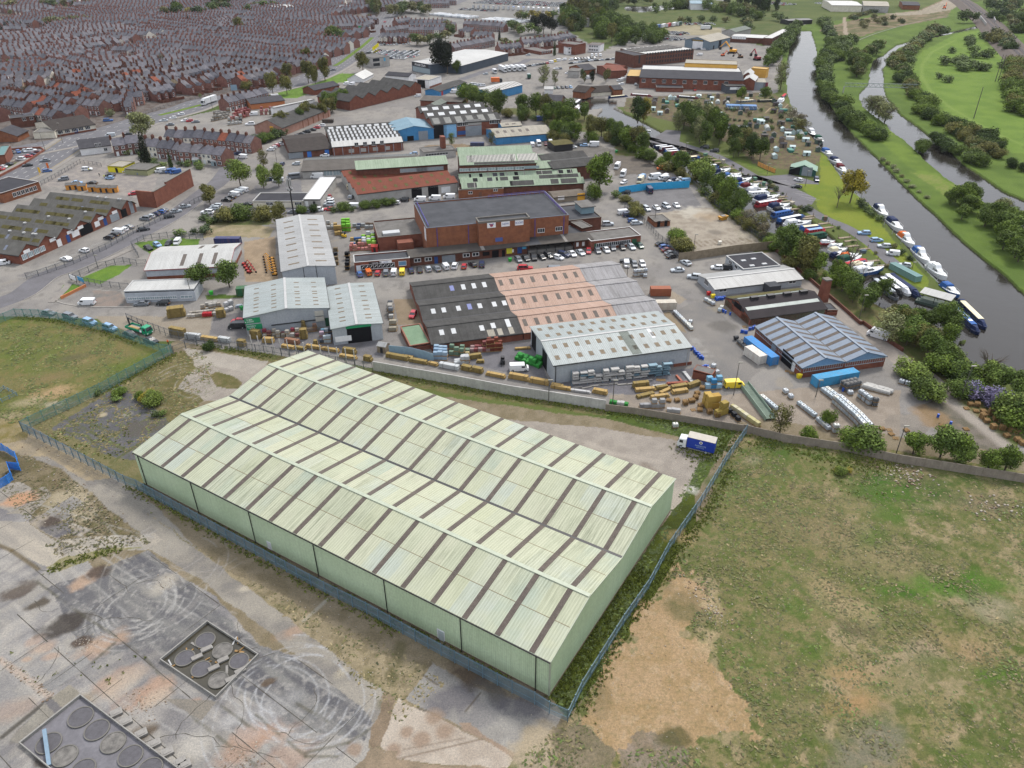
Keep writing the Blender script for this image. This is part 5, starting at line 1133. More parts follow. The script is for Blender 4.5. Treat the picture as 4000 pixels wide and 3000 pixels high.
# town and works farther off
b=shed('long_brick_shed','long pinkish block shed with a dark roof and a yellow door in its gable','shed','b 835,1382','b 565,1345','b 1350,1175','b 845,1470',apex='b 690,1298',roof=K6,wall=BRICKP)
b.feat('door','AB',.62,1.5,2.2,3.2,P1('yellow_door',hv('e0a52e'),.6))
for k in range(6):b.feat('pilaster','AC',.4+.11*k,0,.5,b.he,K14,.15)
shed('yard_house','orange brick single storey merchant office by stacked bricks','building','b 497,1125','b 520,1060','b 860,1085','b 505,1185',rise=1.6,roof=K11,wall=P1('orange_brick',hv('b5734a'),.9))
b=block('rack_canopy','long white roofed open rack canopy in the brick yard','canopy','b 748,1165','b 742,1150','b 1188,1072',he=5,roof=K10,wall=K4,par=0)
shed('low_brick_house','low brick building with a dark tiled roof near the road trees','building','b 1180,975','b 1150,935','b 1450,920',he=3.2,rise=2,roof=K11,wall=K0)
b=shed('sawtooth_works','brick works with six gables and long white rooflights stepping uphill','works','b 1562,1098','b 2205,900','b 1215,1040','b 1562,1195',rise=2.8,nspan=6,roof=K6,wall=K0)
for sl in range(0,12,2):b.light(sl+(1 if not b.flip else 1),b.L*.5,b.L*.72,.3,.75,K26)
shed('white_shed','white gabled shed beyond the six gabled works','shed','b 1540,852','b 1700,862','b 1655,795','b 1545,885',apex='b 1628,806',roof=K10,wall=K15)
b=block('cube_showroom','pale grey two storey cube showroom beside the dual carriageway','showroom','b 1815,628','b 1655,592','b 1992,608','b 1818,735',roof=K9,wall=K12,par=.2,cap=GUT)
for u in(.1,.28):
 for z in(1.2,4.6):b.feat('window','AC',u,z,3.2,2.2,K13)
b.feat('sign','AC',.7,4.2,1.6,2.4,P1('cyan_sign',hv('4aa0c8'),.6))
b=shed('car_supermarket','big dark clad car showroom with a wide white roof','showroom','c 560,712','c 330,600','c 1065,575','c 572,800',rise=1.2,roof=K10,wall=SLATEB)
b=block('glass_showroom','glass fronted showroom with white lettering on a dark fascia','showroom','c 22,662','c 120,610','c 225,700','c 30,768',roof=K10,wall=SLATEB,par=.1,cap=K2)
b.sign('AC',.45,b.he-2.6,b.L*.85,2.2,GUT,['Arnold Clark'],K21,2.6,sx=.95);b.feat('glass_front','AC',.5,.2,b.L*.92,b.he-3.4,K16)
b=block('garage','small white garage with a wide black doorway','garage','c 210,865','c 95,832','c 342,820','c 210,955',roof=K24,wall=K15,par=.1,cap=K2);b.feat('doorway','AB',.5,0,6,5,K1);b.feat('brick_base','AC',.5,0,b.L,1.2,K0)
b=shed('blue_garage','low bright blue garage with a dark roof and red door','garage','c 320,990','c 152,980','c 612,890','c 330,1040',apex='c 270,962',roof=K6,wall=K35);b.feat('door','AC',.1,0,2.2,3,P1('red_door',hv('b8302c'),.5));b.feat('shutter','AC',.6,0,5,3.2,K17)
b=shed('striped_shed','white roofed shed with diagonal dark rooflights and a blue wall','shed','c 862,1003','c 752,955','c 1218,915',he=5,rise=1.2,roof=K10,wall=K35);b.lights((0,),12,.9,.15,.9,K25,.05,.95)
shed('curved_store','low brown roofed brick store behind the scrap yard','store','c 115,1085','c 118,1030','c 560,1105',he=3.5,rise=1,roof=mhex('brown_cement_roof','77716b'),wall=K0)
shed('small_shed','small grey green gabled shed in the scrap yard','shed','c 290,1150','c 205,1130','c 395,1100',he=3.5,rise=1.6,roof=M('green_grey_roof',hh('8b938a'),hh('7c847b'),.3),wall=K12)
for i_,(A_,B_,C_,bs_)in enumerate((('c 1410,560','c 1318,508','c 1542,545','c 1415,592'),('c 1700,512','c 1585,485','c 1832,505','c 1705,592'),('c 1925,480','c 1830,450','c 2052,487','c 1930,560'))):
 b=block('trim_unit',('single storey brick unit with a grey roof and crimson trim','white two storey flats with a grey roof and crimson trim','right hand white flats block with crimson roof trim')[i_],'building',A_,B_,C_,bs_,roof=K9,wall=K15 if i_ else K0,par=.1,cap=P1('crimson_trim',hh('8e3546'),.6))
 for k in range(4):b.window('AC',.2+.2*k,1.2,1.6,1.4,2)
 if i_:
  for k in range(4):b.window('AC',.2+.2*k,4,1.6,1.4,2)
block('trim_unit','middle flats block with crimson roof trim joining its neighbours','building','c 1790,485','c 1720,445','c 1905,465',he=8,roof=K9,wall=K0,par=.1,cap=K8['crimson_trim'])
b=block('brick_mill','long four storey brick mill with a pale roof','mill','d 335,582','d 170,515','d 860,530','d 345,715',roof=K10,wall=K5,par=.1,cap=K38)
for k in range(18):
 for z in(1.5,4.5,7.6):b.feat('window','AC',.04+.054*k,z,1.4,1.9,K13)
for k in range(10):b.box('roof_monitor',b.L*(.05+.09*k),b.W*.3,b.he-.2,b.L*(.11+.09*k),b.W*.85,b.he+.5,K9)
b=block('mill_tower','brick stair towers at the left end of the mill','mill','d 215,600','d 75,545','d 332,590','d 220,735',roof=K11,wall=K5,par=.1);b.feat('window','AC',.5,3,1.6,6,K13)
b=shed('black_roof_works','long brick works with a black slate roof and a white ridge strip','works','d 275,838','d 318,702','d 1395,872','d 280,950',apex='d 290,748',roof=K36,wall=K0);b.light(1,b.L*.5,b.L*.99,.2,1,K10,'white_slope')
for k in range(9):
 b.window('AC',.04+.1*k,b.he-3,2.6,2.2,3)
b=block('dark_annex','dark single storey annex with two round emblems on its white sign','building','d 1215,930','d 1215,885','d 1415,925','d 1215,1010',roof=K6,wall=P1('dark_panel',hv('4a5058'),.7),par=.1);b.feat('sign','AC',.5,b.he-2.4,8,1.6,K20);b.feat('doorway','AC',.7,0,4,4,K1)
block('brick_annex','low orange brick annex in front of the black roofed works','building','d 455,945','d 455,885','d 745,950','d 455,990',roof=K11,wall=K0,par=.1)
b=block('yellow_works','yellow clad works block with a cream strip roof','works','d 762,680','d 768,640','d 1330,700',he=10,roof=K24,wall=YELCL,par=.1);block('yellow_works','tall yellow block at the right end by the river trees','works','d 1480,735','d 1340,705','d 1645,748','d 1485,835',roof=P1('yellow_roof',hh('e0b45c'),.7),wall=YELCL,par=.1,cap=P1('yellow_edge',hh('e0b45c'),.7));block('yellow_canopy','small yellow canopy left of the black roofed works','canopy','d 130,820','d 165,750','d 272,825',he=5,roof=K8['yellow_roof'],wall=K5,par=.05)
for i_,(A_,B_,C_)in enumerate((('d 1395,812','d 1478,830','d 1420,770'),('d 1395,868','d 1508,890','d 1430,822'))):shed('gabled_bay',('upper','lower')[i_]+' of two small white gabled roofs beside the yellow works','building',A_,B_,C_,he=6,rise=2,roof=K10,wall=K0)
b=block('garage_annex','grey roofed garage with a wide white shutter under the yellow block','garage','d 1515,895','d 1500,840','d 1650,900','d 1515,970',roof=K24,wall=K12,par=.1);b.feat('shutter','AC',.4,0,8,5,K17);b.feat('door','AC',.9,0,3,5,P1('crimson_door',hv('7a2a3a'),.6))
b=shed('scrap_shed','grey blue gabled shed with a black and yellow sign over white doors','shed','d 1035,455','d 768,428','d 1252,405','d 1030,542',apex='d 900,400',roof=K24,wall=P1('slate_cladding',hv('6a7a86'),.6));b.feat('door','AB',.52,0,10,7,K15);b.sign('AB',.5,b.he-.3,12,1.3,K61,['THE EXCAVATORS'],INKY,1.2);b.feat('doorway','AC',.5,0,5,6,K1);b.feat('doorway','AC',.2,0,2,3,K1)
shed('green_roof_shed','dark green roofed open shed by the scrap heap','shed','d 1310,348','d 1230,320','d 1478,308',he=6,rise=2,roof=M('green_grey_roof',hh('6f7d6c')),wall=K12)
b=block('river_stores','curved white roofed brick stores at the scrapyard edge','store','d 1255,398','d 1200,358','d 1690,418','d 1258,455',roof=K10,wall=K5,par=.1)
for k in range(6):b.feat('panel','AC',.06+.06*k,3,2,2.4,K20)
block('river_stores','white roofed end of the brick stores turning toward the river','store','d 1705,415','d 1660,385','d 1905,318',he=6,roof=K10,wall=K5,par=.1)
b=shed('boathouse','green boathouse with a mint roof and grey door','boathouse','i 1905,442','i 2185,442','i 1918,392','i 1908,500',apex='i 2050,402',roof=M('mint_roof',hh('b4d2bf'),hh('a8c6b3'),.3,corr=(0,.4,.3)),wall=GRNCL);b.feat('door','AB',.65,0,4.4,4,K17);b.feat('doorway','AB',.16,0,4.6,3.4,K1)
b=block('brick_ruin','small brick hut with a rubbish strewn flat roof on the slab yard','hut','i 440,1015','i 325,950','i 605,1000','i 445,1072',roof=K9,wall=K14,par=.05)
for u in(.25,.72):b.feat('doorway','AC',u,0,1.2,2.3,K1)
b=shed('mobile_shop','tan roofed lean-to shelter among parked vans','shelter','h 1565,190','h 1520,140','h 1765,170',he=3.2,rise=.5,roof=K48,wall=GUT)
b=shed('pub','cream walled pub with a long brown tiled roof at the junction','pub','a 592,1418','a 470,1310','a 1025,1345','a 600,1480',rise=3,roof=K47,wall=K33)
for k in range(5):b.window('AC',.12+.17*k,1.2,2.6,1.6,3)
b.feat('door','AC',.5,0,2,2.6,K30);b.feat('brick_base','AC',.5,0,b.L,.9,K0)
block('pub_wing','flat roofed cream wing left of the pub','building','a 350,1430','a 320,1385','a 585,1420',he=3.4,roof=K9,wall=K33,par=.15);b=block('dark_house','dark two storey flat roofed house behind the pub','house','a 105,1280','a 90,1245','a 372,1250','a 130,1390',roof=K11,wall=K5,par=.1)
for u in(.55,.85):b.window('AC',u,3.5,1.8,1.6,2)
shed('brick_bungalow','orange brick bungalow with roof windows at the left edge','house','a 180,1470','a 85,1370','a 300,1410',he=3,rise=3,roof=K11,wall=K14)
block('corner_store','teal edged brick store at the left frame edge','store','f -60,300','f -60,200','f 48,290',he=5,roof=P1('teal_roof',hh('6f9c9c'),.7),wall=K0,par=.1)
b=shed('rendered_house','white rendered house with a slate hipped roof beside the railings','house','f 862,225','f 950,140','f 1195,185','f 872,300',rise=2.6,roof=K11,wall=K15)
for u in(.55,.66):b.window('AC',u,3.6,1.2,1.5,2)
b.window('AC',.8,.9,1.6,1.5,2)
b=block('dark_bungalow','low black roofed clubhouse with cream walls','building','g 515,790','g 510,700','g 1060,790','g 520,860',roof=K36,wall=K33,par=.1,cap=K2)
for u in(.3,.36,.87,.93):b.window('AC',u,1,1.6,1.3,2)
b=block('white_roof_block','two storey block with a brilliant white roof','building','g 1062,770','g 1040,530','g 1245,770','g 1068,870',roof=P1('brilliant_white_roof',(.62,.62,.62,1),.5),wall=K12,par=.05,cap=K2);b.feat('door','AC',.18,1,1.2,2,K15);b.feat('doorway','AC',.62,0,1,3,GUT)
b=block('container_cabin','yellow painted cabin at the car wash','cabin','f 1155,410','f 1150,345','f 1325,420',he=2.8,roof=K24,wall=P1('yellow_cabin',hv('ddd02a'),.6),par=.05);b.feat('doorway','AC',.55,0,1.2,2.1,K1)
block('container_cabin','graffiti covered low cabin beside the yellow one','cabin','f 1340,440','f 1335,365','f 1585,455',he=2.6,roof=K9,wall=P1('painted_cabin',hv('8d8f6a'),.7),par=.05)
shed('clubhouse','brown brick clubhouse with solar panels by the basin','building','c 1900,1005','c 1755,970','c 2180,985','c 1905,1050',rise=2.5,roof=K47,wall=K33);shed('clubhouse','brick gabled lodge with a solar panel roof beside the clubhouse','building','c 1765,985','c 1750,930','c 1900,1000',he=4,rise=2.5,roof=K47,wall=K14)
shed('lock_house','brick house with a slate roof among the boatyard trees','house','c 1415,1100','c 1440,1045','c 1630,1110','c 1418,1175',rise=2.8,roof=K11,wall=K5);shed('white_kiosk','tiny white gabled kiosk by the boatyard','kiosk','c 1460,965','c 1475,945','c 1550,965',he=2.8,rise=1.2,roof=K29,wall=K15)
shed('garage_house','brick garage house among parked cars','house','c 1880,760','c 1790,715','c 2010,745','c 1882,810',rise=2.5,roof=K11,wall=K14);block('filling_canopy','grey garage canopy among the parked cars','canopy','c 1710,765','c 1705,730','c 1830,770',he=4.5,roof=K9,wall=K12,par=.1);shed('red_roof_garage','low red roofed building at the edge of the car yard','building','c 2100,710','c 2090,690','c 2300,740',he=4,rise=1.6,roof=K57,wall=K0)
for i_,(A_,B_,C_,he_,rf_,wl_)in enumerate((('e 140,58','e 145,8','e 465,62',7,K10,K33),('e 480,62','e 485,12','e 755,70',7,K24,K12),('e 905,55','e 890,15','e 1090,60',5,K11,K14),('d 830,40','d 830,5','d 1060,40',7,R_LB,K15),('b 760,92','b 640,55','b 1110,75',6,K10,K12),('c 1815,210','c 1815,150','c 1945,200',8,K9,K12),('d -60,770','d -40,705','d 130,760',5,K57,K0),('b 1290,55','b 1290,20','b 1400,70',8,K11,K15),('b 1950,812','b 1960,780','b 2200,830',4,K36,K15),('d 0,970','d -60,930','d 90,965',4,K11,K14),('a 1100,250','a 1100,225','a 1290,235',5,K10,K15))):
 shed('far_building',('cream long shed near the top edge right of the river','grey shed with a cream roof beyond the flood bank','brown gabled shed by the far gravel track','blue white shed behind the far trees','wide pale roofed store among the far terraces','pale derelict block among the far trees','red roofed shed beside the mill yard','white gabled house near the far junction','black roofed low unit beside the sawtooth works','small brick lodge by the narrowboat moorings','pale flat hall among the far terraces')[i_],'building',A_,B_,C_,he=he_,rise=1.5,roof=rf_,wall=wl_)
b=shed('covered_bridge','dark lattice footbridge across the river','bridge','d 1880,225','d 1890,205','d 2140,215',he=4,rise=.6,roof=GUT,wall=GUT)
# terraced houses
TB=tint('house_wall',.9,.2,.3,.7);TRF=tint('house_roof',.9,.2,.3,.6);CHM=K5
HW,HD,HE,HR_=5.0,8.4,5.3,8.1
def house_meshes():
 d={}
 m_=MB();m_.face([(0,0,0),(HW,0,0),(HW,0,HE),(0,0,HE)]);m_.face([(HW,HD,0),(0,HD,0),(0,HD,HE),(HW,HD,HE)])
 m_.face([(0,0,0),(0,0,HE),(0,HD/2,HR_),(0,HD,HE),(0,HD,0)]);m_.face([(HW,0,0),(HW,HD,0),(HW,HD,HE),(HW,HD/2,HR_),(HW,0,HE)]);d['wall']=m_.mesh('house_wall',TB)
 m_=MB();g=(HR_-HE)/(HD/2)
 for y0,z0 in((-.3,HE-.3*g),(HD+.3,HE-.3*g)):m_.loft([[(x,y0,z0+.05),(x,HD/2,HR_+.05),(x,HD/2,HR_+.2),(x,y0,z0+.2)]for x in(0,HW)])
 d['roof']=m_.mesh('house_roof',TRF)
 m_=MB().box(-.45,HD/2-.7,HR_-.8,.45,HD/2+.7,HR_+1.5)
 for k in(-.4,0,.4):m_.cyl(0,HD/2+k,HR_+1.5,HR_+1.9,.13,k=6)
 d['chimney']=m_.mesh('chimney',CHM)
 def win(y,specs,nm):
  q=MB();sg=-1 if y==0 else 1
  for x,z,w,h in specs:
   ya,yb=sorted((y,y+sg*.08));q.box(x-w/2,ya,z,x+w/2,yb,z+h,0)
   ya,yb=sorted((y,y+sg*.10));q.box(x-w/2+.14,ya,z+.14,x-.05,yb,z+h-.14,1);q.box(x+.05,ya,z+.14,x+w/2-.14,yb,z+h-.14,1)
  return q.mesh(nm,[K4,K13])
 d['win_up']=win(0,[(1.3,3.3,1.2,1.5)],'window');d['win_up2']=win(0,[(3.7,3.3,1.2,1.5)],'window');d['bay']=win(0,[(3.5,.7,1.7,1.7)],'window')
 d['door']=MB().box(.7,-.08,0,1.7,0,2.2).mesh('door',K31)
 d['all']=win(0,[(1.3,3.3,1.2,1.5),(3.7,3.3,1.2,1.5),(3.5,.7,1.7,1.7),(1.2,.2,1.0,2.2)],'windows')
 m_=MB();y0=-4.6;x0,x1=.2,2.9;h=4.6;r=6.1;xm=(x0+x1)/2
 m_.face([(x0,y0,0),(x1,y0,0),(x1,y0,h),(xm,y0,r),(x0,y0,h)]);m_.face([(x0,0,0),(x0,y0,0),(x0,y0,h),(x0,0,h)]);m_.face([(x1,y0,0),(x1,0,0),(x1,0,h),(x1,y0,h)]);d['wing']=m_.mesh('rear_wing',TB)
 m_=MB();gg=(r-h)/(xm-x0)
 for xx in(x0-.2,x1+.2):m_.loft([[(xx,y,h-.2*gg+.04),(xm,y,r+.04),(xm,y,r+.18),(xx,y,h-.2*gg+.18)]for y in(y0-.2,HD*.12)])
 d['wing_roof']=m_.mesh('rear_wing_roof',TRF)
 q=MB()
 for x,z,w,h2,yy in((xm,2.8,.9,1.3,y0),(4.0,3.3,1.0,1.3,0),(xm,.8,1.0,1.2,y0),(4.0,.3,1.1,2.0,0)):
  q.box(x-w/2,yy-.08,z,x+w/2,yy,z+h2,0);q.box(x-w/2+.13,yy-.1,z+.13,x+w/2-.13,yy,z+h2-.13,1)
 d['rear_win']=q.mesh('windows',[K4,K13])
 return d
HM=house_meshes();hr_=random.Random(11)
BRK=['7b574f','825b51','72534d','8a6459','6b504b','7e5c53','775751'];SLT=['77777f','807e85','707078','86848c','7a777c','6c6c75','8a878c']
K63=[]
def row(line,mode,label,pal=None,slate=None,z=8.1,kind='near'):K63.append((line,mode,label,pal or BRK,slate or SLT,z))
row('a 310,918 715,990','f','facing the parked van near the junction');row('a 868,1052 1118,1086','f','ending in a pale blank gable');row('a 60,1062 300,1100','f','ending in a white gable by the pub');row('a 1090,932 1250,958','r','behind the pale gable');row('a 1370,985 1530,975','f','detached behind the road wall')
row('a 1240,900 1560,850 1880,778 2212,700','r','backing on the dual carriageway');row('a 640,800 1010,762','r','behind the parked van street');row('a 1040,775 1540,690','r','above the carriageway backs');row('a 530,612 830,685','f','running down from the tan flats');row('a 1130,690 1670,598','f','with the orange roof nearby');row('a 380,562 870,502','r','left of the tan flats')
row('a -100,560 620,456 820,425 1100,385 1320,368','f','crossing the middle of the estate');row('a -100,395 330,336','r','at the left edge');row('a 490,346 900,302 1290,256','r','with gabled rear wings');row('a 1320,315 1610,338','f','below the white houses');row('a 1480,440 1780,452 2212,500','f','above the cream gable');row('a 1700,385 2212,408','r','above the middle estate');row('a 1640,228 2212,300','f','right of the white houses')
row('a 0,850 230,832','f','with white bays at the left edge');row('a -80,668 450,692','r','low on the left edge');row('a -80,755 560,762','r','behind the van street');row('a 1440,652 1900,602','r','beyond the orange roof');row('a 1850,695 2212,645','r','beside the tree in the estate');row('a 1500,560 1960,525','r','below the long estate terrace')
row('b 0,350 400,388 800,432 1310,482','f','with the pink roofed house');row('b 0,402 330,432 700,482 1300,525','r','behind the pink roofed house');row('b 0,520 500,572 1020,622','f','ending at a pink turret');row('b -20,590 400,625 930,685','r','with gabled wings above the road');row('b -20,790 370,705','r','nearest the road sign');row('b -20,665 180,655','r','left of the terrace wings');row('b 20,242 440,205','f','beyond the round estate tree')
row('b 460,252 900,292 1300,302','r','below the far hedge');row('b 800,272 1200,292','f','below the far orange roof');row('b 560,132 860,150 1290,152','f','near the far store');row('b 560,192 800,202','r','in front of the far store');row('b 1290,222 1750,192','r','by the green road sign');row('b 1390,335 1520,345','r','beside the road')
row('c 0,282 380,288','f','beyond the showroom trees');row('c 20,205 400,212','f','below the lorry park');row('c 600,218 1040,252','f','with white gables by the van compound');row('c 440,475 880,392','f','with white bays behind the white roofed showroom');row('c 700,335 900,345','r','above the white bay terrace');row('c 0,238 500,245','r','between the far terraces');row('b 1920,295 2200,262','f','right of the carriageway');row('b 1900,348 2212,352','r','beside the sales forecourt');row('b 2050,205 2212,185','r','right of the far junction')
TAN=['b79a70','c0a47a','ad9068']
row('c 950,478 1185,455','r','of tan brick nearest the green',TAN);row('c 1200,425 1500,392','r','of tan brick in the middle',TAN);row('c 1500,392 1735,350','r','of tan brick by the wood',TAN);row('a 1000,605 1290,575','f','of tan brick flats',TAN)
row('f 1190,105 1480,75','f','joined to the white rendered house');row('f 1570,105 1985,150','f','behind the dark conifer');row('f 1950,168 2212,178 g 5,180 230,207','f','with white conservatories');row('f 1800,12 2212,28 g 0,28 540,77','f','behind the conservatory terrace');row('b 185,1048 625,945','f','alone beside the dual carriageway')
NEARROWS=len(K63)
for ln in('a 130,85 560,55','a 600,85 1000,135','a 560,105 1600,135','a 0,175 500,195','a 1440,105 1780,105','a 700,175 1400,205','a 1000,42 1800,35','a -50,25 600,15','b -50,25 500,15','b 900,65 1500,95','b 1600,25 2100,15','a 900,0 2000,-10','a 1780,60 2212,65','a 1600,10 2212,20','b 450,70 900,100','b 0,-5 900,-15','b 900,20 1400,25','a 0,-25 900,-35','a 1700,150 2212,190','c 100,15 420,5','b 0,80 500,75','a 1100,175 1700,185','c 0,-10 500,-20','a 560,225 900,215','a 0,250 250,235','c 600,285 700,300'):
 row(ln,hr_.choice('fr'),'far')
K27=[]
for line,mode,label,pal,slate,z in K63:
 pts=GG(line,z);tot=[]
 for p,q in zip(pts[:-1],pts[1:]):
  l=(q-p).length;n=max(1,int(round(l/HW)));a=math.atan2(q.y-p.y,q.x-p.x);dx,dy=math.cos(a),math.sin(a)
  for k in range(n):
   s_=l/n;x,y=p.x+dx*s_*k+dy*HD/2,p.y+dy*s_*k-dx*HD/2
   tot.append((x,y,a,s_/HW))
 for k,(x,y,a,sx)in enumerate(tot):K27.append((math.hypot(x,y),x,y,a,sx,mode,label,pal,slate,k,len(tot)))
RP=[tuple(p[:2])for p in GG('z -60,-10 905,-10 825,40 755,105 640,175 480,200 330,232 200,275 -20,300')];GR={}
def taken(x,y):
 k0,k1=int(x//12),int(y//12)
 return any((x-u)**2+(y-v)**2<q for i in(-1,0,1)for j in(-1,0,1)for u,v,q in GR.get((k0+i,k1+j),()))
for h in K27:GR.setdefault((int(h[1]//12),int(h[2]//12)),[]).append((h[1],h[2],90))
old=list(K27)
for dd in(16,-16,30,-30,44):
 for h in old:
  x,y,a=h[1]-math.sin(h[3])*dd,h[2]+math.cos(h[3])*dd,h[3]
  if not pip(np.array([x]),np.array([y]),RP)[0]or taken(x,y):continue
  GR.setdefault((int(x//12),int(y//12)),[]).append((x,y,22));K27.append((math.hypot(x,y),x,y,a,h[4],'r' if hr_.random()<.6 else 'f','in the rows '+('behind' if dd>0 else 'before')+' the terrace',BRK,SLT,0,1))
K27.sort(key=lambda h:h[0])
near_h=K27[:300];far_h=K27[300:]
for i_,(D,x,y,a,sx,mode,label,pal,slate,k,n)in enumerate(near_h):
 detail=i_<130
 wc=hr_.choice(pal)if hr_.random()>.13 else hr_.choice(('d8d3c6','cfc4a8','e0e0dc','b9a98c'));rc=hr_.choice(slate)if hr_.random()>.04 else 'a5604a'
 t=E('terraced_house',('rendered' if wc in('d8d3c6','cfc4a8','e0e0dc','b9a98c')else 'tan brick' if pal is TAN else 'red brick')+(' house with an orange roof' if rc=='a5604a' else ' house')+' '+label,'house',(x,y,0),a,'terrace houses '+label)
 t.scale=(sx,1,hr_.uniform(.94,1.04));cw=hv(wc);cr=hh(rc)
 obj('wall',HM['wall'],t,color=cw);obj('roof',HM['roof'],t,color=cr);obj('chimney',HM['chimney'],t)
 if mode=='f':
  if detail:
   for q in('win_up','win_up2','bay'):obj('window',HM[q],t)
   obj('door',HM['door'],t)
  else:obj('window_set',HM['all'],t)
 else:
  obj('rear_wing',HM['wing'],t,color=cw);obj('rear_wing_roof',HM['wing_roof'],t,color=cr);obj('window_set',HM['rear_win'],t)
cols=[P1('far_brick_%d'%i,hv(h),.9)for i,h in enumerate(('7b574f','825b51','6b504b','d6d0c4'))]+[P1('far_slate_%d'%i,hh(h),.9)for i,h in enumerate(('77777f','838087','6e6e76'))]+[K4,K13]
big=MB()
def addc(me,M4,ci,remap=None):
 n=len(big.v);big.v+=[tuple(M4@v.co)for v in me.vertices]
 for p in me.polygons:big.f.append(tuple(n+i for i in p.vertices));big.m.append(remap[p.material_index]if remap else ci)
for(D,x,y,a,sx,mode,*_r)in far_h:
 M4=Matrix.Translation((x,y,0))@Matrix.Rotation(a,4,'Z')@Matrix.Diagonal((sx,1,hr_.uniform(.94,1.04),1))
 wi=hr_.choice((0,1,2,0,1,2,0,1,2,0,1,3));ri=hr_.choice((4,5,6))
 addc(HM['wall'],M4,wi);addc(HM['roof'],M4,ri);addc(HM['chimney'],M4,0)
 if mode=='r':addc(HM['wing'],M4,wi if hr_.random()<.8 else 3);addc(HM['wing_roof'],M4,ri);addc(HM['rear_win'],M4,0,(7,8))
 else:addc(HM['all'],M4,0,(7,8))
o=big.build('distant_terraces',cols);S2(o,'stuff')
yard=MB()
for(D,x,y,a,sx,mode,*_r)in K27:
 if mode=='r' and D<900:
  dx,dy=math.cos(a),math.sin(a)
  for k,(u0,v0,u1,v1)in enumerate(((0,-4.5,0,-10),(0,-10,HW*sx,-10))):
   yard.beam((x+dx*u0-dy*v0,y+dy*u0+dx*v0,.9),(x+dx*u1-dy*v1,y+dy*u1+dx*v1,.9),.25,1.8)
S2(yard.build('back_yard_walls',K5),'stuff')
# trees and bushes
LEAF,nt,b=mk('leaves');oi=_n(nt,'ShaderNodeObjectInfo');ge=_n(nt,'ShaderNodeNewGeometry')
rp=_n(nt,'ShaderNodeMapRange');rp.inputs[3].default_value=.6;rp.inputs[4].default_value=1.7;nt.links.new(ge.outputs['Random Per Island'],rp.inputs[0])
hs=_n(nt,'ShaderNodeHueSaturation');nt.links.new(oi.outputs['Color'],hs.inputs['Color']);nt.links.new(rp.outputs[0],hs.inputs['Value'])
cl=N2(nt,C3(nt,2.6),1,2,.35,.65);col=mixc(nt,1.0,hs.outputs[0],mixc(nt,cl,(1.3,1.25,1.05,1),(.68,.72,.75,1)),'MULTIPLY')
nt.links.new(col,b.inputs['Base Color']);b.inputs['Roughness'].default_value=.9;b.inputs['Specular IOR Level'].default_value=.15
BARK=M('bark',hv('5f564c'),hv('4c443c'),1,5)
def quads4(name,v):
 n=len(v)//4;me=bpy.data.meshes.new(name);me.vertices.add(n*4);me.vertices.foreach_set('co',v.astype(np.float32).ravel());me.loops.add(n*4);me.loops.foreach_set('vertex_index',np.arange(n*4,dtype=np.int32));me.polygons.add(n);me.polygons.foreach_set('loop_start',np.arange(0,n*4,4,dtype=np.int32));me.update(calc_edges=True);return me
def leafmesh(name,seed,n,lobes,size,flat=1.0,droop=0):
 r=np.random.default_rng(seed);cen=[]
 for x,y,z,s in lobes:cen.append((x,y,z,s))
 cen=np.array(cen);w=cen[:,3]**2;idx=r.choice(len(cen),n,p=w/w.sum());d=r.normal(size=(n,3));d/=np.linalg.norm(d,axis=1)[:,None]
 rad=cen[idx,3]*(r.uniform(.55,1.08,n));pos=cen[idx,:3]+d*rad[:,None]
 keep=pos[:,2]>.02;pos=pos[keep];d=d[keep];n=len(pos)
 nrm=d+r.normal(size=(n,3))*.55;nrm[:,2]+=.25;nrm/=np.linalg.norm(nrm,axis=1)[:,None]
 t=np.cross(nrm,r.normal(size=(n,3)));t/=np.linalg.norm(t,axis=1)[:,None];bt=np.cross(nrm,t)
 s=(size*r.uniform(.6,1.4,n))[:,None];a=t*s;c=bt*s*r.uniform(.5,.9,n)[:,None]
 v=np.stack([pos-a,pos-c*.8,pos+a,pos+c],1).reshape(-1,3)
 me=quads4(name,v)
 me.materials.append(LEAF);return me
def lob(seed,k,rx,z0,z1,s0,s1):
 r=random.Random(seed);out=[]
 for i in range(k):
  a=2*math.pi*(i/k*2.4)+r.random();rr=rx*r.uniform(.25,1);z=r.uniform(z0,z1);f=1-abs((z-(z0+z1)/2)/(z1-z0))*.9
  out.append((rr*f*math.cos(a),rr*f*math.sin(a),z,r.uniform(s0,s1)))
 return out
BROAD=[leafmesh('crown',100+i,3400,lob(i,16,.31,.26,.84,.13,.21),.027)for i in range(5)]
K64=[leafmesh('crown',200+i,1500,lob(20+i,15,.33,.24,.84,.11,.18),.022)for i in range(3)]
BUSH=[leafmesh('foliage',300+i,3400,[(x,y,z,s)for x,y,z,s in lob(40+i,9,.42,.22,.66,.22,.36)],.033)for i in range(4)]
POPL=[leafmesh('crown',400+i,2200,[(.05*math.sin(k*2.1),.05*math.cos(k*1.7),.12+.08*k,.115-.007*max(0,k-5))for k in range(11)],.02)for i in range(2)]
CONI=[leafmesh('crown',500+i,2200,[(.03*math.sin(k*2),.03*math.cos(k*3),.08+.075*k,.20*(1-k/13)+.02)for k in range(12)],.022)for i in range(2)]
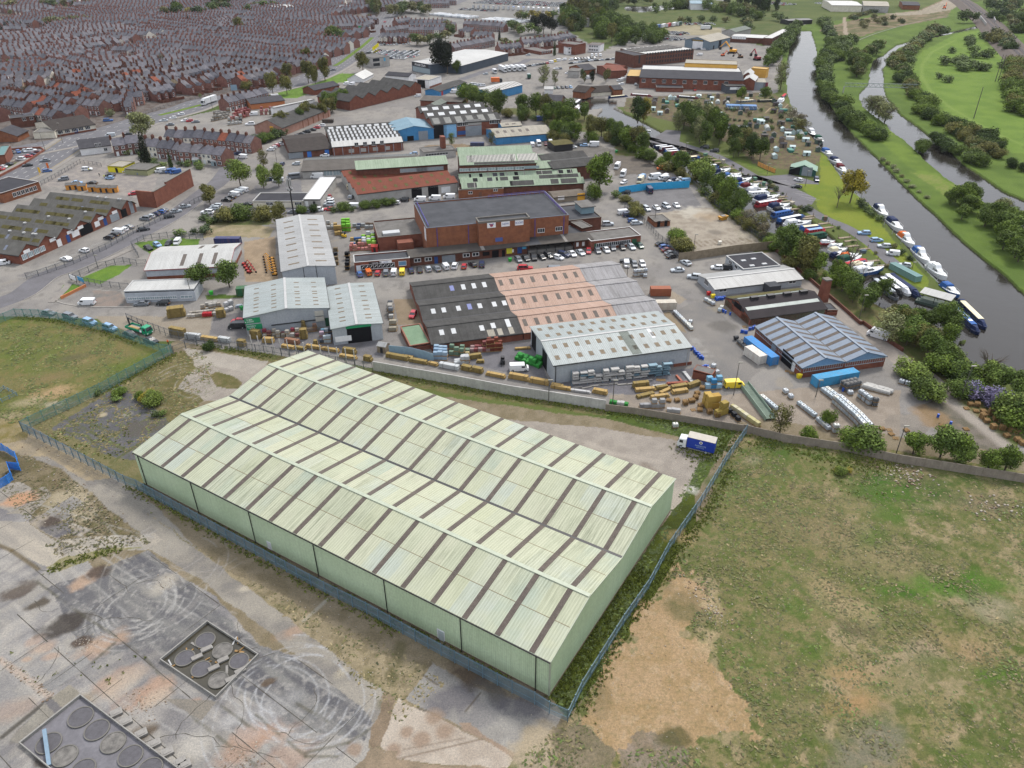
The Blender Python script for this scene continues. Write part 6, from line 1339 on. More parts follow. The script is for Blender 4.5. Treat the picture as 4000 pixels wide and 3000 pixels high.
def trunk(seed,th=.36,limbs=6,twigs=0):
 r=random.Random(seed);mb=MB()
 def cone(a,c,r0,r1,k=6):
  a,c=Vector(a),Vector(c);d=(c-a).normalized();u=d.orthogonal().normalized();v=d.cross(u);n=len(mb.v)
  for p,q in((a,r0),(c,r1)):
   for i in range(k):mb.v.append(tuple(p+(u*math.cos(6.283*i/k)+v*math.sin(6.283*i/k))*q))
  for i in range(k):mb.f.append((n+i,n+(i+1)%k,n+k+(i+1)%k,n+k+i));mb.m.append(0)
 top=(r.uniform(-.02,.02),r.uniform(-.02,.02),th);cone((0,0,-.01),top,.024,.017)
 for i in range(limbs):
  a=6.283*i/limbs+r.random()*.6;e=(math.cos(a)*r.uniform(.14,.3),math.sin(a)*r.uniform(.14,.3),r.uniform(.55,.85));cone(top,e,.013,.004)
  for j in range(twigs):
   a2=a+r.uniform(-1,1);s_=Vector(top).lerp(Vector(e),r.uniform(.4,1));cone(s_,(s_.x+math.cos(a2)*r.uniform(.05,.2),s_.y+math.sin(a2)*r.uniform(.05,.2),s_.z+r.uniform(.03,.2)),.005,.0015,4)
 return mb.mesh('trunk',BARK)
TRK=[trunk(i)for i in range(3)];TWIG=[trunk(10+i,.3,9,9)for i in range(2)];STUB=trunk(30,.28,0,0)
tr_=random.Random(3)
GRN={'g':'6c8238','d':'46592f','l':'7c8f48','o':'7b7a48','y':'a89b3c','k':'2c3426','b':'857d68','w':'8f9468','u':'687d3e','m':'5d7037','v':'8b84ac'}
GNAME={'g':'mid green','d':'dark green','l':'fresh light green','o':'olive','y':'yellowish','k':'near black','b':'bare brown','w':'pale willowy','u':'bright green','m':'deep green','v':'lilac flowering'}
K65=[]
def T3(p,h,col,kind='broad',wide=1.0,where='',sp=None):
 p=G(p)if isinstance(p,str)else p;K65.append((p,h,col,kind,wide,where))
def plant(p,h,col,kind,wide,where):
 c=lin(GRN[col]);f=tr_.uniform(.85,1.15);c=tuple(min(.5,x*f*.5)for x in c)+(1,)
 rz=tr_.uniform(0,6.28);wd=h*wide
 nm,cat,meshes,tk={'broad':('tree','tree',BROAD,TRK),'airy':('tree','tree',K64,TWIG),'bush':('bush','bush',BUSH,None),'poplar':('poplar_tree','tree',POPL,TRK),'conifer':('conifer_tree','tree',CONI,TRK),'bare':('bare_tree','tree',None,TWIG)}[kind]
 lb='%s %s%s'%(GNAME[col],{'broad':'leafy tree','airy':'thinly leaved tree','bush':'bush','poplar':'tall narrow tree','conifer':'conifer','bare':'leafless tree'}[kind],(' '+where)if where else '')
 t=E(nm,lb,cat,(p.x,p.y,0),rz,(('bushes ' if kind=='bush' else 'trees ')+where)if where else None);t.scale=(wd,wd,h)
 if meshes:o=obj('foliage' if kind=='bush' else 'crown',tr_.choice(meshes),t);o.color=c
 if tk:obj('trunk',tr_.choice(tk),t)
 else:obj('stem',STUB,t)
 return t
def B1(line,step,h0,h1,cols,where,jit=2.0,kind='bush',wide=(1.1,1.7)):
 pts=R1(GG(line),step)
 for p in pts:
  h=tr_.uniform(h0,h1);T3(Vector((p.x+tr_.uniform(-jit,jit),p.y+tr_.uniform(-jit,jit),0)),h,tr_.choice(cols),kind,tr_.uniform(*wide),where)
def S1(poly,n,h0,h1,cols,where,kinds=('bush',),wide=(1.0,1.5)):
 pl=GG(poly);xs=[p.x for p in pl];yy=[p.y for p in pl];k=0
 while k<n:
  x,y=tr_.uniform(min(xs),max(xs)),tr_.uniform(min(yy),max(yy))
  if pip(np.array([x]),np.array([y]),pl)[0]:T3(Vector((x,y,0)),tr_.uniform(h0,h1),tr_.choice(cols),tr_.choice(kinds),tr_.uniform(*wide),where);k+=1
for p,h,c,k,w,wh_ in(('k 2175,490',9.5,'u','broad',1.15,'left of two beside the white roofed depot'),('g 270,1720',9.5,'u','broad',1.15,'right of two beside the white roofed depot'),('g 390,640',14,'l','broad',.95,'tallest beside the estate street'),('g 640,655',10.5,'l','broad',.9,'middle of three by the club car park'),('g 800,630',10.5,'l','broad',.75,'by the white van at the club'),('g 640,430',9,'o','airy',1.0,'in front of the tiled store'),('g 60,830',9,'o','broad',1.1,'overhanging the street at the club'),('g 815,1060',11,'o','broad',.7,'by the phone mast'),('f 1590,400',17,'k','conifer',.8,'behind the car wash'),('f 1850,430',8,'d','conifer',.7,'in the terrace garden'),('a 1540,1480',14,'w','broad',1.3,'standing alone by the junction'),('b 740,1030',15,'o','broad',.85,'leftmost beside the carriageway'),('b 890,1020',14,'o','broad',.8,'second beside the carriageway'),('b 900,880',13,'o','broad',.8,'behind the carriageway pair'),('b 1120,900',16,'o','broad',.85,'central beside the carriageway'),('b 1200,930',14,'o','broad',.7,'front centre beside the carriageway'),('b 1300,870',17,'o','broad',.8,'right group beside the carriageway'),('b 1710,780',15,'o','broad',.85,'beside the cube showroom'),('c 330,790',25,'k','broad',.85,'left of the dark showroom pair'),('c 410,800',23,'k','broad',.75,'right of the dark showroom pair'),('c 510,795',10,'m','broad',.9,'small beside the dark showroom pair'),('h 2050,680',17,'g','broad',.95,'big beside the broken roof works'),('h 2000,770',8,'g','bush',.9,'below the big tree by the works'),('j 330,810',14,'y','broad',.95,'on the moorings lawn'),('j 190,860',11,'b','bare',.7,'in a planter on the lawn'),('d 1790,970',19,'w','airy',.9,'leaning over the river by the yellow works'),('v 690,250',8,'o','airy',1.0,'by the panel wall in the container yard'),('v 830,270',3.5,'g','bush',1.2,'small by the panel wall'),('v 930,200',5,'g','bush',.7,'between the rows of tanks'),('h 450,190',7,'l','airy',.9,'in the brick unit yard'),('h 880,180',7,'o','airy',.9,'at the blue shed corner'),('c 690,1150',15,'l','broad',.85,'willow like beside the scrap store'),('c 1450,930',15,'w','airy',1.0,'beside the lorry yard'),('c 1570,920',11,'w','airy',.8,'right of the lorry yard tree'),('d 250,1330',15,'d','broad',.95,'dark by the moorings lawn'),('d 310,1320',14,'y','broad',.7,'bright yellow by the moorings lawn'),('d 1360,1110',10,'g','broad',.95,'above the allotments'),('d 1620,1090',9,'g','broad',1.2,'spreading above the allotments'),('c 970,440',12,'k','conifer',.6,'by the white bay terrace'),('c 1565,600',13,'d','conifer',.55,'between the flats'),('p 740,1180',9,'w','airy',1.5,'pale twiggy behind the parked van'),('p 1780,1600',9,'b','bare',1.3,'at the water edge')):T3(p,h,c,k,w,wh_)
for p in('p 320,420','p 420,700','p 260,560'):T3(p,10,'b','bare',1.1,'among the canal bank trees')
B1('g 240,1000 380,1000 580,990',5,6,8,'gmo','in front of the club');B1('g 1080,920 1500,900 1960,850',4.5,2.6,4,'dm','along the track behind the works');B1('g 560,190 700,130 860,70',3.5,4.5,6,'dm','in the clipped hedge by parked cars');B1('f 1900,1160 2050,1150 2212,1140 g 60,1040',4,2,3.4,'dg','above the small lawn');B1('g 0,1000 120,1020',4,3,4,'d','by the club entrance')
B1('f 1290,290 1480,260 1700,430 2000,420 2200,450',5,2.5,4.5,'dgl','in the terrace gardens')
B1('b 800,1400 1000,1350 1180,1290 1330,1250 1420,1200',6.5,8,12,'omb','beside the long pinkish shed',kind='broad',wide=(.8,1.1));B1('b 1350,1180 1530,1120',6,9,11,'g','at the sawtooth works',kind='broad',wide=(.9,1.1))
B1('c 590,1130 800,1180 980,1230 1180,1260 1350,1250 1480,1260',9,10,15,'glmou','in the belt behind the boatyard',kind='broad',wide=(.8,1.1));B1('c 1240,1330 1450,1330 1700,1390 1850,1300 1700,1280 1500,1300',9,10,14,'gmoul','in the belt beside the basin',kind='broad',wide=(.8,1.1));B1('c 1560,1500 1750,1520 1950,1500 2100,1480 2212,1540',8,9,13,'moug','behind the van yard',kind='broad',wide=(.8,1.1))
B1('i 30,160 150,240 250,220 330,300',7,9,13,'omg','at the top of the van yard',kind='broad',wide=(.8,1.1));B1('i 400,380 520,400 640,450 760,480 850,540',6,7,11,'gou','along the canal by the van yard',kind='broad',wide=(.8,1.1));B1('i 900,560 980,600',5,9,11,'lu','beside the basin corner',kind='broad');B1('i 1000,690 1150,800 1300,900 1400,950',6.5,8,12,'ogu','along the slab yard canal edge',kind='broad',wide=(.7,1));B1('i 1440,1060 1550,1130 1650,1200',6,6,9,'ob','thin along the slab yard canal edge',kind='airy')
B1('i 30,760 100,800 170,860 300,960',5,3,5,'go','along the annex fence');B1('i 600,1190 680,1250 740,1330',4,4,6,'go','at the slab yard corner')
B1('o 1250,110 1380,130 1330,200 1480,260 1560,330',6.5,9,13,'omlu','on the canal bank above the grey office',kind='broad',wide=(.9,1.2));B1('o 1620,330 1780,400 1850,480',6,6,9,'gum','on the canal bank by the chimney',kind='broad',wide=(.9,1.2));B1('p 150,560 300,720 460,860 560,820 620,760',6,6,9,'gum','on the canal bank below the narrowboats',kind='broad',wide=(.8,1.1))
B1('p 760,1000 900,1100 1010,1180 1120,1270 1260,1300 1400,1250 1480,1150 1350,1120 1150,1080 1000,1010 900,1180 1050,1330 1250,1420',5,6,9.5,'gomu','in the big clump by the river mouth',kind='broad',wide=(1.0,1.25));B1('p 1250,1560 1400,1590 1600,1600 1350,1480',5,5,7,'mdg','on the low river bank');B1('w 600,110 680,180 740,250 660,210',4,4,6,'mgl','island in the container yard')
B1('w 1060,200 1150,210 1230,230',5,7,9,'lyu','bright by the pallets',kind='broad',wide=(1,1.3));B1('w 1130,360 1200,390 1260,400',5,6,8,'gml','behind the pallets');B1('w 970,250 1040,280 1090,290',3,4,5,'v','by the pallet stacks');B1('w 880,250 940,240 900,190 930,150',5,4,6,'mdg','beside the lamp post');B1('w 640,620 760,640 850,650 930,660 1000,680 1100,690 1200,720',5,5,8,'gu','along the panel wall',kind='broad',wide=(1.1,1.4));B1('w 200,530 290,540',4,5,6,'gu','at the panel wall corner',kind='bush')
B1('w 60,700 150,710 230,730',2.2,1.2,2,'yl','low in the bare field');B1('q 930,60 1080,110 1180,150',3,1.6,2.4,'mg','low scrub behind the mesh fence');B1('q 1280,130 1320,170 1380,150',2.2,2.6,4,'yl','yellowish in the scrub');B1('q 1350,260 1450,300 1520,330',3,1.4,2,'mg','low scrub near the warehouse');T3('l 330,1010',3,'d','bush',1.2,'against the timber yard fence')
B1('c 590,1140 800,1200 1000,1250 1300,1290 1500,1290 1500,1380 1750,1400 1560,1530 1900,1530 2150,1500 i 60,180 330,320 560,440 850,560',6,3.5,6.5,'mgdo','filling the canal side belt',4,wide=(1.1,1.5));B1('i 1000,720 1200,860 1450,1080 1700,1230 o 1250,140 1500,330 1700,420',5,3,5.5,'gmo','under the canal bank trees',2);S1('z 0,30 830,30 600,180 330,240 0,290',120,3,7,'gmow','in the terrace back yards',('bush','bush','broad'))
B1('e 30,240 90,330 150,480 120,600 60,700 40,830 60,960 130,1080 240,1200 330,1320 450,1400 560,1480 660,1530',6,5,9,'gmud','along the left edge of the island bank',3,wide=(1.2,1.7));B1('e 330,470 230,560 160,680 300,440',8,6,9,'gm','at the top of the island',4);B1('e 620,560 450,700 420,850 340,650',8,9,12,'umo','round the flood channel bend',2,kind='broad',wide=(1.1,1.3));B1('e 540,1200 640,1260 700,1330',6,9,12,'w','grey green in the flood channel edge',2,kind='airy')
B1('e 1180,400 1080,480 1010,530 960,600 930,690 800,700 920,800 900,880 1000,960 1020,1040 1130,1100 1130,1230 1230,1300 1350,1360 1500,1420 1600,1450 1720,1500 1850,1560 1930,1640',6,5,8.5,'mdgo','on the far bank of the flood channel',3,wide=(1.2,1.7));B1('e 850,640 790,720 1250,330 1350,370',7,6,9,'om','at the narrow of the flood channel',2);B1('e 1500,250 1650,250',9,13,15,'m','under the railway bridge',kind='broad',wide=(1.2,1.4))
S1('e 1300,660 1420,570 1700,560 1960,620 2030,760 1700,790 1350,740',20,5,8,'mdgu','in the meadow thicket',wide=(1.3,1.8));B1('e 1600,440 1660,500 1600,500',8,5,7,'m','round at the meadow top');T3('e 1290,850',5,'m','bush',1.3,'small alone on the meadow');T3('e 1385,890',5.5,'m','bush',1.7,'wide alone on the meadow');B1('e 1800,420 1950,480 2050,560 2000,420 1880,380',9,7,10,'dmo','beside the railway');B1('e 2100,720 2090,850 2090,1000 2120,1130 2180,1250',8,7,11,'oug','down the right edge of the meadow')
S1('e 1760,40 2212,30 2212,420 2050,330 1880,230',44,8,13,'mgod','beyond the railway',('broad','bush'));S1('e 330,200 900,180 1000,250 600,300 470,310',14,4,7,'do','on the waste ground',wide=(1.2,1.8));B1('e 330,200 700,110 230,110',9,4,6,'do','behind the waste ground')
B1('j 1430,820 1560,740 1500,900 1620,880 1560,960 1730,950 1850,1010 1750,1080 1960,1100 2060,1200 1900,1150 1980,1290 2100,1300 2190,1420 2080,1430',5.5,6,9.5,'gmu','in the lower island thicket',3,kind='broad',wide=(1.1,1.4));B1('j 1960,870 2080,960 2180,1030',7,5,7,'gw','by the flood channel lower edge');B1('j 1100,270 1120,230',4,5,6,'m','alone at the island edge');B1('j 1240,110 1400,250 1550,330 1700,400 1660,150 1800,230 1900,330 1420,60',5.5,4,7,'mdo','on the channel far bank below the meadow',2,wide=(1.2,1.7));B1('j 2120,430 2212,470',6,5,7,'do','at the right edge by the channel')
B1('j 680,350 800,430 900,530 1020,650 1150,760',7,1.2,2.2,'ow','low reeds at the island edge',.8,wide=(1.5,2.2))
B1('d 1970,310 1930,400 1880,470 1830,560 1790,620 1700,690 1650,730 1900,340',6.5,7,11,'mgu','on the river bank by the scrapyard',3,kind='broad',wide=(1,1.3));B1('d 1500,220 1620,210 1750,220 1850,250',10,7,10,'gum','behind the scrapyard',3,kind='broad');B1('j 430,820 500,900 560,960 640,1000',4,2,3,'md','along the moorings lawn edge',.6);B1('j 800,1300 880,1360 960,1420',4,2,3,'mdo','between lawn and pontoon',.6)
S1('c 1640,160 1900,60 2212,40 2212,480 1850,400 1700,330 1640,260',85,10,18,'mgudo','in the wood beyond the flats',('broad','broad','bush'),(.8,1.1));S1('d 0,180 180,330 560,400 600,470 300,500 0,500',55,8,14,'mgu','in the wood left of the scrapyard',('broad','bush'),(.9,1.2));S1('d 380,110 700,60 1500,130 1560,220 1350,200 800,90 500,170',75,8,13,'mguo','in the far belt',('broad','bush'),(.9,1.2));S1('d 0,20 380,0 400,60 60,70',10,9,14,'do','by the far pond',('broad',))
B1('d 1180,40 1300,30 1420,50 1560,70 1700,110 1600,130 1500,80',12,22,30,'kd','in the tall dark belt',5,kind='poplar',wide=(.8,1.2));B1('c 1740,190 1790,185 1840,180',9,30,34,'do','poplars by the far lorry park',kind='poplar',wide=(1,1.2));B1('c 1350,360 1440,370 1520,370',8,17,20,'k','in the dark trio by the tan houses',kind='broad',wide=(.75,.9));B1('c 1200,230 1320,240 1480,230 1560,230',10,11,15,'uoy','by the white van compound',kind='broad');B1('c 1100,310 1200,390 1300,380 1390,390',8,8,12,'mgo','near the low bridge',kind='broad');B1('c 1000,520 1280,490 1420,470 1560,450 1680,430',10,6,9,'go','along the tan houses',kind='broad');B1('c 60,490 150,500 230,480 370,460',8,9,12,'mo','behind the white roofed showroom',kind='broad');B1('c 400,320 470,380',8,8,10,'mo','in the far gardens',kind='broad')
B1('c 10,130 60,150 110,140 190,170',9,9,14,'om','left of the lorry park',kind='broad');B1('c 1840,870 1900,900 1980,900 2080,900 2160,870',6,6,9,'kdo','in the conifer screen by the car yard',kind='broad',wide=(.6,.8));B1('d 1480,320 1400,250 1200,240 1050,230 700,240',14,6,9,'dom','behind the lorry yard')
S1('a 0,40 180,10 160,120 0,120',8,10,15,'ow','in the far left park',('broad',));B1('a 130,170 260,170 380,160',10,6,9,'ow','in the far left gardens',kind='broad');B1('a 560,310 700,290 850,270 1000,260',9,9,13,'ow','in the estate hollow',kind='broad');B1('a 510,100 600,100 920,80 960,60',14,10,14,'om','in the far estate',kind='broad');B1('a 1800,190 1870,180 1960,190 2050,190 2150,200',10,12,18,'ymod','in the estate park',kind='broad');B1('a 260,330 60,360 20,370',9,9,12,'k','dark at the left edge',kind='conifer');T3('a 2050,300',14,'k','conifer',.7,'in the estate');T3('a 1380,300',8,'m','broad',1,'by the white houses');T3('a 1760,740',11,'b','airy',1,'bare in the estate');T3('a 290,1060',8,'b','airy',1,'rusty by the terrace');B1('a 540,1140 660,1160 720,1150',4,3,5,'gl','in the front garden hedge');T3('a 1990,700',9,'k','conifer',.8,'small by the cream gable')
S1('b 0,60 260,50 250,180 30,200',12,12,18,'omd','in the estate wood',('broad',));T3('b 480,180',15,'u','broad',.9,'bright in the estate wood');B1('b 560,110 660,100 740,100',8,10,12,'u','round in front of the far store',kind='broad');T3('b 375,360',16,'o','broad',.9,'rusty among the terraces');T3('b 520,545',8,'m','broad',1.1,'small between terraces');B1('b 880,430 970,430 1060,440',8,6,8,'lo','between the terraces',kind='broad');B1('b 1350,470 1420,480 1390,430',7,11,14,'om','by the small car park',kind='broad');T3('b 1110,690',14,'o','broad',.9,'at the end of the terraces');B1('b 1790,110 1850,170 1880,150 1830,60',8,13,17,'om','on the far roundabout',kind='broad',wide=(.7,.9));B1('b 2020,190 2100,170 2180,120',10,12,15,'om','beyond the far junction',kind='broad');B1('b 480,30 620,40 560,10',9,9,12,'gm','at the top of the estate',kind='broad')
S1('d 200,1080 900,1130 1700,1060 1950,1230 2050,1560 1500,1640 1250,1480',34,1.6,3.4,'mgo','in the allotments',wide=(1,1.5));B1('d 720,1420 850,1380 900,1560 1000,1570 1100,1560 1180,1450 1000,1390 760,1330',7,11,15,'wmg','in the birch clump',2,kind='broad',wide=(.75,.95));B1('d 1300,1600 1380,1560 i 1320,330 1440,330 1560,340 1500,300',6,9,13,'odm','beside the allotment path',2,kind='broad',wide=(.8,1));B1('d 1900,1280 1960,1340 2050,1440 2000,1400',6,6,8,'owb','at the allotment river edge',kind='airy');B1('d 1130,1290 1350,1310 1700,1330',3,1.2,1.6,'d','in the allotment hedge',.2,wide=(1.5,2))
B1('i 1660,610 1740,680',4,2,3,'do','on the moorings bank',.5);B1('i 2050,900 2110,890',3,2,3,'d','by the moorings post',.5)
# weeds and rank grass as one mass
wd=np.random.default_rng(4);pts=[]
def strip(line,n,w):
 ps=R1(GG(line),1.0)
 for _ in range(n):
  k=wd.integers(0,len(ps)-1);p=ps[k].lerp(ps[k+1],wd.random());pts.append((p.x+wd.normal()*w,p.y+wd.normal()*w,wd.uniform(.12,.45)))
strip('q 1240,870 1580,1010 1850,1170 2212,1370 s 350,-20 700,120 1200,380 1900,740 2212,900',700,.35);strip('q 1100,890 1580,1150 2100,1450 s 340,40 620,180 900,330 1200,470',500,.5);strip('t 350,1050 600,700 760,420 950,120 v 30,930',900,1.3);strip('t 560,1180 700,960 900,560 1180,160 v 180,850 330,640 450,430',900,.8)
strip('m 240,1400 600,1450 1000,1530 1650,1650 n 400,1580 1000,1670 x 440,440 900,510 1100,560',1100,.9);strip('x 750,640 900,700 980,620 1050,560',500,2);strip('v 540,270 760,310 1000,370 1260,420',700,2);strip('v 940,420 1000,440 1060,470',60,3.5);strip('l 200,960 500,1000 1000,1090',250,.8);strip('q 440,1620 560,1560 800,1480 1050,1430',160,.6);strip('q 700,250 780,230 980,500 1060,430 1130,450 940,650 700,580 440,450',90,1.2);strip('s 1050,380 1160,430 1230,480',60,.8);strip('r 60,690 320,890 1270,700 820,1000',20,.5);strip('k 1900,1200 1500,1400 1150,1600',350,.8);strip('k 200,800 800,860 1500,1090',350,.8);0;0
P_=np.array(pts);n=len(P_);k=10
off=wd.normal(size=(n,k,3))*np.array([.35,.35,.0]);base_=np.repeat(P_[:,None,:2],k,1)+off[:,:,:2]*P_[:,None,2:3];h_=P_[:,None,2]*wd.uniform(.15,1,(n,k));an_=wd.uniform(0,6.28,(n,k));tl=wd.normal(size=(n,k,2))*.25;s_=wd.uniform(.05,.12,(n,k))
dx=np.cos(an_)*s_;dy=np.sin(an_)*s_;z0=np.zeros_like(h_);tx=base_[:,:,0]+tl[:,:,0]*h_;ty=base_[:,:,1]+tl[:,:,1]*h_
V4=np.stack([np.stack([base_[:,:,0]-dx*.4,base_[:,:,1]-dy*.4,z0],-1),np.stack([base_[:,:,0]+dx*.4,base_[:,:,1]+dy*.4,z0],-1),np.stack([tx+dx,ty+dy,h_],-1),np.stack([tx-dx,ty-dy,h_*.9],-1)],2).reshape(-1,3)
me=quads4('weeds',V4);me.materials.append(LEAF)
o=obj('weeds',me);o.color=tuple(x*.55 for x in lin('8a944c'))+(1,);S2(o,'stuff')
TV=[];TC=[];SAND=GG('t 620,1200 850,780 1000,500 1200,200 1330,20 1560,0 1700,260 1560,330 1500,420 1660,560 1800,800 2060,1130 2212,1400 1650,1480 950,1500 620,1300')
def tufts(poly,n,cols,size=.2,thr=.5,sc=4):
 pl=GG(poly);xs=[p.x for p in pl];yy=[p.y for p in pl];x=wd.uniform(min(xs),max(xs),n*3);y=wd.uniform(min(yy),max(yy),n*3);k=pip(x,y,pl)&(fbm(x,y,sc,55)+wd.normal(size=len(x))*.07>thr)&~pip(x,y,SAND);x,y=x[k][:n],y[k][:n];n=len(x)
 a=wd.uniform(0,6.28,n);s=size*wd.uniform(.5,1.5,n);h=s*wd.uniform(.08,.32,n);dx,dy=np.cos(a)*s,np.sin(a)*s;tx,ty=wd.normal(size=n)*s*1.3,wd.normal(size=n)*s*1.3;z=np.zeros(n)
 TV.append(np.stack([np.stack([x-dx,y-dy,z],1),np.stack([x+dx,y+dy,z],1),np.stack([x+tx+dx*.5,y+ty+dy*.5,h],1),np.stack([x+tx-dx*.7,y+ty-dy*.7,h*.8],1)],1));c=np.array([list(hh(q))for q in cols])[wd.integers(0,len(cols),n)]*wd.uniform(.7,1.2,n)[:,None];TC.append(np.repeat(c,4,0))
FLD='z 1240,1545 1330,1430 1450,1240 1515,1120 1605,930 1750,950 2010,990 2350,1050 2350,1750 1110,1650'
tufts(FLD,26000,['6f7344','666c3e','7d7a4c','857c54'],.15,.44);tufts(FLD,8000,['667a3a','5f7434','70853e'],.17,.6,7);tufts(FLD,2500,['a08f6c','948560'],.13,.3);tufts('z -100,700 250,708 368,760 215,840 60,910 -100,940',9000,['6f7d3a','5f7030','86804e'],.2,.48);tufts('z 300,1095 480,1225 620,1290 920,1440 960,1480 860,1565 700,1395 430,1185',6000,['8a7d5a','6f6a40','a3946f','5f6438'],.16,.44,3);tufts('z 130,1012 225,1090 330,1172 120,1200 60,1130 -10,1040 60,985',2500,['6f6a48','857a5c','5f6038'],.18,.48,3);tufts('z 215,842 262,800 420,752 470,790 430,870 390,930 300,985 180,985 60,915',5000,['66703a','75693f','8f8258'],.22,.5,3);tufts('z 1310,885 1600,922 1545,1000 1460,1110 1330,1420 1225,1550 1190,1500 1440,1120 1510,1000 1480,948',9000,['55662c','647434','4c5a28'],.22,.4,3);tufts('z 560,762 822,802 1104,852 1308,882 1310,898 822,820 560,776',3000,['6a743c','7d7748'],.2,.4,3)
# vehicles
PAINT=tint('car_paint',.3,.5,.06,2);TYRE=P1('tyre',(.015,.015,.016,1),.9,.2);RIM=P1('rim',hv('a0a4a8'),.4);CGL=P1('car_glass',(.02,.024,.028,1),.1,.7);HLAMP=P1('headlight',hv('e0e2e2'),.2);TLAMP=P1('tail_light',hv('a02420'),.3);PLATE=P1('yellow_plate',hv('d8b83a'),.6)
PC=dict(w=('white','d2d4d6'),s=('silver','a9b0b6'),g=('grey','6d7278'),k=('black','26282b'),b=('blue','345a94'),n=('navy','202c4c'),r=('red','a8323a'),m=('maroon','5e2228'),y=('yellow','dcc034'),o=('orange','c0602a'),t=('green','1f4a3c'),l=('pale blue','7f9fc0'),e=('cream','d0c8ac'))
def ring(x,w,z0,z1,t=.93):return[(x,-w,z0),(x,-w,(z0+z1)/2+.05),(x,-w*t,z1),(x,w*t,z1),(x,w,(z0+z1)/2+.05),(x,w,z0)]
def wheels(r,w=.22):
 m_=MB();m_.cyl(0,0,-w/2,w/2,r,k=12,axis=1,mi=0);m_.cyl(0,0,-w/2-.012,w/2+.012,r*.6,k=10,axis=1,mi=1);return m_.mesh('wheel',[TYRE,RIM])
def carkind(nm,L,W,H,belt,hood,xf,xr,sf,sr,wr,van=False,bed=False):
 w=W/2;h=L/2;m_=MB();top=H-.08 if van else belt
 st=[ring(-h,w*.86,.38,top*.8),ring(-h+.08,w*.97,.26,top),ring(-h*.3,w,.2,top),ring(xf,w,.2,top)]if van else[ring(-h,w*.84,.4,belt*.82),ring(-h+.12,w*.96,.26,belt*(.84 if bed else .97)),ring(xr+.1,w,.2,belt*(.84 if bed else 1)),ring(xr+.15,w,.2,belt),ring(xf-.3,w,.2,belt)]
 st+=[ring(xf+.5 if van else xf,w,.2,hood+.04),ring(h-.35,w*.97,.22,hood-.06),ring(h-.06,w*.88,.26,hood-.16),ring(h,w*.74,.34,hood-.26)]
 m_.loft(st);gl=MB()
 if van:
  gl.loft([[(xf-.02,-w*.9,belt),(xf-.02,w*.9,belt),(xf-.02,w*.84,H-.16),(xf-.02,-w*.84,H-.16)],[(xf+.62,-w*.9,hood+.03),(xf+.62,w*.9,hood+.03),(xf+.06,w*.84,H-.2),(xf+.06,-w*.84,H-.2)]])
  for sg in(-1,1):gl.box(xf-.75,min(sg*w*.97,sg*(w+.012)),belt,xf+.15,max(sg*w*.97,sg*(w+.012)),belt+.5)
  for sg in(-.45,.45):gl.box(-h-.015,sg*w-.28,belt,-h+.1,sg*w+.28,belt+.42)
  if nm=='minibus':
   for sg in(-1,1):gl.box(-h+.4,min(sg*w,sg*(w+.015)),belt,xf-.9,max(sg*w,sg*(w+.015)),belt+.6)
 else:
  a,c=w*.93,w*.76
  gl.loft([[(xr,-a,belt-.02),(xf,-a,belt-.02),(xf,a,belt-.02),(xr,a,belt-.02)],[(xr+sr,-c,H-.03),(xf-sf,-c,H-.03),(xf-sf,c,H-.03),(xr+sr,c,H-.03)]])
  m_.loft([[(xr+sr-.06,-c-.02,H-.05),(xf-sf+.06,-c-.02,H-.05),(xf-sf+.06,c+.02,H-.05),(xr+sr-.06,c+.02,H-.05)],[(xr+sr+.04,-c+.06,H),(xf-sf-.04,-c+.06,H),(xf-sf-.04,c-.06,H),(xr+sr+.04,c-.06,H)]])
  for sg in(-1,1):
   m_.beam((xf-sf*.5-(xf-xr)*.42,sg*a,belt),(xf-sf*.5-(xf-xr)*.42,sg*(c+.02),H-.03),.09,.05);m_.beam((xf,sg*a,belt),(xf-sf,sg*c,H-.03),.07,.06);m_.beam((xr,sg*a,belt),(xr+sr,sg*c,H-.03),.12,.06)
 hl=MB().box(h-.22,-.17,hood-.32,h-.02,.17,hood-.2).mesh('headlight',HLAMP);tl=MB().box(-h-.02,-.12,belt*.62,-h+.15,.12,belt*.85).mesh('tail_light',TLAMP)
 return dict(nm=nm,L=L,body=m_.mesh('body',PAINT),glass=gl.mesh('window_glass',CGL),wheel=wheels(wr),wr=wr,wx=(h-.85,-h+.8),w=w,hl=hl,tl=tl,h=h,plate=MB().box(-h-.03,-.26,.5,-h,.26,.62).mesh('number_plate',PLATE))
CK=dict(h=carkind('hatchback',4.0,1.76,1.46,.92,.88,1.0,-1.9,.75,.35,.31),s=carkind('saloon',4.65,1.82,1.42,.9,.86,1.05,-1.75,.85,.75,.32),u=carkind('off_roader',4.6,1.9,1.72,1.05,1.02,1.05,-2.15,.6,.25,.36),e=carkind('estate_car',4.7,1.82,1.47,.92,.88,1.1,-2.2,.8,.4,.32),v=carkind('van',5.0,1.98,1.98,1.15,1.1,1.35,0,0,0,.34,True),c=carkind('small_van',4.3,1.8,1.82,1.05,1.0,1.0,0,0,0,.31,True),V=carkind('large_van',5.9,2.05,2.55,1.35,1.2,1.9,0,0,0,.36,True),B=carkind('minibus',6.0,2.0,2.5,1.35,1.2,1.9,0,0,0,.36,True),p=carkind('pickup',5.3,1.85,1.78,1.05,1.02,1.1,-.75,.65,.3,.38,bed=True),P=carkind('pickup',5.3,1.85,1.78,1.05,1.02,1.1,-2.3,.65,.2,.38))
CARN=[0]
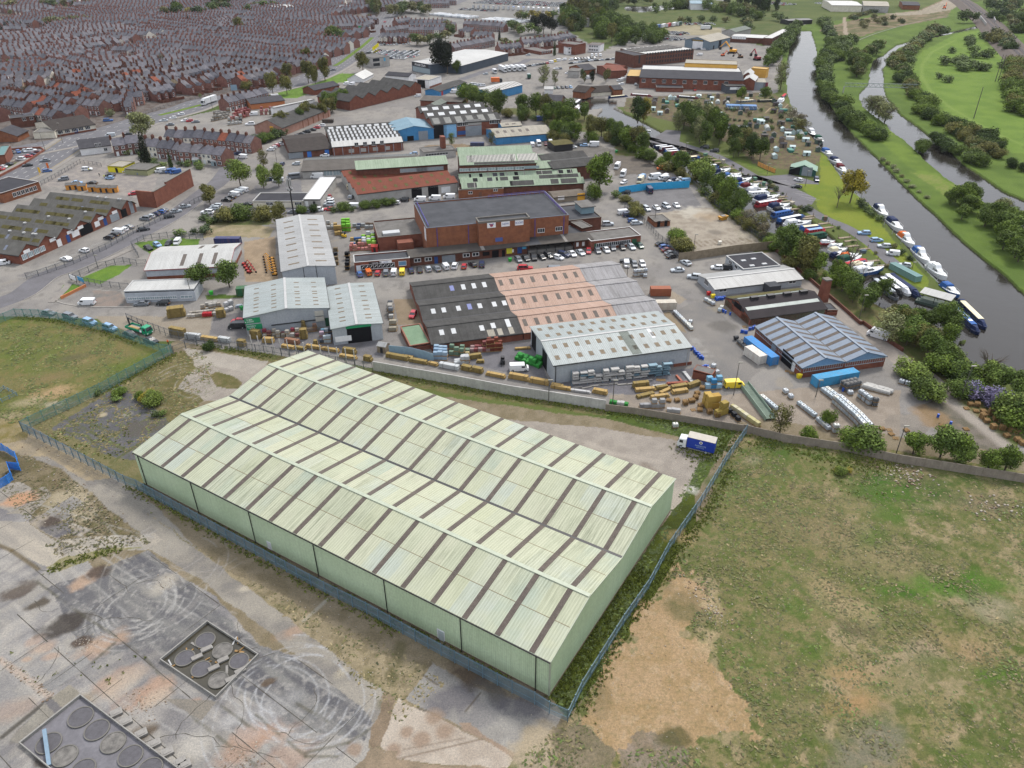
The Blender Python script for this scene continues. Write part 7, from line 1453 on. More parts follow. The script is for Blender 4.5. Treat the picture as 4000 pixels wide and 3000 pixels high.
def car(p,a,code,where,z=0):
 p=G(p)if isinstance(p,str)else p;k=CK[code[0]];cn,hx=PC[code[1]];CARN[0]+=1
 nm={'hatchback':'parked_car','saloon':'parked_car','off_roader':'off_road_car','estate_car':'estate_car'}.get(k['nm'],k['nm']);cat='van' if 'van' in k['nm']else('minibus' if k['nm']=='minibus' else 'pickup' if k['nm']=='pickup' else 'car')
 t=E(nm,'%s %s %s'%(cn,k['nm'].replace('_',' '),where),cat,(p.x,p.y,z+.02),a,cat+'s '+where)
 obj('body',k['body'],t,color=hv(hx));obj('window_glass',k['glass'],t)
 if math.hypot(p.x,p.y)<420:
  for x in k['wx']:
   for sg in(-1,1):obj('wheel',k['wheel'],t,(x,sg*(k['w']-.1),k['wr']))
  for sg in(-1,1):obj('headlight',k['hl'],t,(0,sg*k['w']*.62,0));obj('tail_light',k['tl'],t,(0,sg*k['w']*.72,0))
  if code[1]!='w':obj('number_plate',k['plate'],t)
 return t
cr_=random.Random(9)
def cars(line,codes,where,head='x',jit=.06):
 """one car per code, evenly from the first to the last point; head: x nose away, X nose to viewer, a along the line, or degrees"""
 pts=GG(line);codes=codes.split();n=len(codes);cum=[0]
 for p,q in zip(pts[:-1],pts[1:]):cum.append(cum[-1]+(q-p).length)
 for i,cd in enumerate(codes):
  s_=cum[-1]*(i/(n-1)if n>1 else 0);j=0
  while j<len(pts)-2 and cum[j+1]<s_:j+=1
  if len(pts)>1:d=(pts[j+1]-pts[j]).normalized();p=pts[j]+d*(s_-cum[j]);la=math.atan2(d.y,d.x)
  else:p=pts[0];la=0
  a=la+math.pi/2 if head=='x' else la-math.pi/2 if head=='X' else la if head=='a' else R(head)
  if cd!='-':car(p,a+cr_.uniform(-jit,jit),cd,where)
def one(specs,where):
 for s_ in specs.split(';'):
  t=s_.split();cars(t[0]+' '+t[1],t[2],where,float(t[3]))
cars('m 15,350 110,335','hb co','outside the showroom');cars('m 213,338 475,330','hr ug cw cy','outside the showroom','x');cars('m 567,312 757,292','hn sk hs','in front of the brick works canopy');cars('m 847,288 945,270 1038,262 1153,265 1240,245 1333,245','sg cw uw hr hk un','in front of the brick works canopy')
cars('h 1175,1437 1262,1422 1343,1415 1420,1412 1500,1395','hg sk uk hk uk','parked at the loading dock','X');cars('h 1607,1415 1670,1382 1750,1375 1850,1360 1932,1345 2010,1345 2125,1335','hw un sw ss hr hg hw','parked at the loading dock end','X');cars('h 2195,1310 i 65,1308 165,1302 275,1288','hg hk es ht','below the low brick office','X')
one('h 1247,1532 Pr 2;h 1545,1548 vg 182;i 770,1470 ss 115;i 680,1550 ss 188;i 860,1625 us 160;i 1105,1522 hw 170;i 1195,1525 uk 170','on the estate yard');cars('i 505,1268 540,1298 575,1335 612,1370 625,1400','sk hb sm sg sk','nose in by the yard corner bushes',20);cars('i 130,1490 225,1490 300,1485','cw hg hw','behind the white tanks','X');one('i 130,1450 sk 175','behind the white tanks');cars('i 100,930 150,955','vw un','along the annex fence',10);cars('i 195,1015 240,1040','hb es','along the annex fence',10)
cars('i 345,888 500,868 595,852 668,848','us sw us sw','on the gravel car park','X');one('i 125,708 hk 160;i 375,692 Vn 95','against the blue hoarding');cars('i 30,435 115,545 280,585','Vw Vw Ve','in the scrap van yard',250);cars('i 430,550 545,560 625,570 690,560 760,590','Vw vw hn sw vl','in the scrap van yard',200);cars('i 100,600 330,540 660,540 470,600 590,600','hw vl cw sk sw','behind the blue hoarding',230);one('i 515,450 vo 180','lying in the scrap van yard')
one('i 975,220 uk 175;i 1080,258 uk 175','in the canal side bays');one('i 1985,572 hw 130;i 2180,572 un 260;i 1965,645 sk 175','in the moorings car park');one('d 290,1425 uw 170;d 350,1440 uw 170','by the far turning area');one('j 482,1148 el 175;j 615,1225 el 5;j 700,1290 es 170;j 790,1372 cw 165;j 920,1498 hs 155','on the grass by the moorings track');one('p 630,1155 Vw 135','parked on the river lane');one('o 735,1550 vy 5','by the lamp post near the pallets');one('m 1735,1370 vw 4','in the timber yard');one('k 945,660 vw 182;k 1535,668 sg 182;k 1765,664 hk 182','beside the white roofed office')
cars('k 530,768 725,800 1025,885 1215,940 1390,995 1635,1070','sg ug ul ul sk sk','parked in the lane behind the mesh fence','a');one('l 630,775 vk 185;l 640,722 hr 182','beside the wide green shed');one('m 590,790 hr 260','in the workshop side yard');one('m 1740,355 hm 0','behind the pink roof')
one('f 40,1475 cw 20;f 720,1428 sw 160;f 915,1338 hw 155;f 1340,900 vw 175;f 1265,950 vw 160','on the gabled units forecourt');cars('f 1180,1198 1230,1172 1282,1135 1342,1108 1390,1082','hk hk vw hw sg','in the forecourt bays by the fence',165);cars('f 1575,993 1632,965 1682,945 1738,928 1765,900','ug hs hn hb sg','in the upper forecourt bays',165);cars('f 1550,1108','sk','driving on the estate street',30);cars('f 1830,968 1905,908 2000,858','hk ss ss','at the estate street kerb',32);one('f 1605,1308 sk 320;f 1705,1278 hl 315;f 1825,1262 hk 270;f 1920,1248 cw 270','on the small lawn')
one('f 945,458 uw 5;f 690,565 ug 210;f 835,602 sl 5;f 1000,605 sk 175;f 1195,520 sk 175;f 1188,552 hl 175;f 1385,478 sw 5;f 1535,502 hb 5;f 1440,722 hr 215','at the car wash');cars('f 1735,475 1790,488 1850,482 1900,490','vw sg vb vb','by the brick boundary wall',215);one('f 300,413 sk 205;f 490,362 sg 200;f 515,475 hb 35','on the main road');cars('f 135,278 205,268 270,258','hk hb ss','in the corner car park','X');one('f 345,255 uw 20;f 395,272 sm 200;f 300,318 sr 200;f 340,300 sn 200;f 225,348 uw 175;f 95,402 sk 175;f 30,432 sw 175;f 5,455 sr 175','in the corner car park')
cars('g 415,685 370,705 320,732','vw vs vw','in the club car park bays',160);cars('g 280,762 240,790','sk sk','in the club car park bays',170);one('g 130,852 es 175;g 110,878 es 175;g 460,838 sk 180;g 715,948 us 30;g 1225,898 cw 5;g 1600,860 vw 180;g 30,925 Pw 175;g 950,920 hg 180;g 1350,890 sr 180;g 1090,915 hg 180','beside the club');one('g 990,398 hs 180;g 960,545 Bg 200;g 1215,540 Vw 182;g 795,580 vw 182;g 700,570 hn 200;g 840,400 hn 90','behind the club');cars('g 1285,606 1290,628 1300,650 1305,676 1298,700 1292,732 1332,768 1336,792 1340,815 1345,840','hn hb hl sk hb sr hr sw uw us','in the long row by the white roof',180)
one('g 1578,760 hs 85;g 1578,650 Ve 85;g 1865,812 sk 180;g 1985,802 hn 180;g 2060,822 hw 180;g 2150,792 uk 180','beside the red roofed workshop');one('g 410,325 vw 160;g 355,288 hn 190','by the terrace end');one('g 1298,308 sw 180','at the tiled store');cars('g 712,245 745,222 770,205 805,188 850,165 900,148','hw hw hr sw sk hm','by the clipped hedge',175);cars('g 980,98 1020,82 1120,44 1175,22 b 1235,1375 1265,1365','hk sk uk sk hr hw','beside the long pinkish shed',175)
cars('h 115,788 300,772 430,758','vw vw vw','outside the red workshop',180);one('h 2140,1052 us 5;h 1325,195 vw 95;h 1395,190 Vw 280;h 1470,185 hm 270;h 1520,165 vw 95;h 1880,198 hl 180;h 1985,198 Vw 182;h 1830,192 hk 180;h 1760,215 sw 0','in the van yard behind');cars('h 520,245 580,240 640,238 690,235','hs hl hw hs','behind the brick wall','x');one('h 45,290 hl 180','by the pale office')
one('b 530,1245 vw 200;b 490,1350 Pw 190;b 2070,1042 vw 195;b 2150,1015 vw 195;b 1530,915 vw 240;b 1590,920 vw 240;b 750,1060 Vw 200','in the far works yards');one('b 1735,382 hw 100;b 1385,562 hw 100;b 1460,500 vw 100;b 1385,762 sg 200;b 1945,242 hr 250;b 1660,100 vw 90','on the far road');one('a 545,1178 vw 320;a 785,1198 sk 20;a 840,1258 hs 190','in the terrace side street');one('a 1770,1312 ss 200;a 1870,1282 hw 200;a 1960,1242 hw 200;a 2000,1312 sw 200;a 2050,1315 hr 200;a 2115,1325 sg 200;a 1840,1355 sg 190;a 1195,1475 vs 200;a 1385,1458 sk 200;a 1450,1405 ut 180','near the junction tree')
cars('c 1290,718 1330,715 1370,708 1410,702 1440,698 1480,690','sk hs hg sk sk hr','in the front row of the car yard',215);cars('c 1525,683 1585,662 1650,655 1700,650 1745,652','vw uy vw cw cw','in the car yard',215);cars('c 1790,645 1995,632','sk hs sk sg sw hk sg','along the car yard wall','X');cars('c 1740,690 1990,655','hk sw ss hg sk sl sw','in the middle row of the car yard',190);cars('c 1840,672 2190,645','sg sk hw sk ss hk hs','in the back row of the car yard',190);cars('c 1970,608 2060,608','vw vw vw','at the car yard gate','X');one('c 1585,748 sw 180;c 1620,748 hg 180;c 1705,798 hw 180;c 1800,805 es 180;c 2180,780 hk 180;c 1930,850 vw 200','among the garages');cars('c 1560,960 1740,950','ht hg hk hn hl','by the brick lodge','X');cars('c 665,915 790,930','hw hs hw hs hw','behind the blue garage',190);one('c 485,1005 Vw 185;c 90,1045 cw 190;c 50,975 sk 185;c 100,965 hw 185;c 820,805 hs 185;c 1280,600 hs 185;c 1285,558 vw 185;c 520,540 sg 180','around the garages');cars('d 60,880 100,860 130,850','vw vw vw','left of the black roofed works',200);one('d 230,920 hs 90;d 75,915 hw 190;d 905,535 hg 180;d 960,538 hw 180;d 920,600 vw 175','at the scrapyard shed')
# lorries
def L1(p,a,cabc,boxc,label,L=7.2,H=3.6,cabz=2.7,curtain=None,name='box_lorry',cabonly=False):
 p=G(p)if isinstance(p,str)else p;t=E(name,label,'lorry',(p.x,p.y,.02),a);h=L/2
 cm=P1('lorry_'+cabc,hv(PC.get(cabc,(0,cabc))[1]),.35);bmq=P1('lorry_'+boxc,hv(PC.get(boxc,(0,boxc))[1]),.5)
 c=MB();x0=h+.15;c.loft([[(x0,-1.15,.5),(x0+1.85,-1.1,.5),(x0+1.85,1.1,.5),(x0,1.15,.5)],[(x0,-1.15,1.5),(x0+1.95,-1.12,1.5),(x0+1.95,1.12,1.5),(x0,1.15,1.5)],[(x0,-1.1,cabz-.15),(x0+1.6,-1.02,cabz-.15),(x0+1.6,1.02,cabz-.15),(x0,1.1,cabz-.15)],[(x0+.1,-.95,cabz),(x0+1.2,-.85,cabz),(x0+1.2,.85,cabz),(x0+.1,.95,cabz)]]);c.build('cab',cm,t)
 g_=MB();g_.loft([[(x0+1.9,-.98,1.55),(x0+1.99,-.98,1.55),(x0+1.99,.98,1.55),(x0+1.9,.98,1.55)],[(x0+1.6,-.9,cabz-.25),(x0+1.68,-.9,cabz-.25),(x0+1.68,.9,cabz-.25),(x0+1.6,.9,cabz-.25)]]);g_.build('windscreen',CGL,t)
 for sg in(-1,1):MB().box(x0+.7,min(sg*1.06,sg*1.15),1.6,x0+1.5,max(sg*1.06,sg*1.15),cabz-.35).build('side_window',CGL,t)
 MB().box(-h,-.45,.55,x0+.5,.45,.8).build('chassis',GUT,t)
 wm=wheels(.47,.3)
 for x in([x0+1.0,-h+1.7]if L<9 else[x0+1.0,x0-.6,-h+1.4,-h+2.6,-h+3.8]):
  for sg in(-1,1):obj('wheel',wm,t,(x,sg*.98,.47))
 if not cabonly:
  MB().box(-h,-1.22,.85,h,1.22,H-.04).build('cargo_box',bmq,t);MB().box(-h-.03,-1.25,H-.04,h+.03,1.25,H+.05).build('box_roof',P1('lorry_roof',hh('d6cfc2'),.6)if curtain else bmq,t)
  if L>7:MB().box(-h-.05,-1.2,.7,-h,1.2,H-.1).build('rear_door',P1('lorry_d8',hv('c9cccd'),.5),t)
 for sg in(-.8,.8):MB().box(x0+1.9,sg-.18,.75,x0+2.0,sg+.18,.95).build('headlight',HLAMP,t)
 return t
A0,A1=G('x 935,650'),G('x 770,610');aa=math.atan2(A1.y-A0.y,A1.x-A0.x);pm_=G('x 858,630')
t=L1(Vector((pm_.x+math.sin(aa)*1.2*-1,pm_.y+math.cos(aa)*1.2,0)),aa,'w','1c3a9c','blue box lorry with a white cab parked beside the palisade fence',6.0,3.5,2.6,True)
sd=1 if(Matrix.Rotation(aa,3,'Z')@Vector((0,1,0))).y<0 else-1
GOLD=P1('pale_gold_lettering',hv('a9bfd0'),.6);rot=(math.pi/2,0,math.pi if sd>0 else 0)
text('lettering','SARGENTS',.5,GOLD,t,(0,sd*1.235,1.85),rot,.005);text('lettering','REMOVALS',.34,GOLD,t,(0,sd*1.235,1.4),rot,.005)
m_=MB();m_.cyl(0,2.75,min(sd*1.22,sd*1.24),max(sd*1.22,sd*1.24),.36,k=16,axis=1);e_=m_.build('emblem',K21,t);m_=MB();m_.cyl(0,2.75,min(sd*1.23,sd*1.25),max(sd*1.23,sd*1.25),.22,k=12,axis=1);m_.build('emblem_centre',P1('emblem_brown',hv('6a5a48'),.6),e_)
MB().box(-2.4,sd*1.1-.04,.5,2.6,sd*1.1+.04,.62).build('side_rail',K2,t)
A0,A1=G('k 1345,920'),G('k 1640,1010');aa=math.atan2(A1.y-A0.y,A1.x-A0.x);pm_=G('k 1470,970');GC='1a8f66'
t=L1(Vector((pm_.x,pm_.y+1,0)),aa,GC,GC,'green flatbed crane lorry leaving along the lane',6.6,1.0,2.7,name='crane_lorry',cabonly=True);gm=K8['lorry_'+GC]
q=MB().box(-3.3,-1.22,.85,3.3,1.22,1.0);q.build('load_bed',K45,t)
for y0,y1 in((-1.25,-1.17),(1.17,1.25)):MB().box(-3.3,y0,.9,2.6,y1,1.55).build('side_board',gm,t)
MB().box(-3.3,-1.2,.9,-3.2,1.2,1.5).build('tail_board',gm,t);MB().box(-2.2,-.9,1.0,1.6,.1,1.45).build('timber_load',P1('fresh_timber',hh('d2b47c'),.8),t)
MB().beam((-3.1,.3,1.0),(-3.2,.3,3.6),.3).beam((-3.2,.3,3.5),(-.8,.3,3.0),.26).beam((-.8,.3,3.0),(1.9,.3,2.6),.2).beam((1.9,.3,2.7),(2.3,.3,1.6),.28).beam((2.3,-.5,1.6),(2.3,.7,1.6),.3,.6).build('crane',GUT,t)
L1('b 60,1115',math.atan2(*(lambda d:(d.y,d.x))(G('a 2030,1200')-G('b 60,1115'))),'w','w','white articulated lorry driving on the dual carriageway',12.5,4.0,3.4)
one('a 1170,1310 Pb 15','blue recovery truck parked by the grey gable')
for q in(0,1,2,3,4):L1('c %d,%d'%(1000+q*55,770-q*3),R(-70+q),'w','w',('white curtain lorry with faded letters' if q==0 else 'white tractor lorry')+' parked in the lorry yard',11.5 if q==0 else 6.5,3.9,3.3)
L1('c 915,790',R(-75),'w','w','small white lorry at the left of the lorry yard',4,3,3.2);L1('c 925,895',R(5),'k','d06a30','lorry with a dark orange advert side by the striped shed',6,3.6,3);L1('c 1290,850',R(95),'w','t','white cab lorry beside the green fence',4,3,3.2)
for q,cc_ in enumerate('kknkgkknbwbwwwwkkwk'):L1('c %d,%d'%(690+q*54,92+q*2),R(88),'r' if q==0 else cc_,'w' if q>10 and q%2 else cc_,'%s lorry trailer in the far lorry park'%PC[cc_][0],11,4,3.4)
for q,cc_ in enumerate('gbwrwt'):L1('d %d,%d'%(410+q*58,318-q*8),R(60),'w',cc_,'%s trailer behind the scrapyard shed'%PC[cc_][0],10,3.9,3.3)
L1('d 980,320',R(10),'t','w','white box trailer with a dark green cab by the scrap cars',10,3.9,3.3)
# far sales compounds: cars and vans nobody could count
lot=MB();lr=random.Random(2)
def lotrow(line,step,rows,dv,big=False):
 pts=R1(GG(line),step);d=(pts[-1]-pts[0]).normalized();a=math.atan2(d.y,d.x)
 for r_ in range(rows):
  for p in pts:
   if lr.random()<.12:continue
   x,y=p.x-d.y*dv*r_,p.y+d.x*dv*r_;mi=lr.choice((0,0,0,1,1,2,3,4))if not big else lr.choice((0,0,0,0,1))
   L,W,H=(5.2,2,2.1)if big else(4.3,1.75,.95);lot.rbox(x,y,.3,W,L,H-.3,a,mi);lot.rbox(x,y,H-.02,W*.85,L*.52,.5 if not big else .1,a,5 if not big else mi)
lotrow('c 230,165 640,205',2.6,3,7,True);lotrow('c 790,225 1190,255',2.6,4,7,True);lotrow('c 540,105 900,125',2.7,3,6);lotrow('c 700,35 1680,75',2.7,7,8);lotrow('b 1820,590 1900,545',2.7,2,6);lotrow('b 1985,620 2080,560',2.7,4,5.5);lotrow('b 2140,640 2300,560',2.7,5,5.5);lotrow('b 1910,490 2212,480',2.9,4,7);lotrow('c 0,630 80,600',2.7,3,6);lotrow('d 610,440 760,430',2.8,4,5.5);lotrow('d 680,380 820,370',2.8,4,6);lotrow('d 780,270 1080,270',2.8,3,6);lotrow('d 200,310 330,300',2.8,2,5);lotrow('d 1800,60 1950,50',3,5,9);lotrow('b 1560,60 1660,40',5,3,12);lotrow('e 0,45 60,40',4,2,8);lotrow('c 1540,45 1660,50',4,2,9);lotrow('d 500,355 700,365',3,2,6)
o=lot.build('distant_parked_vehicles',[P1('lot_'+c,hv(PC[c][1]),.4)for c in 'wsknr']+[CGL]);S2(o,'stuff')
# boats and moorings
GEL=P1('white_gelcoat',hv('dadcdc'),.3,.5);K66=tint('hull_paint',.35,.5,.08);K67=tint('canvas_cover',.8,.2,.12);DECKM=M('pontoon_deck',hh('8e948c'),hh('7c827b'),.8,4);PIPE=P1('galvanised_pipe',hv('9a9c9c'),.5)
def hullring(x,w,z0,z1,k=.72):return[(x,-w*k,z0),(x,-w,z1),(x,w,z1),(x,w*k,z0)]
def cruiser_parts():
 h=MB();st=[(-4,1.25,-.2,.95),(-2,1.38,-.25,.95),(0,1.4,-.25,1.0),(1.8,1.2,-.2,1.12),(3.2,.62,-.05,1.28),(4.1,.04,.5,1.4)]
 h.loft([hullring(*s_)for s_ in st]);hull=h.mesh('hull',K66);d=MB();d.loft([[(x,-w*.97,z1+.01),(x,-w*.9,z1+.09),(x,w*.9,z1+.09),(x,w*.97,z1+.01)]for x,w,z0,z1 in st[1:]]);deck=d.mesh('deck',GEL)
 c=MB();c.loft([[(-.9,-1.05,1.0),(1.6,-.85,1.1),(1.6,.85,1.1),(-.9,1.05,1.0)],[(-.8,-.9,1.75),(.7,-.7,1.75),(.7,.7,1.75),(-.8,.9,1.75)]]);cab=c.mesh('cabin',GEL)
 g=MB();g.loft([[(-.7,-1.0,1.25),(1.1,-.86,1.25),(1.1,.86,1.25),(-.7,1.0,1.25)],[(-.7,-.95,1.6),(.85,-.78,1.6),(.85,.78,1.6),(-.7,.95,1.6)]]);win=g.mesh('cabin_window',CGL)
 k=MB();k.loft([[(-3.7,-1.15,1.0),(-.8,-1.15,1.05),(-.8,1.15,1.05),(-3.7,1.15,1.0)],[(-3.4,-1.0,2.05),(-.6,-.95,2.15),(-.6,.95,2.15),(-3.4,1.0,2.05)],[(-3.1,-.6,2.3),(-.9,-.6,2.38),(-.9,.6,2.38),(-3.1,.6,2.3)]]);can=k.mesh('canopy',K67)
 f=MB();f.loft([[(-1.8,-.9,1.76),(.2,-.8,1.76),(.2,.8,1.76),(-1.8,.9,1.76)],[(-1.8,-.85,2.5),(-.3,-.7,2.5),(-.3,.7,2.5),(-1.8,.85,2.5)]]);fly=f.mesh('flybridge',GEL)
 r=MB()
 for sg in(-1,1):
  r.beam((-.5,sg*1.3,1.6),(2.4,sg*.9,1.75),.05).beam((2.4,sg*.9,1.75),(4.0,0,1.95),.05)
  for x,w in((.5,1.28),(2,1.0),(3.2,.5)):r.beam((x,sg*w,1.05),(x,sg*w,1.72),.05)
 return hull,deck,cab,win,can,fly,r.mesh('guard_rail',PIPE)
CR=cruiser_parts()
def place(s_,zl=-.7):
 a,c=GG(s_,0)[:2];d=c-a;return(a+c)/2,d.length,math.atan2(d.y,d.x)
def C1(s_,hull,canv,where,fly=False,L=None):
 p,l,a=place(s_);l=L or max(5.5,min(13,l));k=l/8.1;hc,cc_=PC[hull],PC[canv]
 t=E('cabin_cruiser','%s hulled cabin cruiser with a %s cover %s'%(hc[0],cc_[0],where),'boat',(p.x,p.y,-.7),a,'cabin cruisers '+where);t.scale=(k,min(1.25,k*1.05),min(1.3,k))
 o=obj('hull',CR[0],t);o.color=hv(hc[1]);obj('deck',CR[1],t);c=obj('cabin',CR[2],t);obj('cabin_window',CR[3],c);o=obj('canopy',CR[4],t);o.color=hv(cc_[1]);obj('guard_rail',CR[6],t)
 if fly:obj('flybridge',CR[5],t)
def narrow_parts():
 h=MB();st=[(-.5,.55,-.1,.75),(-.46,.9,-.2,.75),(-.4,1.04,-.2,.75),(.38,1.04,-.2,.78),(.45,.75,-.15,.85),(.5,.05,.2,1.0)];h.loft([hullring(x,w,z0,z1,.95)for x,w,z0,z1 in st]);hull=h.mesh('hull',K66)
 c=MB();c.loft([[(-.40,-.92,.76),(.30,-.92,.78),(.30,.92,.78),(-.40,.92,.76)],[(-.395,-.78,1.75),(.295,-.78,1.78),(.295,.78,1.78),(-.395,.78,1.75)]]);cab=c.mesh('cabin',K66)
 r=MB();r.loft([[(-.4,-.8,1.76),(-.4,-.4,1.86),(-.4,.4,1.86),(-.4,.8,1.76)],[(.3,-.8,1.79),(.3,-.4,1.89),(.3,.4,1.89),(.3,.8,1.79)]]);roof=r.mesh('cabin_roof',K67)
 w=MB()
 for x in(-.3,-.18,-.05,.08,.2):
  for sg in(-1,1):w.rbox(x,sg*.875,1.15,.055,.05,.38)
 k=MB();k.loft([[(.3,-.9,.8),(.47,-.5,.9),(.47,.5,.9),(.3,.9,.8)],[(.3,-.7,1.7),(.4,-.3,1.6),(.4,.3,1.6),(.3,.7,1.7)]]);k.loft([[(-.47,-.8,.76),(-.4,-.85,.76),(-.4,.85,.76),(-.47,.8,.76)],[(-.46,-.7,1.9),(-.4,-.75,1.95),(-.4,.75,1.95),(-.46,.7,1.9)]])
 return hull,cab,roof,w.mesh('cabin_windows',CGL),k.mesh('cratch_cover',K67)
NB=narrow_parts()
def N1(s_,hull,roofc,cover,where,L=None):
 p,l,a=place(s_);l=L or max(9,min(21,l))
 t=E('narrowboat','%s narrowboat with a %s roof %s'%(PC[hull][0],PC[roofc][0],where),'boat',(p.x,p.y,-.7),a,'narrowboats '+where);t.scale=(l,1.05,1.05)
 for nm,m_,c in(('hull',NB[0],hull),('cabin',NB[1],hull),('cabin_roof',NB[2],roofc),('cabin_windows',NB[3],None),('cover',NB[4],cover)):
  o=obj(nm,m_,t)
  if c:o.color=hv(PC[c][1])
 return t
for s_,h,c in(('i 1030,505 1250,458','w','n'),('i 1090,525 1200,503','b','n'),('i 1135,552 1360,512','w','b'),('i 1200,585 1370,535','w','w'),('i 1262,606 1480,558','w','n'),('i 1335,625 1450,595','l','b'),('i 1365,648 1560,622','w','m'),('i 1430,690 1650,672','n','w'),('i 1512,790 1780,745','w','n'),('i 1665,870 1890,840','w','n'),('i 1715,905 1910,880','w','k'),('i 1835,1055 2120,1030','w','w')):C1(s_,h,c,'in the mid basin',h=='n')
for s_,h,c in(('p 10,130 170,120','r','w'),('p 110,180 250,150','w','w'),('p 105,225 300,205','w','e'),('p 130,275 240,235','n','n'),('p 230,285 430,265','w','o'),('p 195,345 450,300','w','t'),('p 330,410 580,370','w','e'),('p 340,470 690,425','b','w')):C1(s_,h,c,'in the lower basin')
for s_,h,r,c in(('i 1440,722 1680,705','w','w','w'),('i 1520,835 1810,790','r','w','m'),('i 1695,950 1930,905','b','b','n'),('i 1755,1015 2060,955','n','w','b'),('i 2025,1095 2212,1075','b','e','b'),('i 2075,1130 2260,1105','r','l','r'),('i 2100,1180 2280,1150','t','t','t'),('p 265,395 520,330','b','r','r'),('i 700,350 930,322','n','e','b'),('i 790,385 1030,362','n','n','n'),('i 910,415 1070,402','n','w','n'),('i 945,435 1130,415','b','w','n'),('i 640,300 820,290','t','t','k'),('i 560,275 700,262','r','w','b'),('i 540,255 690,240','n','w','n'),('i 500,230 640,215','m','w','w'),('i 440,215 580,205','n','w','n'),('i 250,150 420,185','k','e','k'),('i 200,120 370,165','r','w','n'),('i 0,90 180,110','n','w','n'),('i 20,120 230,140','b','w','b')):N1(s_,h,r,c,'in the canal basin')
for s_,h,r,c in(('d -40,1060 120,1045','n','e','n'),('d 180,1030 400,1045','m','w','m'),('d 690,1052 900,1068','k','w','m'),('d 1370,1105 1480,1098','g','e','g'),('d 1560,1100 1760,1095','k','e','k'),('d 1800,1075 1860,1015','n','r','n'),('c 1790,1130 1840,1090','k','w','k'),('c 1790,1190 1830,1150','r','w','r'),('c 1815,1200 1860,1160','k','w','k')):N1(s_,h,r,c,'moored above the allotments',15)
for s_,h,r,c in(('p 575,535 850,740','g','s','k'),('p 650,520 900,700','k','w','k'),('p 715,498 985,695','w','w','w'),('p 760,488 1095,725','n','n','n')):N1(s_,h,r,c,'in the close row beside the pontoon')
t=N1('p 1440,845 1725,1110','n','b','n','with big white letters, moored abreast at the river mouth');u=N1('p 1510,770 1800,1055','n','e','n','outer of the pair at the river mouth')
for q,s_ in((-.05,'C&D'),):text('lettering',s_,1.3,K21,t,(q,0,1.91),(0,0,0),.004,sx=.045)
MB().box(.1,-.5,1.90,.17,.5,1.92).build('white_panel',K21,t);MB().box(-.28,-.5,1.9,-.22,.5,1.92).build('white_panel',K21,t)
for s_,h,c,f in(('j 600,850 740,980','w','n',True),('j 740,990 900,1130','w','n',False),('j 870,1160 1020,1290','w','o',True),('j 1020,1310 1190,1480','w','b',True),('j 1180,1490 1370,1640','w','w',True),('p 1330,590 1510,720','b','b',False),('j 40,250 140,310','w','b',False),('j 130,340 240,400','w','n',False),('j 195,420 300,500','w','m',False),('j 290,505 380,565','w','w',False),('d 1770,1120 1830,1070','w','w',False),('j -30,110 40,170','w','t',False),('d 2110,1420 2160,1480','k','w',False)):C1(s_,h,c,'on the river pontoon',f)
t=E('pontoon','long grey pontoon walkway along the river moorings','pontoon',G('j 450,780',-.4));ln=[tuple(p[:2])for p in GG('j 0,210 120,400 280,560 450,770 590,930 700,1050 880,1250 1020,1390 1150,1540 1270,1660')];o_=t.location
a_,c_=offs(ln,-.9),offs(ln,.9);mb=MB();mb.loft([[(a_[i][0]-o_.x,a_[i][1]-o_.y,-.2),(a_[i][0]-o_.x,a_[i][1]-o_.y,.1),(c_[i][0]-o_.x,c_[i][1]-o_.y,.1),(c_[i][0]-o_.x,c_[i][1]-o_.y,-.2)]for i in range(len(a_))]);mb.build('deck',DECKM,t)
pst=MB().cyl(0,0,-1,2.2,.12).mesh('mooring_post',PIPE)
for p in R1([Vector(x)for x in ln],9):obj('mooring_post',pst,t,(p.x-o_.x,p.y-o_.y,.4))
p=G('p 1310,790');a=math.atan2((G('p 1440,840')-G('p 1150,760')).y,(G('p 1440,840')-G('p 1150,760')).x);t=E('floating_cafe','open sided green floating platform with a pale sheet roof','pontoon',(p.x,p.y,-.7),a)
MB().box(-6.5,-2.6,0,6.5,2.6,.7).build('platform',P1('dark_green_float',hv('3a4a42'),.7),t);MB().loft([[(-6,-2.3,3.2),(-6,2.3,3.5),(-6,2.3,3.6),(-6,-2.3,3.3)],[(3,-2.3,3.2),(3,2.3,3.5),(3,2.3,3.6),(3,-2.3,3.3)]]).build('roof',K29,t)
for x in(-5.8,-1.5,2.8):
 for y in(-2.2,2.2):MB().box(x-.07,y-.07,.7,x+.07,y+.07,3.3).build('roof_post',GUT,t)
rl=MB()
for y in(-2.5,2.5):rl.beam((-6.4,y,1.7),(6.4,y,1.7),.08).beam((-6.4,y,1.2),(6.4,y,1.2),.06)
rl.build('railing',P1('rail_green',hv('3f5a4a'),.6),t)
p=G('p 920,480');t=E('canal_cabin','long green cabin on the moorings lawn beside the narrowboats','cabin',p,math.atan2((G('p 1010,530')-G('p 840,440')).y,(G('p 1010,530')-G('p 840,440')).x));MB().box(-6,-1.2,0,6,1.2,1.9).build('wall',P1('teal_cabin',hv('6f9088'),.7),t);MB().box(-6.1,-1.3,1.9,6.1,1.3,2.0).build('roof',P1('teal_roof',hh('6f9c9c'),.7),t)
cl_=random.Random(8);jet=R1(GG('i 700,240 900,280 1080,340 1250,420 1400,500 1560,580 1700,660 1850,760 2000,880 2150,960 j 30,980 200,1130 350,1230 500,1330 640,1420 760,1520'),3.2)
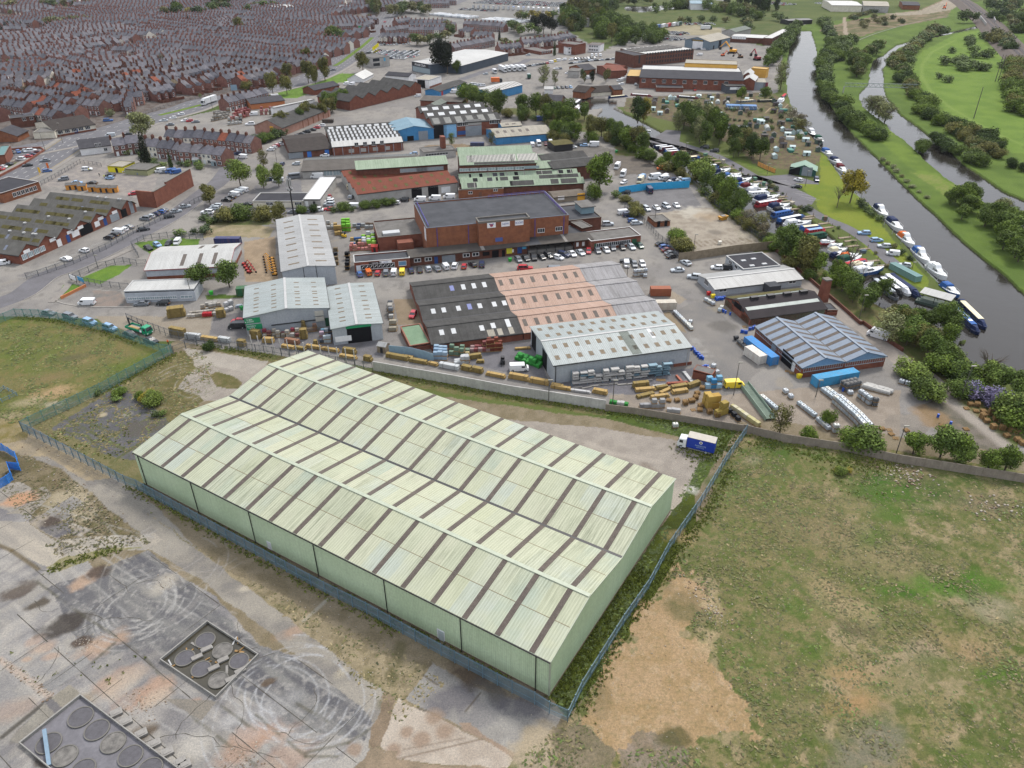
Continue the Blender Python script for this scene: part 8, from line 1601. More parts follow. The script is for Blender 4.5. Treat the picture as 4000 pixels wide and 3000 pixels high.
for p in jet:
 q=cl_.random();x,y=p.x+cl_.uniform(-2,2),p.y+cl_.uniform(-2,2);a=cl_.uniform(0,3)
 if q<.4:t=E('jetty_stage','small timber landing stage on the basin bank','jetty',(x-1,y-1.5,0),R(15),'landing stages on the basin bank');mb=MB();mb.box(-2.5,-.6,-.1,2.5,.6,.25);mb.build('deck',K28,t);mb=MB().box(2.2,.4,-1,2.35,.55,1.4).box(-2.4,.4,-1,-2.25,.55,1.4);mb.build('posts',K28,t)
 elif q<.62:
  h=cl_.uniform(.8,1.8);o=MB().box(-.9,-.6,0,.9,.6,h).box(-1,-.7,h,1,.7,h+.1).build('storage_locker',tint('locker_paint',.8,.2,.2),None,(x,y,0),a);o.color=hv(cl_.choice(('5a7a68','8a8a84','6a5a48','a09a8c','4a5a6a')));tag(o,'boxy storage locker on the basin bank','locker','lockers on the basin bank')
 else:T3(Vector((x,y,0)),cl_.uniform(.8,1.8),cl_.choice('dmo'),'bush',1.3,'among the basin bank lockers')
 # yards: tanks, timber, pallets, containers, posts, people
K68=P1('tank_cage',hv('83888c'),.5);PAL=M('pallet_wood',hh('c09a66'),hh('a58456'),1.5,5);BLKP=P1('black_plastic',(.02,.02,.022,1),.5);K7=M('fresh_timber_pack',hh('d8b878'),hh('c8a668'),1.2,5,corr=(2,.12,.4));K3=M('treated_timber',hh('b8a063'),hh('a08a52'),1.2,5,corr=(2,.15,.5));BLUEP=P1('blue_drum',hv('1f4fa8'),.4);K69=tint('sack',.7,.2,.15)
tq=lambda a,c:MB().loft([[(-x,-y,z),(x,-y,z),(x,y,z),(-x,y,z)]for x,y,z in((.48,.4,.16),(.5,.42,.24),(.5,.42,.98),(.42,.34,1.08))]).cyl(0,0,1.08,1.15,.16,mi=1).mesh('tank',[a,c]);tm=tq(tint('tank_plastic',.5,.3,.1),BLKP);tk=tq(BLKP,K19)
cg=MB()
for z in(.35,.65,.95):
 for y in(-.48,.48):cg.beam((-.59,y,z),(.59,y,z),.035)
 for x in(-.58,.58):cg.beam((x,-.49,z),(x,.49,z),.035)
for x in(-.58,-.2,.2,.58):
 for y in(-.485,.485):cg.beam((x,y,.14),(x,y,1.1),.03)
cg=cg.mesh('cage',K68);pb=MB().box(-.6,-.5,.1,.6,.5,.15)
for y in(-.42,0,.42):pb.box(-.6,y-.07,0,.6,y+.07,.1)
pb=pb.mesh('pallet_base',PAL)
def tote(p,where,z=0,black=False,a=None):
 t=E('bulk_tank',('black' if black else 'white')+' caged bulk tank '+where,'tank',(p.x,p.y,z+.02),cu.uniform(-.1,.1)+(a or 0),'bulk tanks '+where);t.scale=(1.08,1.08,1.05)
 obj('tank',tk if black else tm,t).color=hv(cu.choice(('c2c7ca','b4bac0','c8c8c0','a9b4ba')));obj('cage',cg,t);obj('pallet_base',pb,t)
cu=random.Random(6)
def T2(line,n,where,stack=1,black=False,cols=1,dv=1.2):
 pts=GG(line);tot=sum((q-p).length for p,q in zip(pts[:-1],pts[1:]))if len(pts)>1 else 0
 for i in range(n):
  if len(pts)>1:
   s_=tot*i/max(1,n-1);j=0
   while j<len(pts)-2 and s_>(pts[j+1]-pts[j]).length:s_-=(pts[j+1]-pts[j]).length;j+=1
   d=(pts[j+1]-pts[j]).normalized();p=pts[j]+d*s_
  else:p=pts[0];d=Vector((1,0,0))
  for c in range(cols):
   for k in range(stack):tote(Vector((p.x-d.y*dv*c,p.y+d.x*dv*c,0)),where,k*1.2,black,math.atan2(d.y,d.x))
T2('o 437,628 508,668',3,'by the yellow bin');T2('o 582,740 602,712',2,'near the black roofed factory door');T2('o 100,765 270,935',9,'in the row by the stock shed');T2('o 265,868 247,902',2,'in the row by the stock shed');T2('o 515,1345 455,1385',2,'by the brick lean-to');T2('o 495,1428 548,1412',2,'by the brick lean-to');T2('i 222,1600 330,1588',4,'stacked behind the white roof spans',2);T2('i 330,1612',1,'stacked behind the white roof spans')
T2('v 720,45 745,70',2,'alone in the concrete yard');T2('v 605,75 668,128',6,'beside the steel gangway');T2('v 790,108 860,162',5,'in the short middle row');T2('v 885,188 928,226',4,'in the second middle row');T2('v 965,240',1,'stacked alone by the panel wall',2);T2('v 908,40 950,72',4,'in the double row by the blue container',1,False,2);T2('v 965,100 1060,185 1105,235',12,'in the long double row',2,False,2);T2('v 1040,52',1,'near the black tanks');T2('v 1090,70 1130,100',3,'near the sacks',2);T2('v 1020,35 1075,22',4,'by the blue container end',2,True,2);T2('v 1160,108',1,'alone by the sacks',2,True);T2('w 508,155 545,165',2,'at the scrub edge');T2('x 693,505',1,'cut open on the grass');T2('o 795,1085 850,1135',3,'by the white container',1,True,2)
sk=MB().loft([[(-.6,-.5,.15),(.6,-.5,.15),(.6,.5,.15),(-.6,.5,.15)],[(-.62,-.52,.5),(.62,-.52,.5),(.62,.52,.5),(-.62,.52,.5)],[(-.45,-.36,.72),(.45,-.36,.72),(.45,.36,.72),(-.45,.36,.72)]]).mesh('sacks',K69)
bg_=MB().loft([[(-.42,-.42,0),(.42,-.42,0),(.42,.42,0),(-.42,.42,0)],[(-.5,-.5,.5),(.5,-.5,.5),(.5,.5,.5),(-.5,.5,.5)],[(-.44,-.44,.9),(.44,-.44,.9),(.44,.44,.9),(-.44,.44,.9)],[(-.2,-.2,.98),(.2,-.2,.98),(.2,.2,.98),(-.2,.2,.98)]]).mesh('bag',K69)
cubem=MB().loft([[(-.5,-.4,.12),(.5,-.4,.12),(.5,.4,.12),(-.5,.4,.12)],[(-.5,-.4,.95),(.5,-.4,.95),(.5,.4,.95),(-.5,.4,.95)],[(-.46,-.36,1.0),(.46,-.36,1.0),(.46,.36,1.0),(-.46,.36,1.0)]]).mesh('goods',K69)
def G1(poly,nx,ny,cols,name,label,cat,where,me=None,sc=1.0,stack=(1,1),hs=(1,1),pal=True,gap=0):
 """a block of pallets laid between four corner pixels"""
 A,B,C=GG(poly)[:3];rz=math.atan2((B-A).y,(B-A).x)
 for i in range(nx):
  for j in range(ny):
   if gap and cu.random()<gap:continue
   p=A+(B-A)*((i+.5)/nx)+(C-A)*((j+.5)/ny);hx=cu.choice(cols);z=0
   for k in range(cu.randint(*stack)):
    s_=sc*cu.uniform(.9,1.05);h=cu.uniform(*hs)
    t=E(name,label+' '+where,cat,(p.x+cu.uniform(-.1,.1),p.y+cu.uniform(-.1,.1),z),rz+cu.uniform(-.08,.08),label+'s '+where);t.scale=(s_,s_,s_*h)
    o=obj('goods',me or cubem,t);o.color=hh(hx)
    if pal:obj('pallet_base',pb,t)
    z+=1.0*s_*h
G1('v 1125,8 1250,42 1100,22',6,2,['d8d6d0','cfcdc8'],'sack_pallet','low pallet of white sacks','pallet','behind the tank rows',sk,1.5);G1('x 1030,380 1190,490 1060,400',7,2,['e0d8a8','d8cf98','e6dfc0'],'wrapped_pallet','cream wrapped pallet','pallet','at the timber yard corner',None,1.2);G1('x 1010,400 1080,470 1030,410',3,1,['2a2d34'],'wrapped_pallet','black wrapped pallet','pallet','at the timber yard corner',None,1.2,(1,2))
G1('m 1690,1260 1960,1360 1730,1200',7,3,['3aa045','45ab4c','2f8f3c'],'builders_bag','bright green bulk bag','bag','outside the stock shed door',bg_,1.15,(1,2),pal=False);G1('m 815,1270 960,1275 820,1170',3,3,['a9c4dc','9ab8d4','b4cbe0'],'block_pack','pale blue wrapped pack of blocks','pack','by the curved blue sheet fence',None,1.25,(2,2));G1('m 980,1220 1200,1230 990,1160',4,2,['7f9a84','8fa690','c8b888'],'block_pack','greenish wrapped pack','pack','in front of the brick workshop wall',None,1.2,(1,2));G1('m 1200,1190 1420,1180 1220,1130',5,2,['8a3d44','9a5a58','b89a98'],'block_pack','maroon pack of bricks','pack','against the brick workshop wall',None,1.15,(1,2));G1('m 1385,1180 1540,1170 1400,1130',4,2,['8f4a36','9a5540','804030'],'brick_stack','tall stack of red tiles','stack','against the brick workshop wall',None,1.2,(2,3));G1('m 1040,1330 1190,1310 1040,1290',4,2,['dcdfe0','d0d4d6'],'block_pack','white wrapped pack','pack','in the timber yard',None,1.25,(1,2))
G1('l 90,680 400,655 120,620',8,2,['cfc8bc','c0b8ac','d8d2c8','b0a89a'],'block_pack','pale wrapped pack','pack','left of the wide green shed',None,1.1,(1,1));G1('l 240,610 460,580 250,570',5,2,['c8c4bc','d4d0c8','b8b0a4'],'block_pack','grey white pack','pack','left of the wide green shed',None,1.1,(1,2));G1('l 260,670 360,665 265,640',2,1,['c83038'],'block_pack','bright red bag stack','pack','left of the wide green shed',bg_,1.5);G1('l 490,620 580,590 500,570',2,2,['dcdcdc'],'builders_bag','white bulk bag','bag','left of the wide green shed',bg_,1.3,(1,2),pal=False);G1('l 900,890 1300,880 910,850',8,2,['c8c2b6','a84a58','9a9488','d0ccc4','8a5a5a'],'block_pack','mixed pack','pack','in front of the wide green shed',None,1.1,(1,2));G1('l 1390,830 1480,820 1395,800',3,1,['9a7a6a','b0a090'],'block_pack','brown pack','pack','in front of the wide green shed',None,1.1,(1,2));G1('l 1520,960 1640,950 1540,840',3,3,['5a6470','c8b0c0','d0dce4','7aa8c0'],'block_pack','plastic wrapped pack','pack','between the two green sheds',None,1.15,(1,2));G1('m 330,830 390,830 310,650',1,6,['c0bcb4','8a8e94','d0d0cc','5a5e64'],'block_pack','mixed stack','stack','along the narrow shed side',None,1.4,(1,2));G1('m 340,960 410,960 345,900',2,2,['c0b8a4'],'block_pack','straw coloured stack','stack','behind the narrow shed',None,1.3,(1,2))
G1('x 470,395 620,390 480,375',6,1,['a8a8aa','b8b8b8'],'slab_pack','grey pack of slabs','pack','inside the panel wall',None,1.15,(1,2));G1('x 640,420 720,430 645,400',3,1,['c8c8c8','909296'],'slab_pack','pale pack of slabs','pack','inside the panel wall',None,1.2,(1,2));G1('x 290,368 400,385 292,350',5,1,['3aa045','d8d8d4'],'builders_bag','green and white bulk bag','bag','behind the panel wall',bg_,1.1,pal=False);G1('o 410,1480 520,1470 420,1460',4,1,['c03830'],'barrier_block','red plastic barrier','barrier','by the brick lean-to',None,.8,pal=False);G1('x 880,275 970,270 890,240',3,2,['8cc4e4','4a9ad0','b4d8ee'],'wrapped_pallet','sky blue wrapped pallet','pallet','near the yellow van',None,1.4,(1,2))
G1('g 1560,1340 1800,1330 1580,1290',6,2,['d88a80','e09a90','d0807a'],'wrapped_pallet','salmon wrapped pallet','pallet','in the crowded yard by the tall shed',None,1.1,(1,2));G1('g 1560,1290 1700,1285 1580,1200',4,3,['d8b878','c8a868','4a4e44','3a70b0'],'crate_stack','wooden crate','crate','in the crowded yard by the tall shed',None,1.15,(1,2),gap=.2);G1('g 1700,1300 1860,1310 1690,1180',3,5,['9adc48','b4e868','d8dce0','e0e4e8'],'wrapped_pallet','lime or white wrapped pallet','pallet','in the crowded yard by the tall shed',None,1.4,(1,2));G1('g 1485,1130 1580,1130 1480,1040',2,3,['7ac82e','86d43a'],'wrapped_pallet','lime green wrapped stack','pallet','behind the forklift',None,1.5,(2,2));G1('g 1320,1100 1400,1100 1320,1060',2,2,['c8c8c4','6a6e74'],'crate_stack','grey crate','crate','beside the tall shed wall',None,1.3,(1,2));G1('g 1410,1170 1480,1165 1400,1090',2,3,['c8a868','5a6068'],'crate_stack','timber or grey crate','crate','beside the tall shed wall',None,1.4,(1,2));G1('g 1590,1110 1820,1100 1600,1060',5,2,['7a828c','3c4a6a','6a5a48','b0b4b4'],'crate_stack','scrap crate','crate','behind the crowded yard',None,1.5,(1,1),gap=.2);G1('g 1500,1550 1590,1550 1500,1360',1,5,['2a2c30','b8b4a8','1e2024'],'crate_stack','black covered crate','crate','along the showroom side',None,1.4,(1,2));G1('g 1400,1500 1450,1500 1390,1310',1,4,['3a3e44','8a7a60'],'crate_stack','dark crate','crate','along the tall shed side',None,1.4,(1,1))
G1('b 270,1330 480,1270 300,1240',6,3,['b86a68','c88a88','9a4a48'],'brick_stack','pinkish brick pack','stack','in the merchant yard',None,1.5,(1,2));G1('b 60,1330 250,1290 100,1240',5,3,['a8a49c','b8b4ac'],'block_pack','grey block pack','stack','in the merchant yard',None,1.5,(1,2));G1('b 240,1370 400,1350 260,1290',4,3,['d0d0cc','c0c0bc','4a4e54'],'block_pack','white block pack','stack','in the merchant yard',None,1.5,(1,2));G1('b 590,1260 830,1250 600,1190',5,2,['c08080','b06a68','8a8a84'],'brick_stack','pink brick pack','stack','by the white roofed rack',None,1.5,(1,2))
def T1(line,w,h,mat,where,n=1,name='timber_pack'):
 a,c=GG(line)[:2];d=(c-a);l=d.length;rz=math.atan2(d.y,d.x);p=(a+c)/2;t=E(name,'pack of sawn timber '+where,'timber',(p.x,p.y,0),rz,'timber packs '+where)
 bt=MB()
 for x in(-l*.35,l*.35):bt.box(x-.06,-w/2,0,x+.06,w/2,.12)
 bt.build('bearers',K28,t);m_=MB();m_.box(-l/2,-w/2,.12,l/2,w/2,h*.55);m_.box(-l/2+cu.uniform(.05,.3),-w/2+.03,h*.55+.03,l/2-cu.uniform(.05,.3),w/2-.05,h);m_.build('boards',mat,t)
 MB().box(-l*.3-.03,-w/2-.02,.12,-l*.3+.03,w/2+.02,h+.02).box(l*.3-.03,-w/2-.02,.12,l*.3+.03,w/2+.02,h+.02).build('straps',GUT,t)
for ln,w,h,m_ in(('x 430,260 530,250',1.2,1.5,K3),('x 445,285 570,275',1.2,.9,K7),('x 455,325 560,300',1.2,.7,K3),('x 540,330 655,315',1.0,.9,K7),('x 570,275 650,262',1.0,1.0,K3),('x 600,300 680,262',1.0,.6,K7),('x 665,275 765,258',1.2,1.2,K3),('x 670,300 770,285',1.2,1.0,K7),('x 770,265 845,240',1.2,1.3,K3),('x 640,240 775,232',.8,.5,P1('red_timber',hh('b06048'),.8)),('x 550,255 640,246',.7,.4,P1('pale_boards',hh('d0ccc4'),.8)),('x 745,165 800,235',.9,.5,P1('white_profiles',hh('dcdcdc'),.6)),('x 700,190 740,235',.6,.5,P1('orange_pipes',hh('c86a48'),.6))):T1(ln,w,h,m_,'on the near timber yard ground')
for ln,w,h,m_ in(('m 305,1225 545,1270',1.2,1.3,K3),('m 470,1235 600,1255',1.0,.9,K7),('m 555,1275 750,1310',1.1,1.1,K3),('m 760,1305 860,1330',1,.9,K7),('m 880,1330 1090,1370',1.3,1.3,P1('white_wrap',hh('dfe3e4'),.5)),('m 1115,1360 1225,1385',1.3,1.5,K3),('m 1230,1380 1345,1405',1.3,1.5,K3),('m 1380,1420 1590,1460',1.1,1.0,K7),('m 1625,1450 1840,1490',1.2,1.5,K7),('m 1845,1495 2060,1535',1.2,1.4,K7),('m 2080,1545 2212,1570',1.1,1.0,K7),('n 420,1420 640,1455',1.0,.9,K7),('n 630,1455 850,1485',.8,.6,P1('white_profiles',hh('dcdcdc'),.6)),('n 870,1470 1030,1500',1.2,1.2,K7),('m 1185,1255 1330,1235',1.1,1.4,K3),('m 1275,1290 1360,1290',1.0,.9,K3),('m 1690,1150 1860,1140',.8,.6,K7),('l 610,560 690,545',1,.8,P1('blue_profiles',hh('c4d4e2'),.5))):T1(ln,w,h,m_,'along the pale concrete wall')
for ln,w,h,m_ in(('k 1850,980 2010,1010',1.4,2.4,K3),('l 75,885 240,900',1.3,1.6,P1('white_wrap',hh('dfe3e4'),.5)),('l 245,900 420,925',1.2,1.2,K7),('l 430,915 555,935',1.2,1.4,P1('white_wrap',hh('dfe3e4'),.5)),('l 640,965 720,975',1.4,1.9,K3),('l 780,880 880,895',1.6,2.6,K3),('l 905,930 1030,935',1.3,1.5,K7),('l 1110,985 1250,1010',1.1,1.0,K7),('l 1150,930 1300,955',1.2,1.4,P1('red_cedar',hh('a87a5e'),.8)),('l 1255,1000 1370,1020',1,.9,K3),('l 1370,985 1540,1010',1,1.0,K7),('l 1550,1010 1730,1040',1,.9,K7),('l 1770,1040 1915,1060',1.2,1.6,K3),('l 1735,1090 1920,1120',1.1,1.0,K7),('l 2000,1125 2085,1140',1.3,1.6,K3),('k 1815,800 2010,775',2.4,3.0,K3),('l 410,660 505,650',2.0,2.6,K3),('l 1310,890 1390,885',1.6,3.0,K3),('l 1330,800 1375,790',1.4,2.8,K3),('l 1450,965 1500,960',1.2,1.6,K3)):T1(ln,w,h,m_,'behind the dark yard fence')
def P2(p,n,where,a=0,mt_=None):
 p=G(p)if isinstance(p,str)else p;t=E('pallet_stack','stack of wooden pallets '+where,'pallet stack',(p.x,p.y,0),a+cu.uniform(-.4,.4),'pallet stacks '+where)
 for k in range(n):o=obj('pallet',pbx,t,(cu.uniform(-.05,.05),cu.uniform(-.05,.05),k*.15));o.rotation_euler.z=cu.uniform(-.06,.06)
pbx=MB()
for y in(-.5,-.25,0,.25,.5):pbx.box(-.6,y-.06,.11,.6,y+.06,.135)
for x in(-.5,0,.5):pbx.box(x-.05,-.5,0,x+.05,.5,.11)
pbx=pbx.mesh('pallet',PAL)
for p,n in(('x 655,345',4),('x 705,345',5),('x 755,365',8),('x 800,350',6),('x 850,380',6),('x 845,405',5),('x 905,420',8),('x 805,400',1),('x 830,300',5),('x 860,270',6),('x 790,350',6),('x 820,330',7),('x 955,440',8),('x 590,215',1),('x 620,215',1)):P2(p,n,'at the timber yard corner')
G1('x 900,400 960,395 860,360',2,2,['d0a850','d8b45c'],'crate_stack','tall yellow straw block','stack','among the pallets',None,1.9,(1,2),pal=False);G1('x 940,450 1000,430 945,430',2,1,['b8a050'],'crate_stack','yellow netted block','stack','among the pallets',None,1.8,(1,2),pal=False)
for p,n in(('w 935,290',5),('w 975,295',7),('w 912,312',2),('w 970,330',3),('w 1010,370',9),('w 1060,350',12),('w 1035,395',6),('w 1075,435',8),('w 1090,385',7),('w 1130,440',8),('w 1165,420',5),('w 1160,485',5),('w 1185,450',6),('w 1220,460',5),('w 1225,510',6),('w 1255,535',7),('w 1120,395',6),('w 1015,335',5),('w 390,440',3),('w 435,445',1),('w 445,470',2),('w 472,495',1),('w 540,450',3),('w 910,440',2),('w 760,415',1),('w 785,435',1),('w 820,465',1),('w 270,375',3),('o 855,905',1),('o 1315,1385',1),('o 1365,1410',2)):P2(p,n,'scattered round the container yard')
def drum(p,where,z=0):
 o=obj('plastic_drum',drm,None,(p.x,p.y,z));tag(o,'blue plastic drum '+where,'drum','drums '+where)
drm=MB().loft([[(r*math.cos(i*.785),r*math.sin(i*.785),z)for i in range(8)]for r,z in((.27,0),(.3,.08),(.29,.45),(.3,.82),(.27,.92))]).mesh('plastic_drum',BLUEP)
for ln,n,w in(('o 540,605 640,600',9,'along the pale shed'),('o 560,618 620,612',6,'along the pale shed'),('o 285,1150 400,1250',8,'at the stock shed end'),('o 290,1160 395,1262',6,'at the stock shed end'),('o 630,745 640,752',3,'near the factory door'),('o 685,772',1,'near the factory door'),('o 812,965 885,975',7,'on a pallet by the factory'),('o 905,940 970,920',5,'beside the blue roof corner'),('o 400,1350 440,1345',4,'by the brick lean-to'),('w 145,205',1,'in the container yard'),('w 728,362',1,'lying in the rubbish'),('w 820,412',1,'in the rubbish'),('i 745,1240 770,1235',2,'on the slab yard')):
 pts=GG(ln);
 for k in range(n):drum(pts[0].lerp(pts[-1],k/max(1,n-1))+Vector((cu.uniform(-.3,.3),cu.uniform(-.3,.3),0)),w)
def C2(A_,B_,hx,label,L=None,base=2.6):
 a,c=G(A_),G(B_);d=c-a;l=L or d.length;rz=math.atan2(d.y,d.x);n=Vector((-math.sin(rz),math.cos(rz),0));p=a+(c-a)*.5+n*1.22;t=E('shipping_container',label,'container',(p.x,p.y,.02),rz)
 mt_=M('container_'+hx,hv(hx),None,.4,3,.6,.3,corr=(0,.28,.8),streak=2,dirt=hv('8a5a3a'),dirt_amt=.35);MB().box(-l/2,-1.2,.12,l/2,1.2,base-.08).build('side_wall',mt_,t);MB().box(-l/2-.02,-1.22,base-.08,l/2+.02,1.22,base).build('roof',mt_,t)
 fr=MB()
 for x in(-l/2,l/2):
  for y in(-1.2,1.2):fr.box(x-.07,y-.07,0,x+.07,y+.07,base+.01)
 fr.build('corner_post',mt_,t);dr=MB()
 for y in(-.6,-.2,.2,.6):dr.beam((l/2+.03,y,.2),(l/2+.03,y,base-.2),.05)
 dr.build('lock_bar',K68,t)
C2('o 870,1130','o 1085,1300','2f86c8','long bright blue shipping container beside the white one',12.2);C2('o 852,1215','o 985,1310','d8d4cc','short white shipping container beside the long blue one',6.1);C2('o 1590,1575','o 2105,1480','3a96c4','weathered blue shipping container with debris on its roof',12.2)
C2('n 1550,595','n 1770,590','c8c2b4','white rusty shipping container by the white roof spans',6.1);C2('n 1490,440','n 1720,440','9a5a40','rust brown shipping container behind the white rusty one',6.1);C2('c 1372,1310','c 1490,1305','2c4f8a','navy skip container by the checker roof',6);C2('l 645,440','l 715,435','2f6a48','green storage container with a pale lid beside the wide shed',3);C2('b 1285,1330','b 1370,1330','4a4642','dark open skip behind the long shed',6,2);C2('g 90,1270','g 400,1270','2a3a6a','navy container with a white roof behind the depot',9);C2('h 640,195','h 820,195','3a4a6a','dark blue scrap skip in the brick yard',7,1.6)
p=G('x 1195,350');a=math.atan2((G('x 1265,430')-G('x 1140,265')).y,(G('x 1265,430')-G('x 1140,265')).x);t=E('steel_gangway','long green grey steel gangway lying in the yard','gangway',(p.x,p.y,0),a);MB().box(-8,-1.1,.5,8,1.1,.6).build('deck',M('gangway_green',hh('8a9c8c'),hh('78897a'),1,4,corr=(0,.5,.6)),t);MB().box(-8,-1.2,0,8,-1.1,1.2).box(-8,1.1,0,8,1.2,1.2).build('side_beam',P1('gangway_side',hv('7d8f80'),.7),t)
p=G('n 1950,1190');b=Bld.at('brick_lean_to','small brick hut with a flat roof beside the stock shed','hut',(G('n 1900,1210').x,G('n 1900,1300').y-1),R(-30),5,3,2.6);b.walls_flat(K0).flat(K9,.05,.2,None,K0)
a,c=G('n 650,1400'),G('n 1710,1290');rz=math.atan2((c-a).y,(c-a).x);l=(c-a).length;t=E('lintel_rack','steel rack of concrete lintels and galvanised profiles along the stock shed','rack',(a.x,a.y,0),rz);up=MB();
for k in range(14):up.box(k*l/13-.07,-.1,0,k*l/13+.07,1.4,.15);up.box(k*l/13-.07,1.2,0,k*l/13+.07,1.4,3.6)
up.build('upright',K39,t)
for k in range(13):
 for z in(.2,.9,1.6,2.3,3.0):
  if cu.random()<.85:x0=k*l/13+.15;x1=x0+l/13*cu.uniform(.7,1.15);MB().box(x0,cu.uniform(0,.25),z,x1,1.2,z+cu.uniform(.25,.5)).build('shelf_load',K39 if k>9 or cu.random()<.15 else K37,t)
q=MB()
for k in range(9):q.rbox(k*2.3+1,-1.2-cu.random(),0,2.6,.5,.25,cu.uniform(-.2,.2))
q.build('loose_lintel',K19,t)
def post(base,top,label,name='lamp_post',head=True,r=.09,mat=None):
 p=G(base);h=height(P(base)[0],P(top)[0]);t=E(name,label,'lamp post' if head else 'pole',p);MB().cyl(0,0,0,h,r*1.3,r*.8).build('pole',mat or P1('dark_post',hv('55524c'),.7),t)
 if head:MB().box(-.2,-.15,h-.1,.9,.15,h+.12).build('lamp_head',P1('lamp_head',hv('8a887e'),.6),t)
for b_,t_,lb in(('x 305,372','x 311,215','by the panel wall end'),('x 1055,307','x 1078,105','beside the yellow van'),('w 870,262','w 942,48','leaning by the river scrub'),('i 850,1352','i 870,1150','at the slab yard fence'),('i 435,1022','i 448,850','by the gravel car park'),('n 395,1585','n 405,1340','below the concrete wall'),('w 478,585','w 528,420','in the container yard'),('o 1620,1660','o 1630,1480','beside the blue container'),('p 430,960','p 480,700','on the river lane'),('p 1590,1660','p 1640,1465','above the river bank'),('k 1060,270','k 1020,130','on the estate street'),('k 2080,620','k 2015,390','at the office corner'),('a 680,1545','a 610,1330','outside the pub'),('a 490,1630','a 440,1430','left of the pub'),('b 85,1180','b 50,1010','by the white lorry'),('b 1625,660','b 1610,520','beside the carriageway bend'),('g 780,380','g 765,240','at the club gates'),('i 775,220','i 778,160','on the canal track'),('i 2060,630','i 2085,465','white on the moorings lawn'),('i 1650,500','i 1665,385','by the boathouse'),('d 800,1200','d 805,1040','tall in the allotments'),('n 1240,250','n 1245,100','behind the white roof spans'),('j 1000,1530','j 1025,1450','at the pontoon')):post(b_,t_,'slim lamp post '+lb)
for b_,t_,lb in(('e 1668,1278','e 1775,940','alone on the meadow'),('e 1900,880','e 1985,590','left of the pair on the meadow'),('e 1930,880','e 2010,590','right of the pair on the meadow')):post(b_,t_,'tall leaning wooden pole '+lb,'wooden_pole',False,.2)
p=G('g 965,958');h=height(P('g 965,958')[0],P('g 930,560')[0]);t=E('phone_mast','tall dark phone mast with white antennas at the club','mast',p);MB().cyl(0,0,0,h,.35,.22).build('pole',GUT,t)
for k in range(6):MB().cyl(.8*math.cos(k*1.05),.8*math.sin(k*1.05),h-2.4,h+.5,.2,k=6).build('antenna',K2,t)
MB().cyl(0,0,h-4,h-3.7,1.0).build('platform',GUT,t)
for k in range(4):MB().cyl(1.0*math.cos(k*1.57),1.0*math.sin(k*1.57),h-3.9,h-3.2,.3,k=8).build('dish',K2,t)
# foreground pits
def bund(corn,label,circ,water,deep=1.0):
 q=GG(corn);o=sum(q,Vector())/4;t=E('tank_bund',label,'tank base',(o.x,o.y,0));q=[v-o for v in q];inn=[v*.97 for v in q];mb=MB()
 for i in range(4):
  j=(i+1)%4;mb.prism([q[i][:2],q[j][:2],inn[j][:2],inn[i][:2]],0,.55)
 mb.build('bund_wall',BUNDC,t)
 f=MB();f.face([(v.x,v.y,.03)for v in inn]);
 fo=f.build('bund_floor',water,t)
 if fo.data.polygons[0].normal.z<0:fo.data.flip_normals()
 for k,(c,r)in enumerate(circ):
  c=G(c)-o;mats=(M('tank_base_dark',hh('77757a'),hh('6a686c'),1.5,5),M('tank_base_pale',hh('9c9892'),hh('6f6c69'),.9,4))[k%3==2];mb=MB();mb.cyl(c.x,c.y,.03,.18,r,k=28);mb.build('tank_base',mats,t);rm=MB()
  for i in range(28):
   a0,a1=i*.2244,(i+1)*.2244;rm.beam((c.x+r*1.02*math.cos(a0),c.y+r*1.02*math.sin(a0),.12),(c.x+r*1.02*math.cos(a1),c.y+r*1.02*math.sin(a1),.12),.16,.24)
  rm.build('tank_rim',P1('rim_concrete',hh('8c8982'),.9),t)
 return t
MUD=M('murky_water',hh('544e3c'),hh('413d30'),.35,2,.3,.5);BUNDC=M('bund_concrete',hv('8f8d88'),hv('7c7a76'),.6,4)
def cz(c,dx):p,q=G(c),G((P(c)[0][0]+dx/2.212,P(c)[0][1]));return(q-p).length
t=bund('r 1795,400 1385,735 1870,1065 2240,690','square concrete bund with murky water and six round tank bases',[(c,cz(c,80))for c in('r 1775,560','r 1600,715','r 1925,650','r 1740,810','r 2068,740','r 1890,905')],MUD)
for c in('r 1785,637','r 1705,707','r 1930,730','r 1850,800','r 2080,825','r 2000,895'):p=G(c)-t.location;MB().rbox(p.x,p.y,.05,1.7,.8,.3,.6).build('concrete_block',K19,t)
for q in range(26):p=Vector((cu.uniform(-9,9),cu.uniform(-5,5),0));MB().rbox(p.x*.7,p.y*.7,.04,cu.uniform(.2,1.8),cu.uniform(.1,.4),.12,cu.uniform(0,3)).build('debris_piece',cu.choice((PAL,K19,K2,PAL)),t)
t=bund('r 700,1035 170,1455 560,1780 1570,1690','lower concrete bund with rows of round tank bases and a blue beam',[(c,cz(c,98))for c in('r 700,1225','r 840,1335','r 980,1445','r 1130,1560','r 425,1450','r 565,1560','r 720,1680','r 1300,1670')],M('bund_tarmac',hh('96949a'),hh('828085'),.3,2))
a,c=G('r 400,1360')-t.location,G('r 432,1650')-t.location;MB().beam((a.x,a.y,.9),(c.x,c.y,.35),.5,.3).build('blue_beam',P1('blue_steel',hv('74899a'),.8),t)
for c in('r 1225,1370','r 1340,1455','r 1450,1530','r 1560,1615','r 1010,1190','r 1095,1265','r 1600,1640'):p=G(c);o=MB().rbox(0,0,0,1.6,1.2,.45,.6).rbox(0,0,.45,1.0,.7,.06,.6).build('concrete_plinth',K19,None,(p.x,p.y,0));tag(o,'small grey concrete plinth beside the lower bund','plinth','plinths beside the lower bund')
rb=MB();
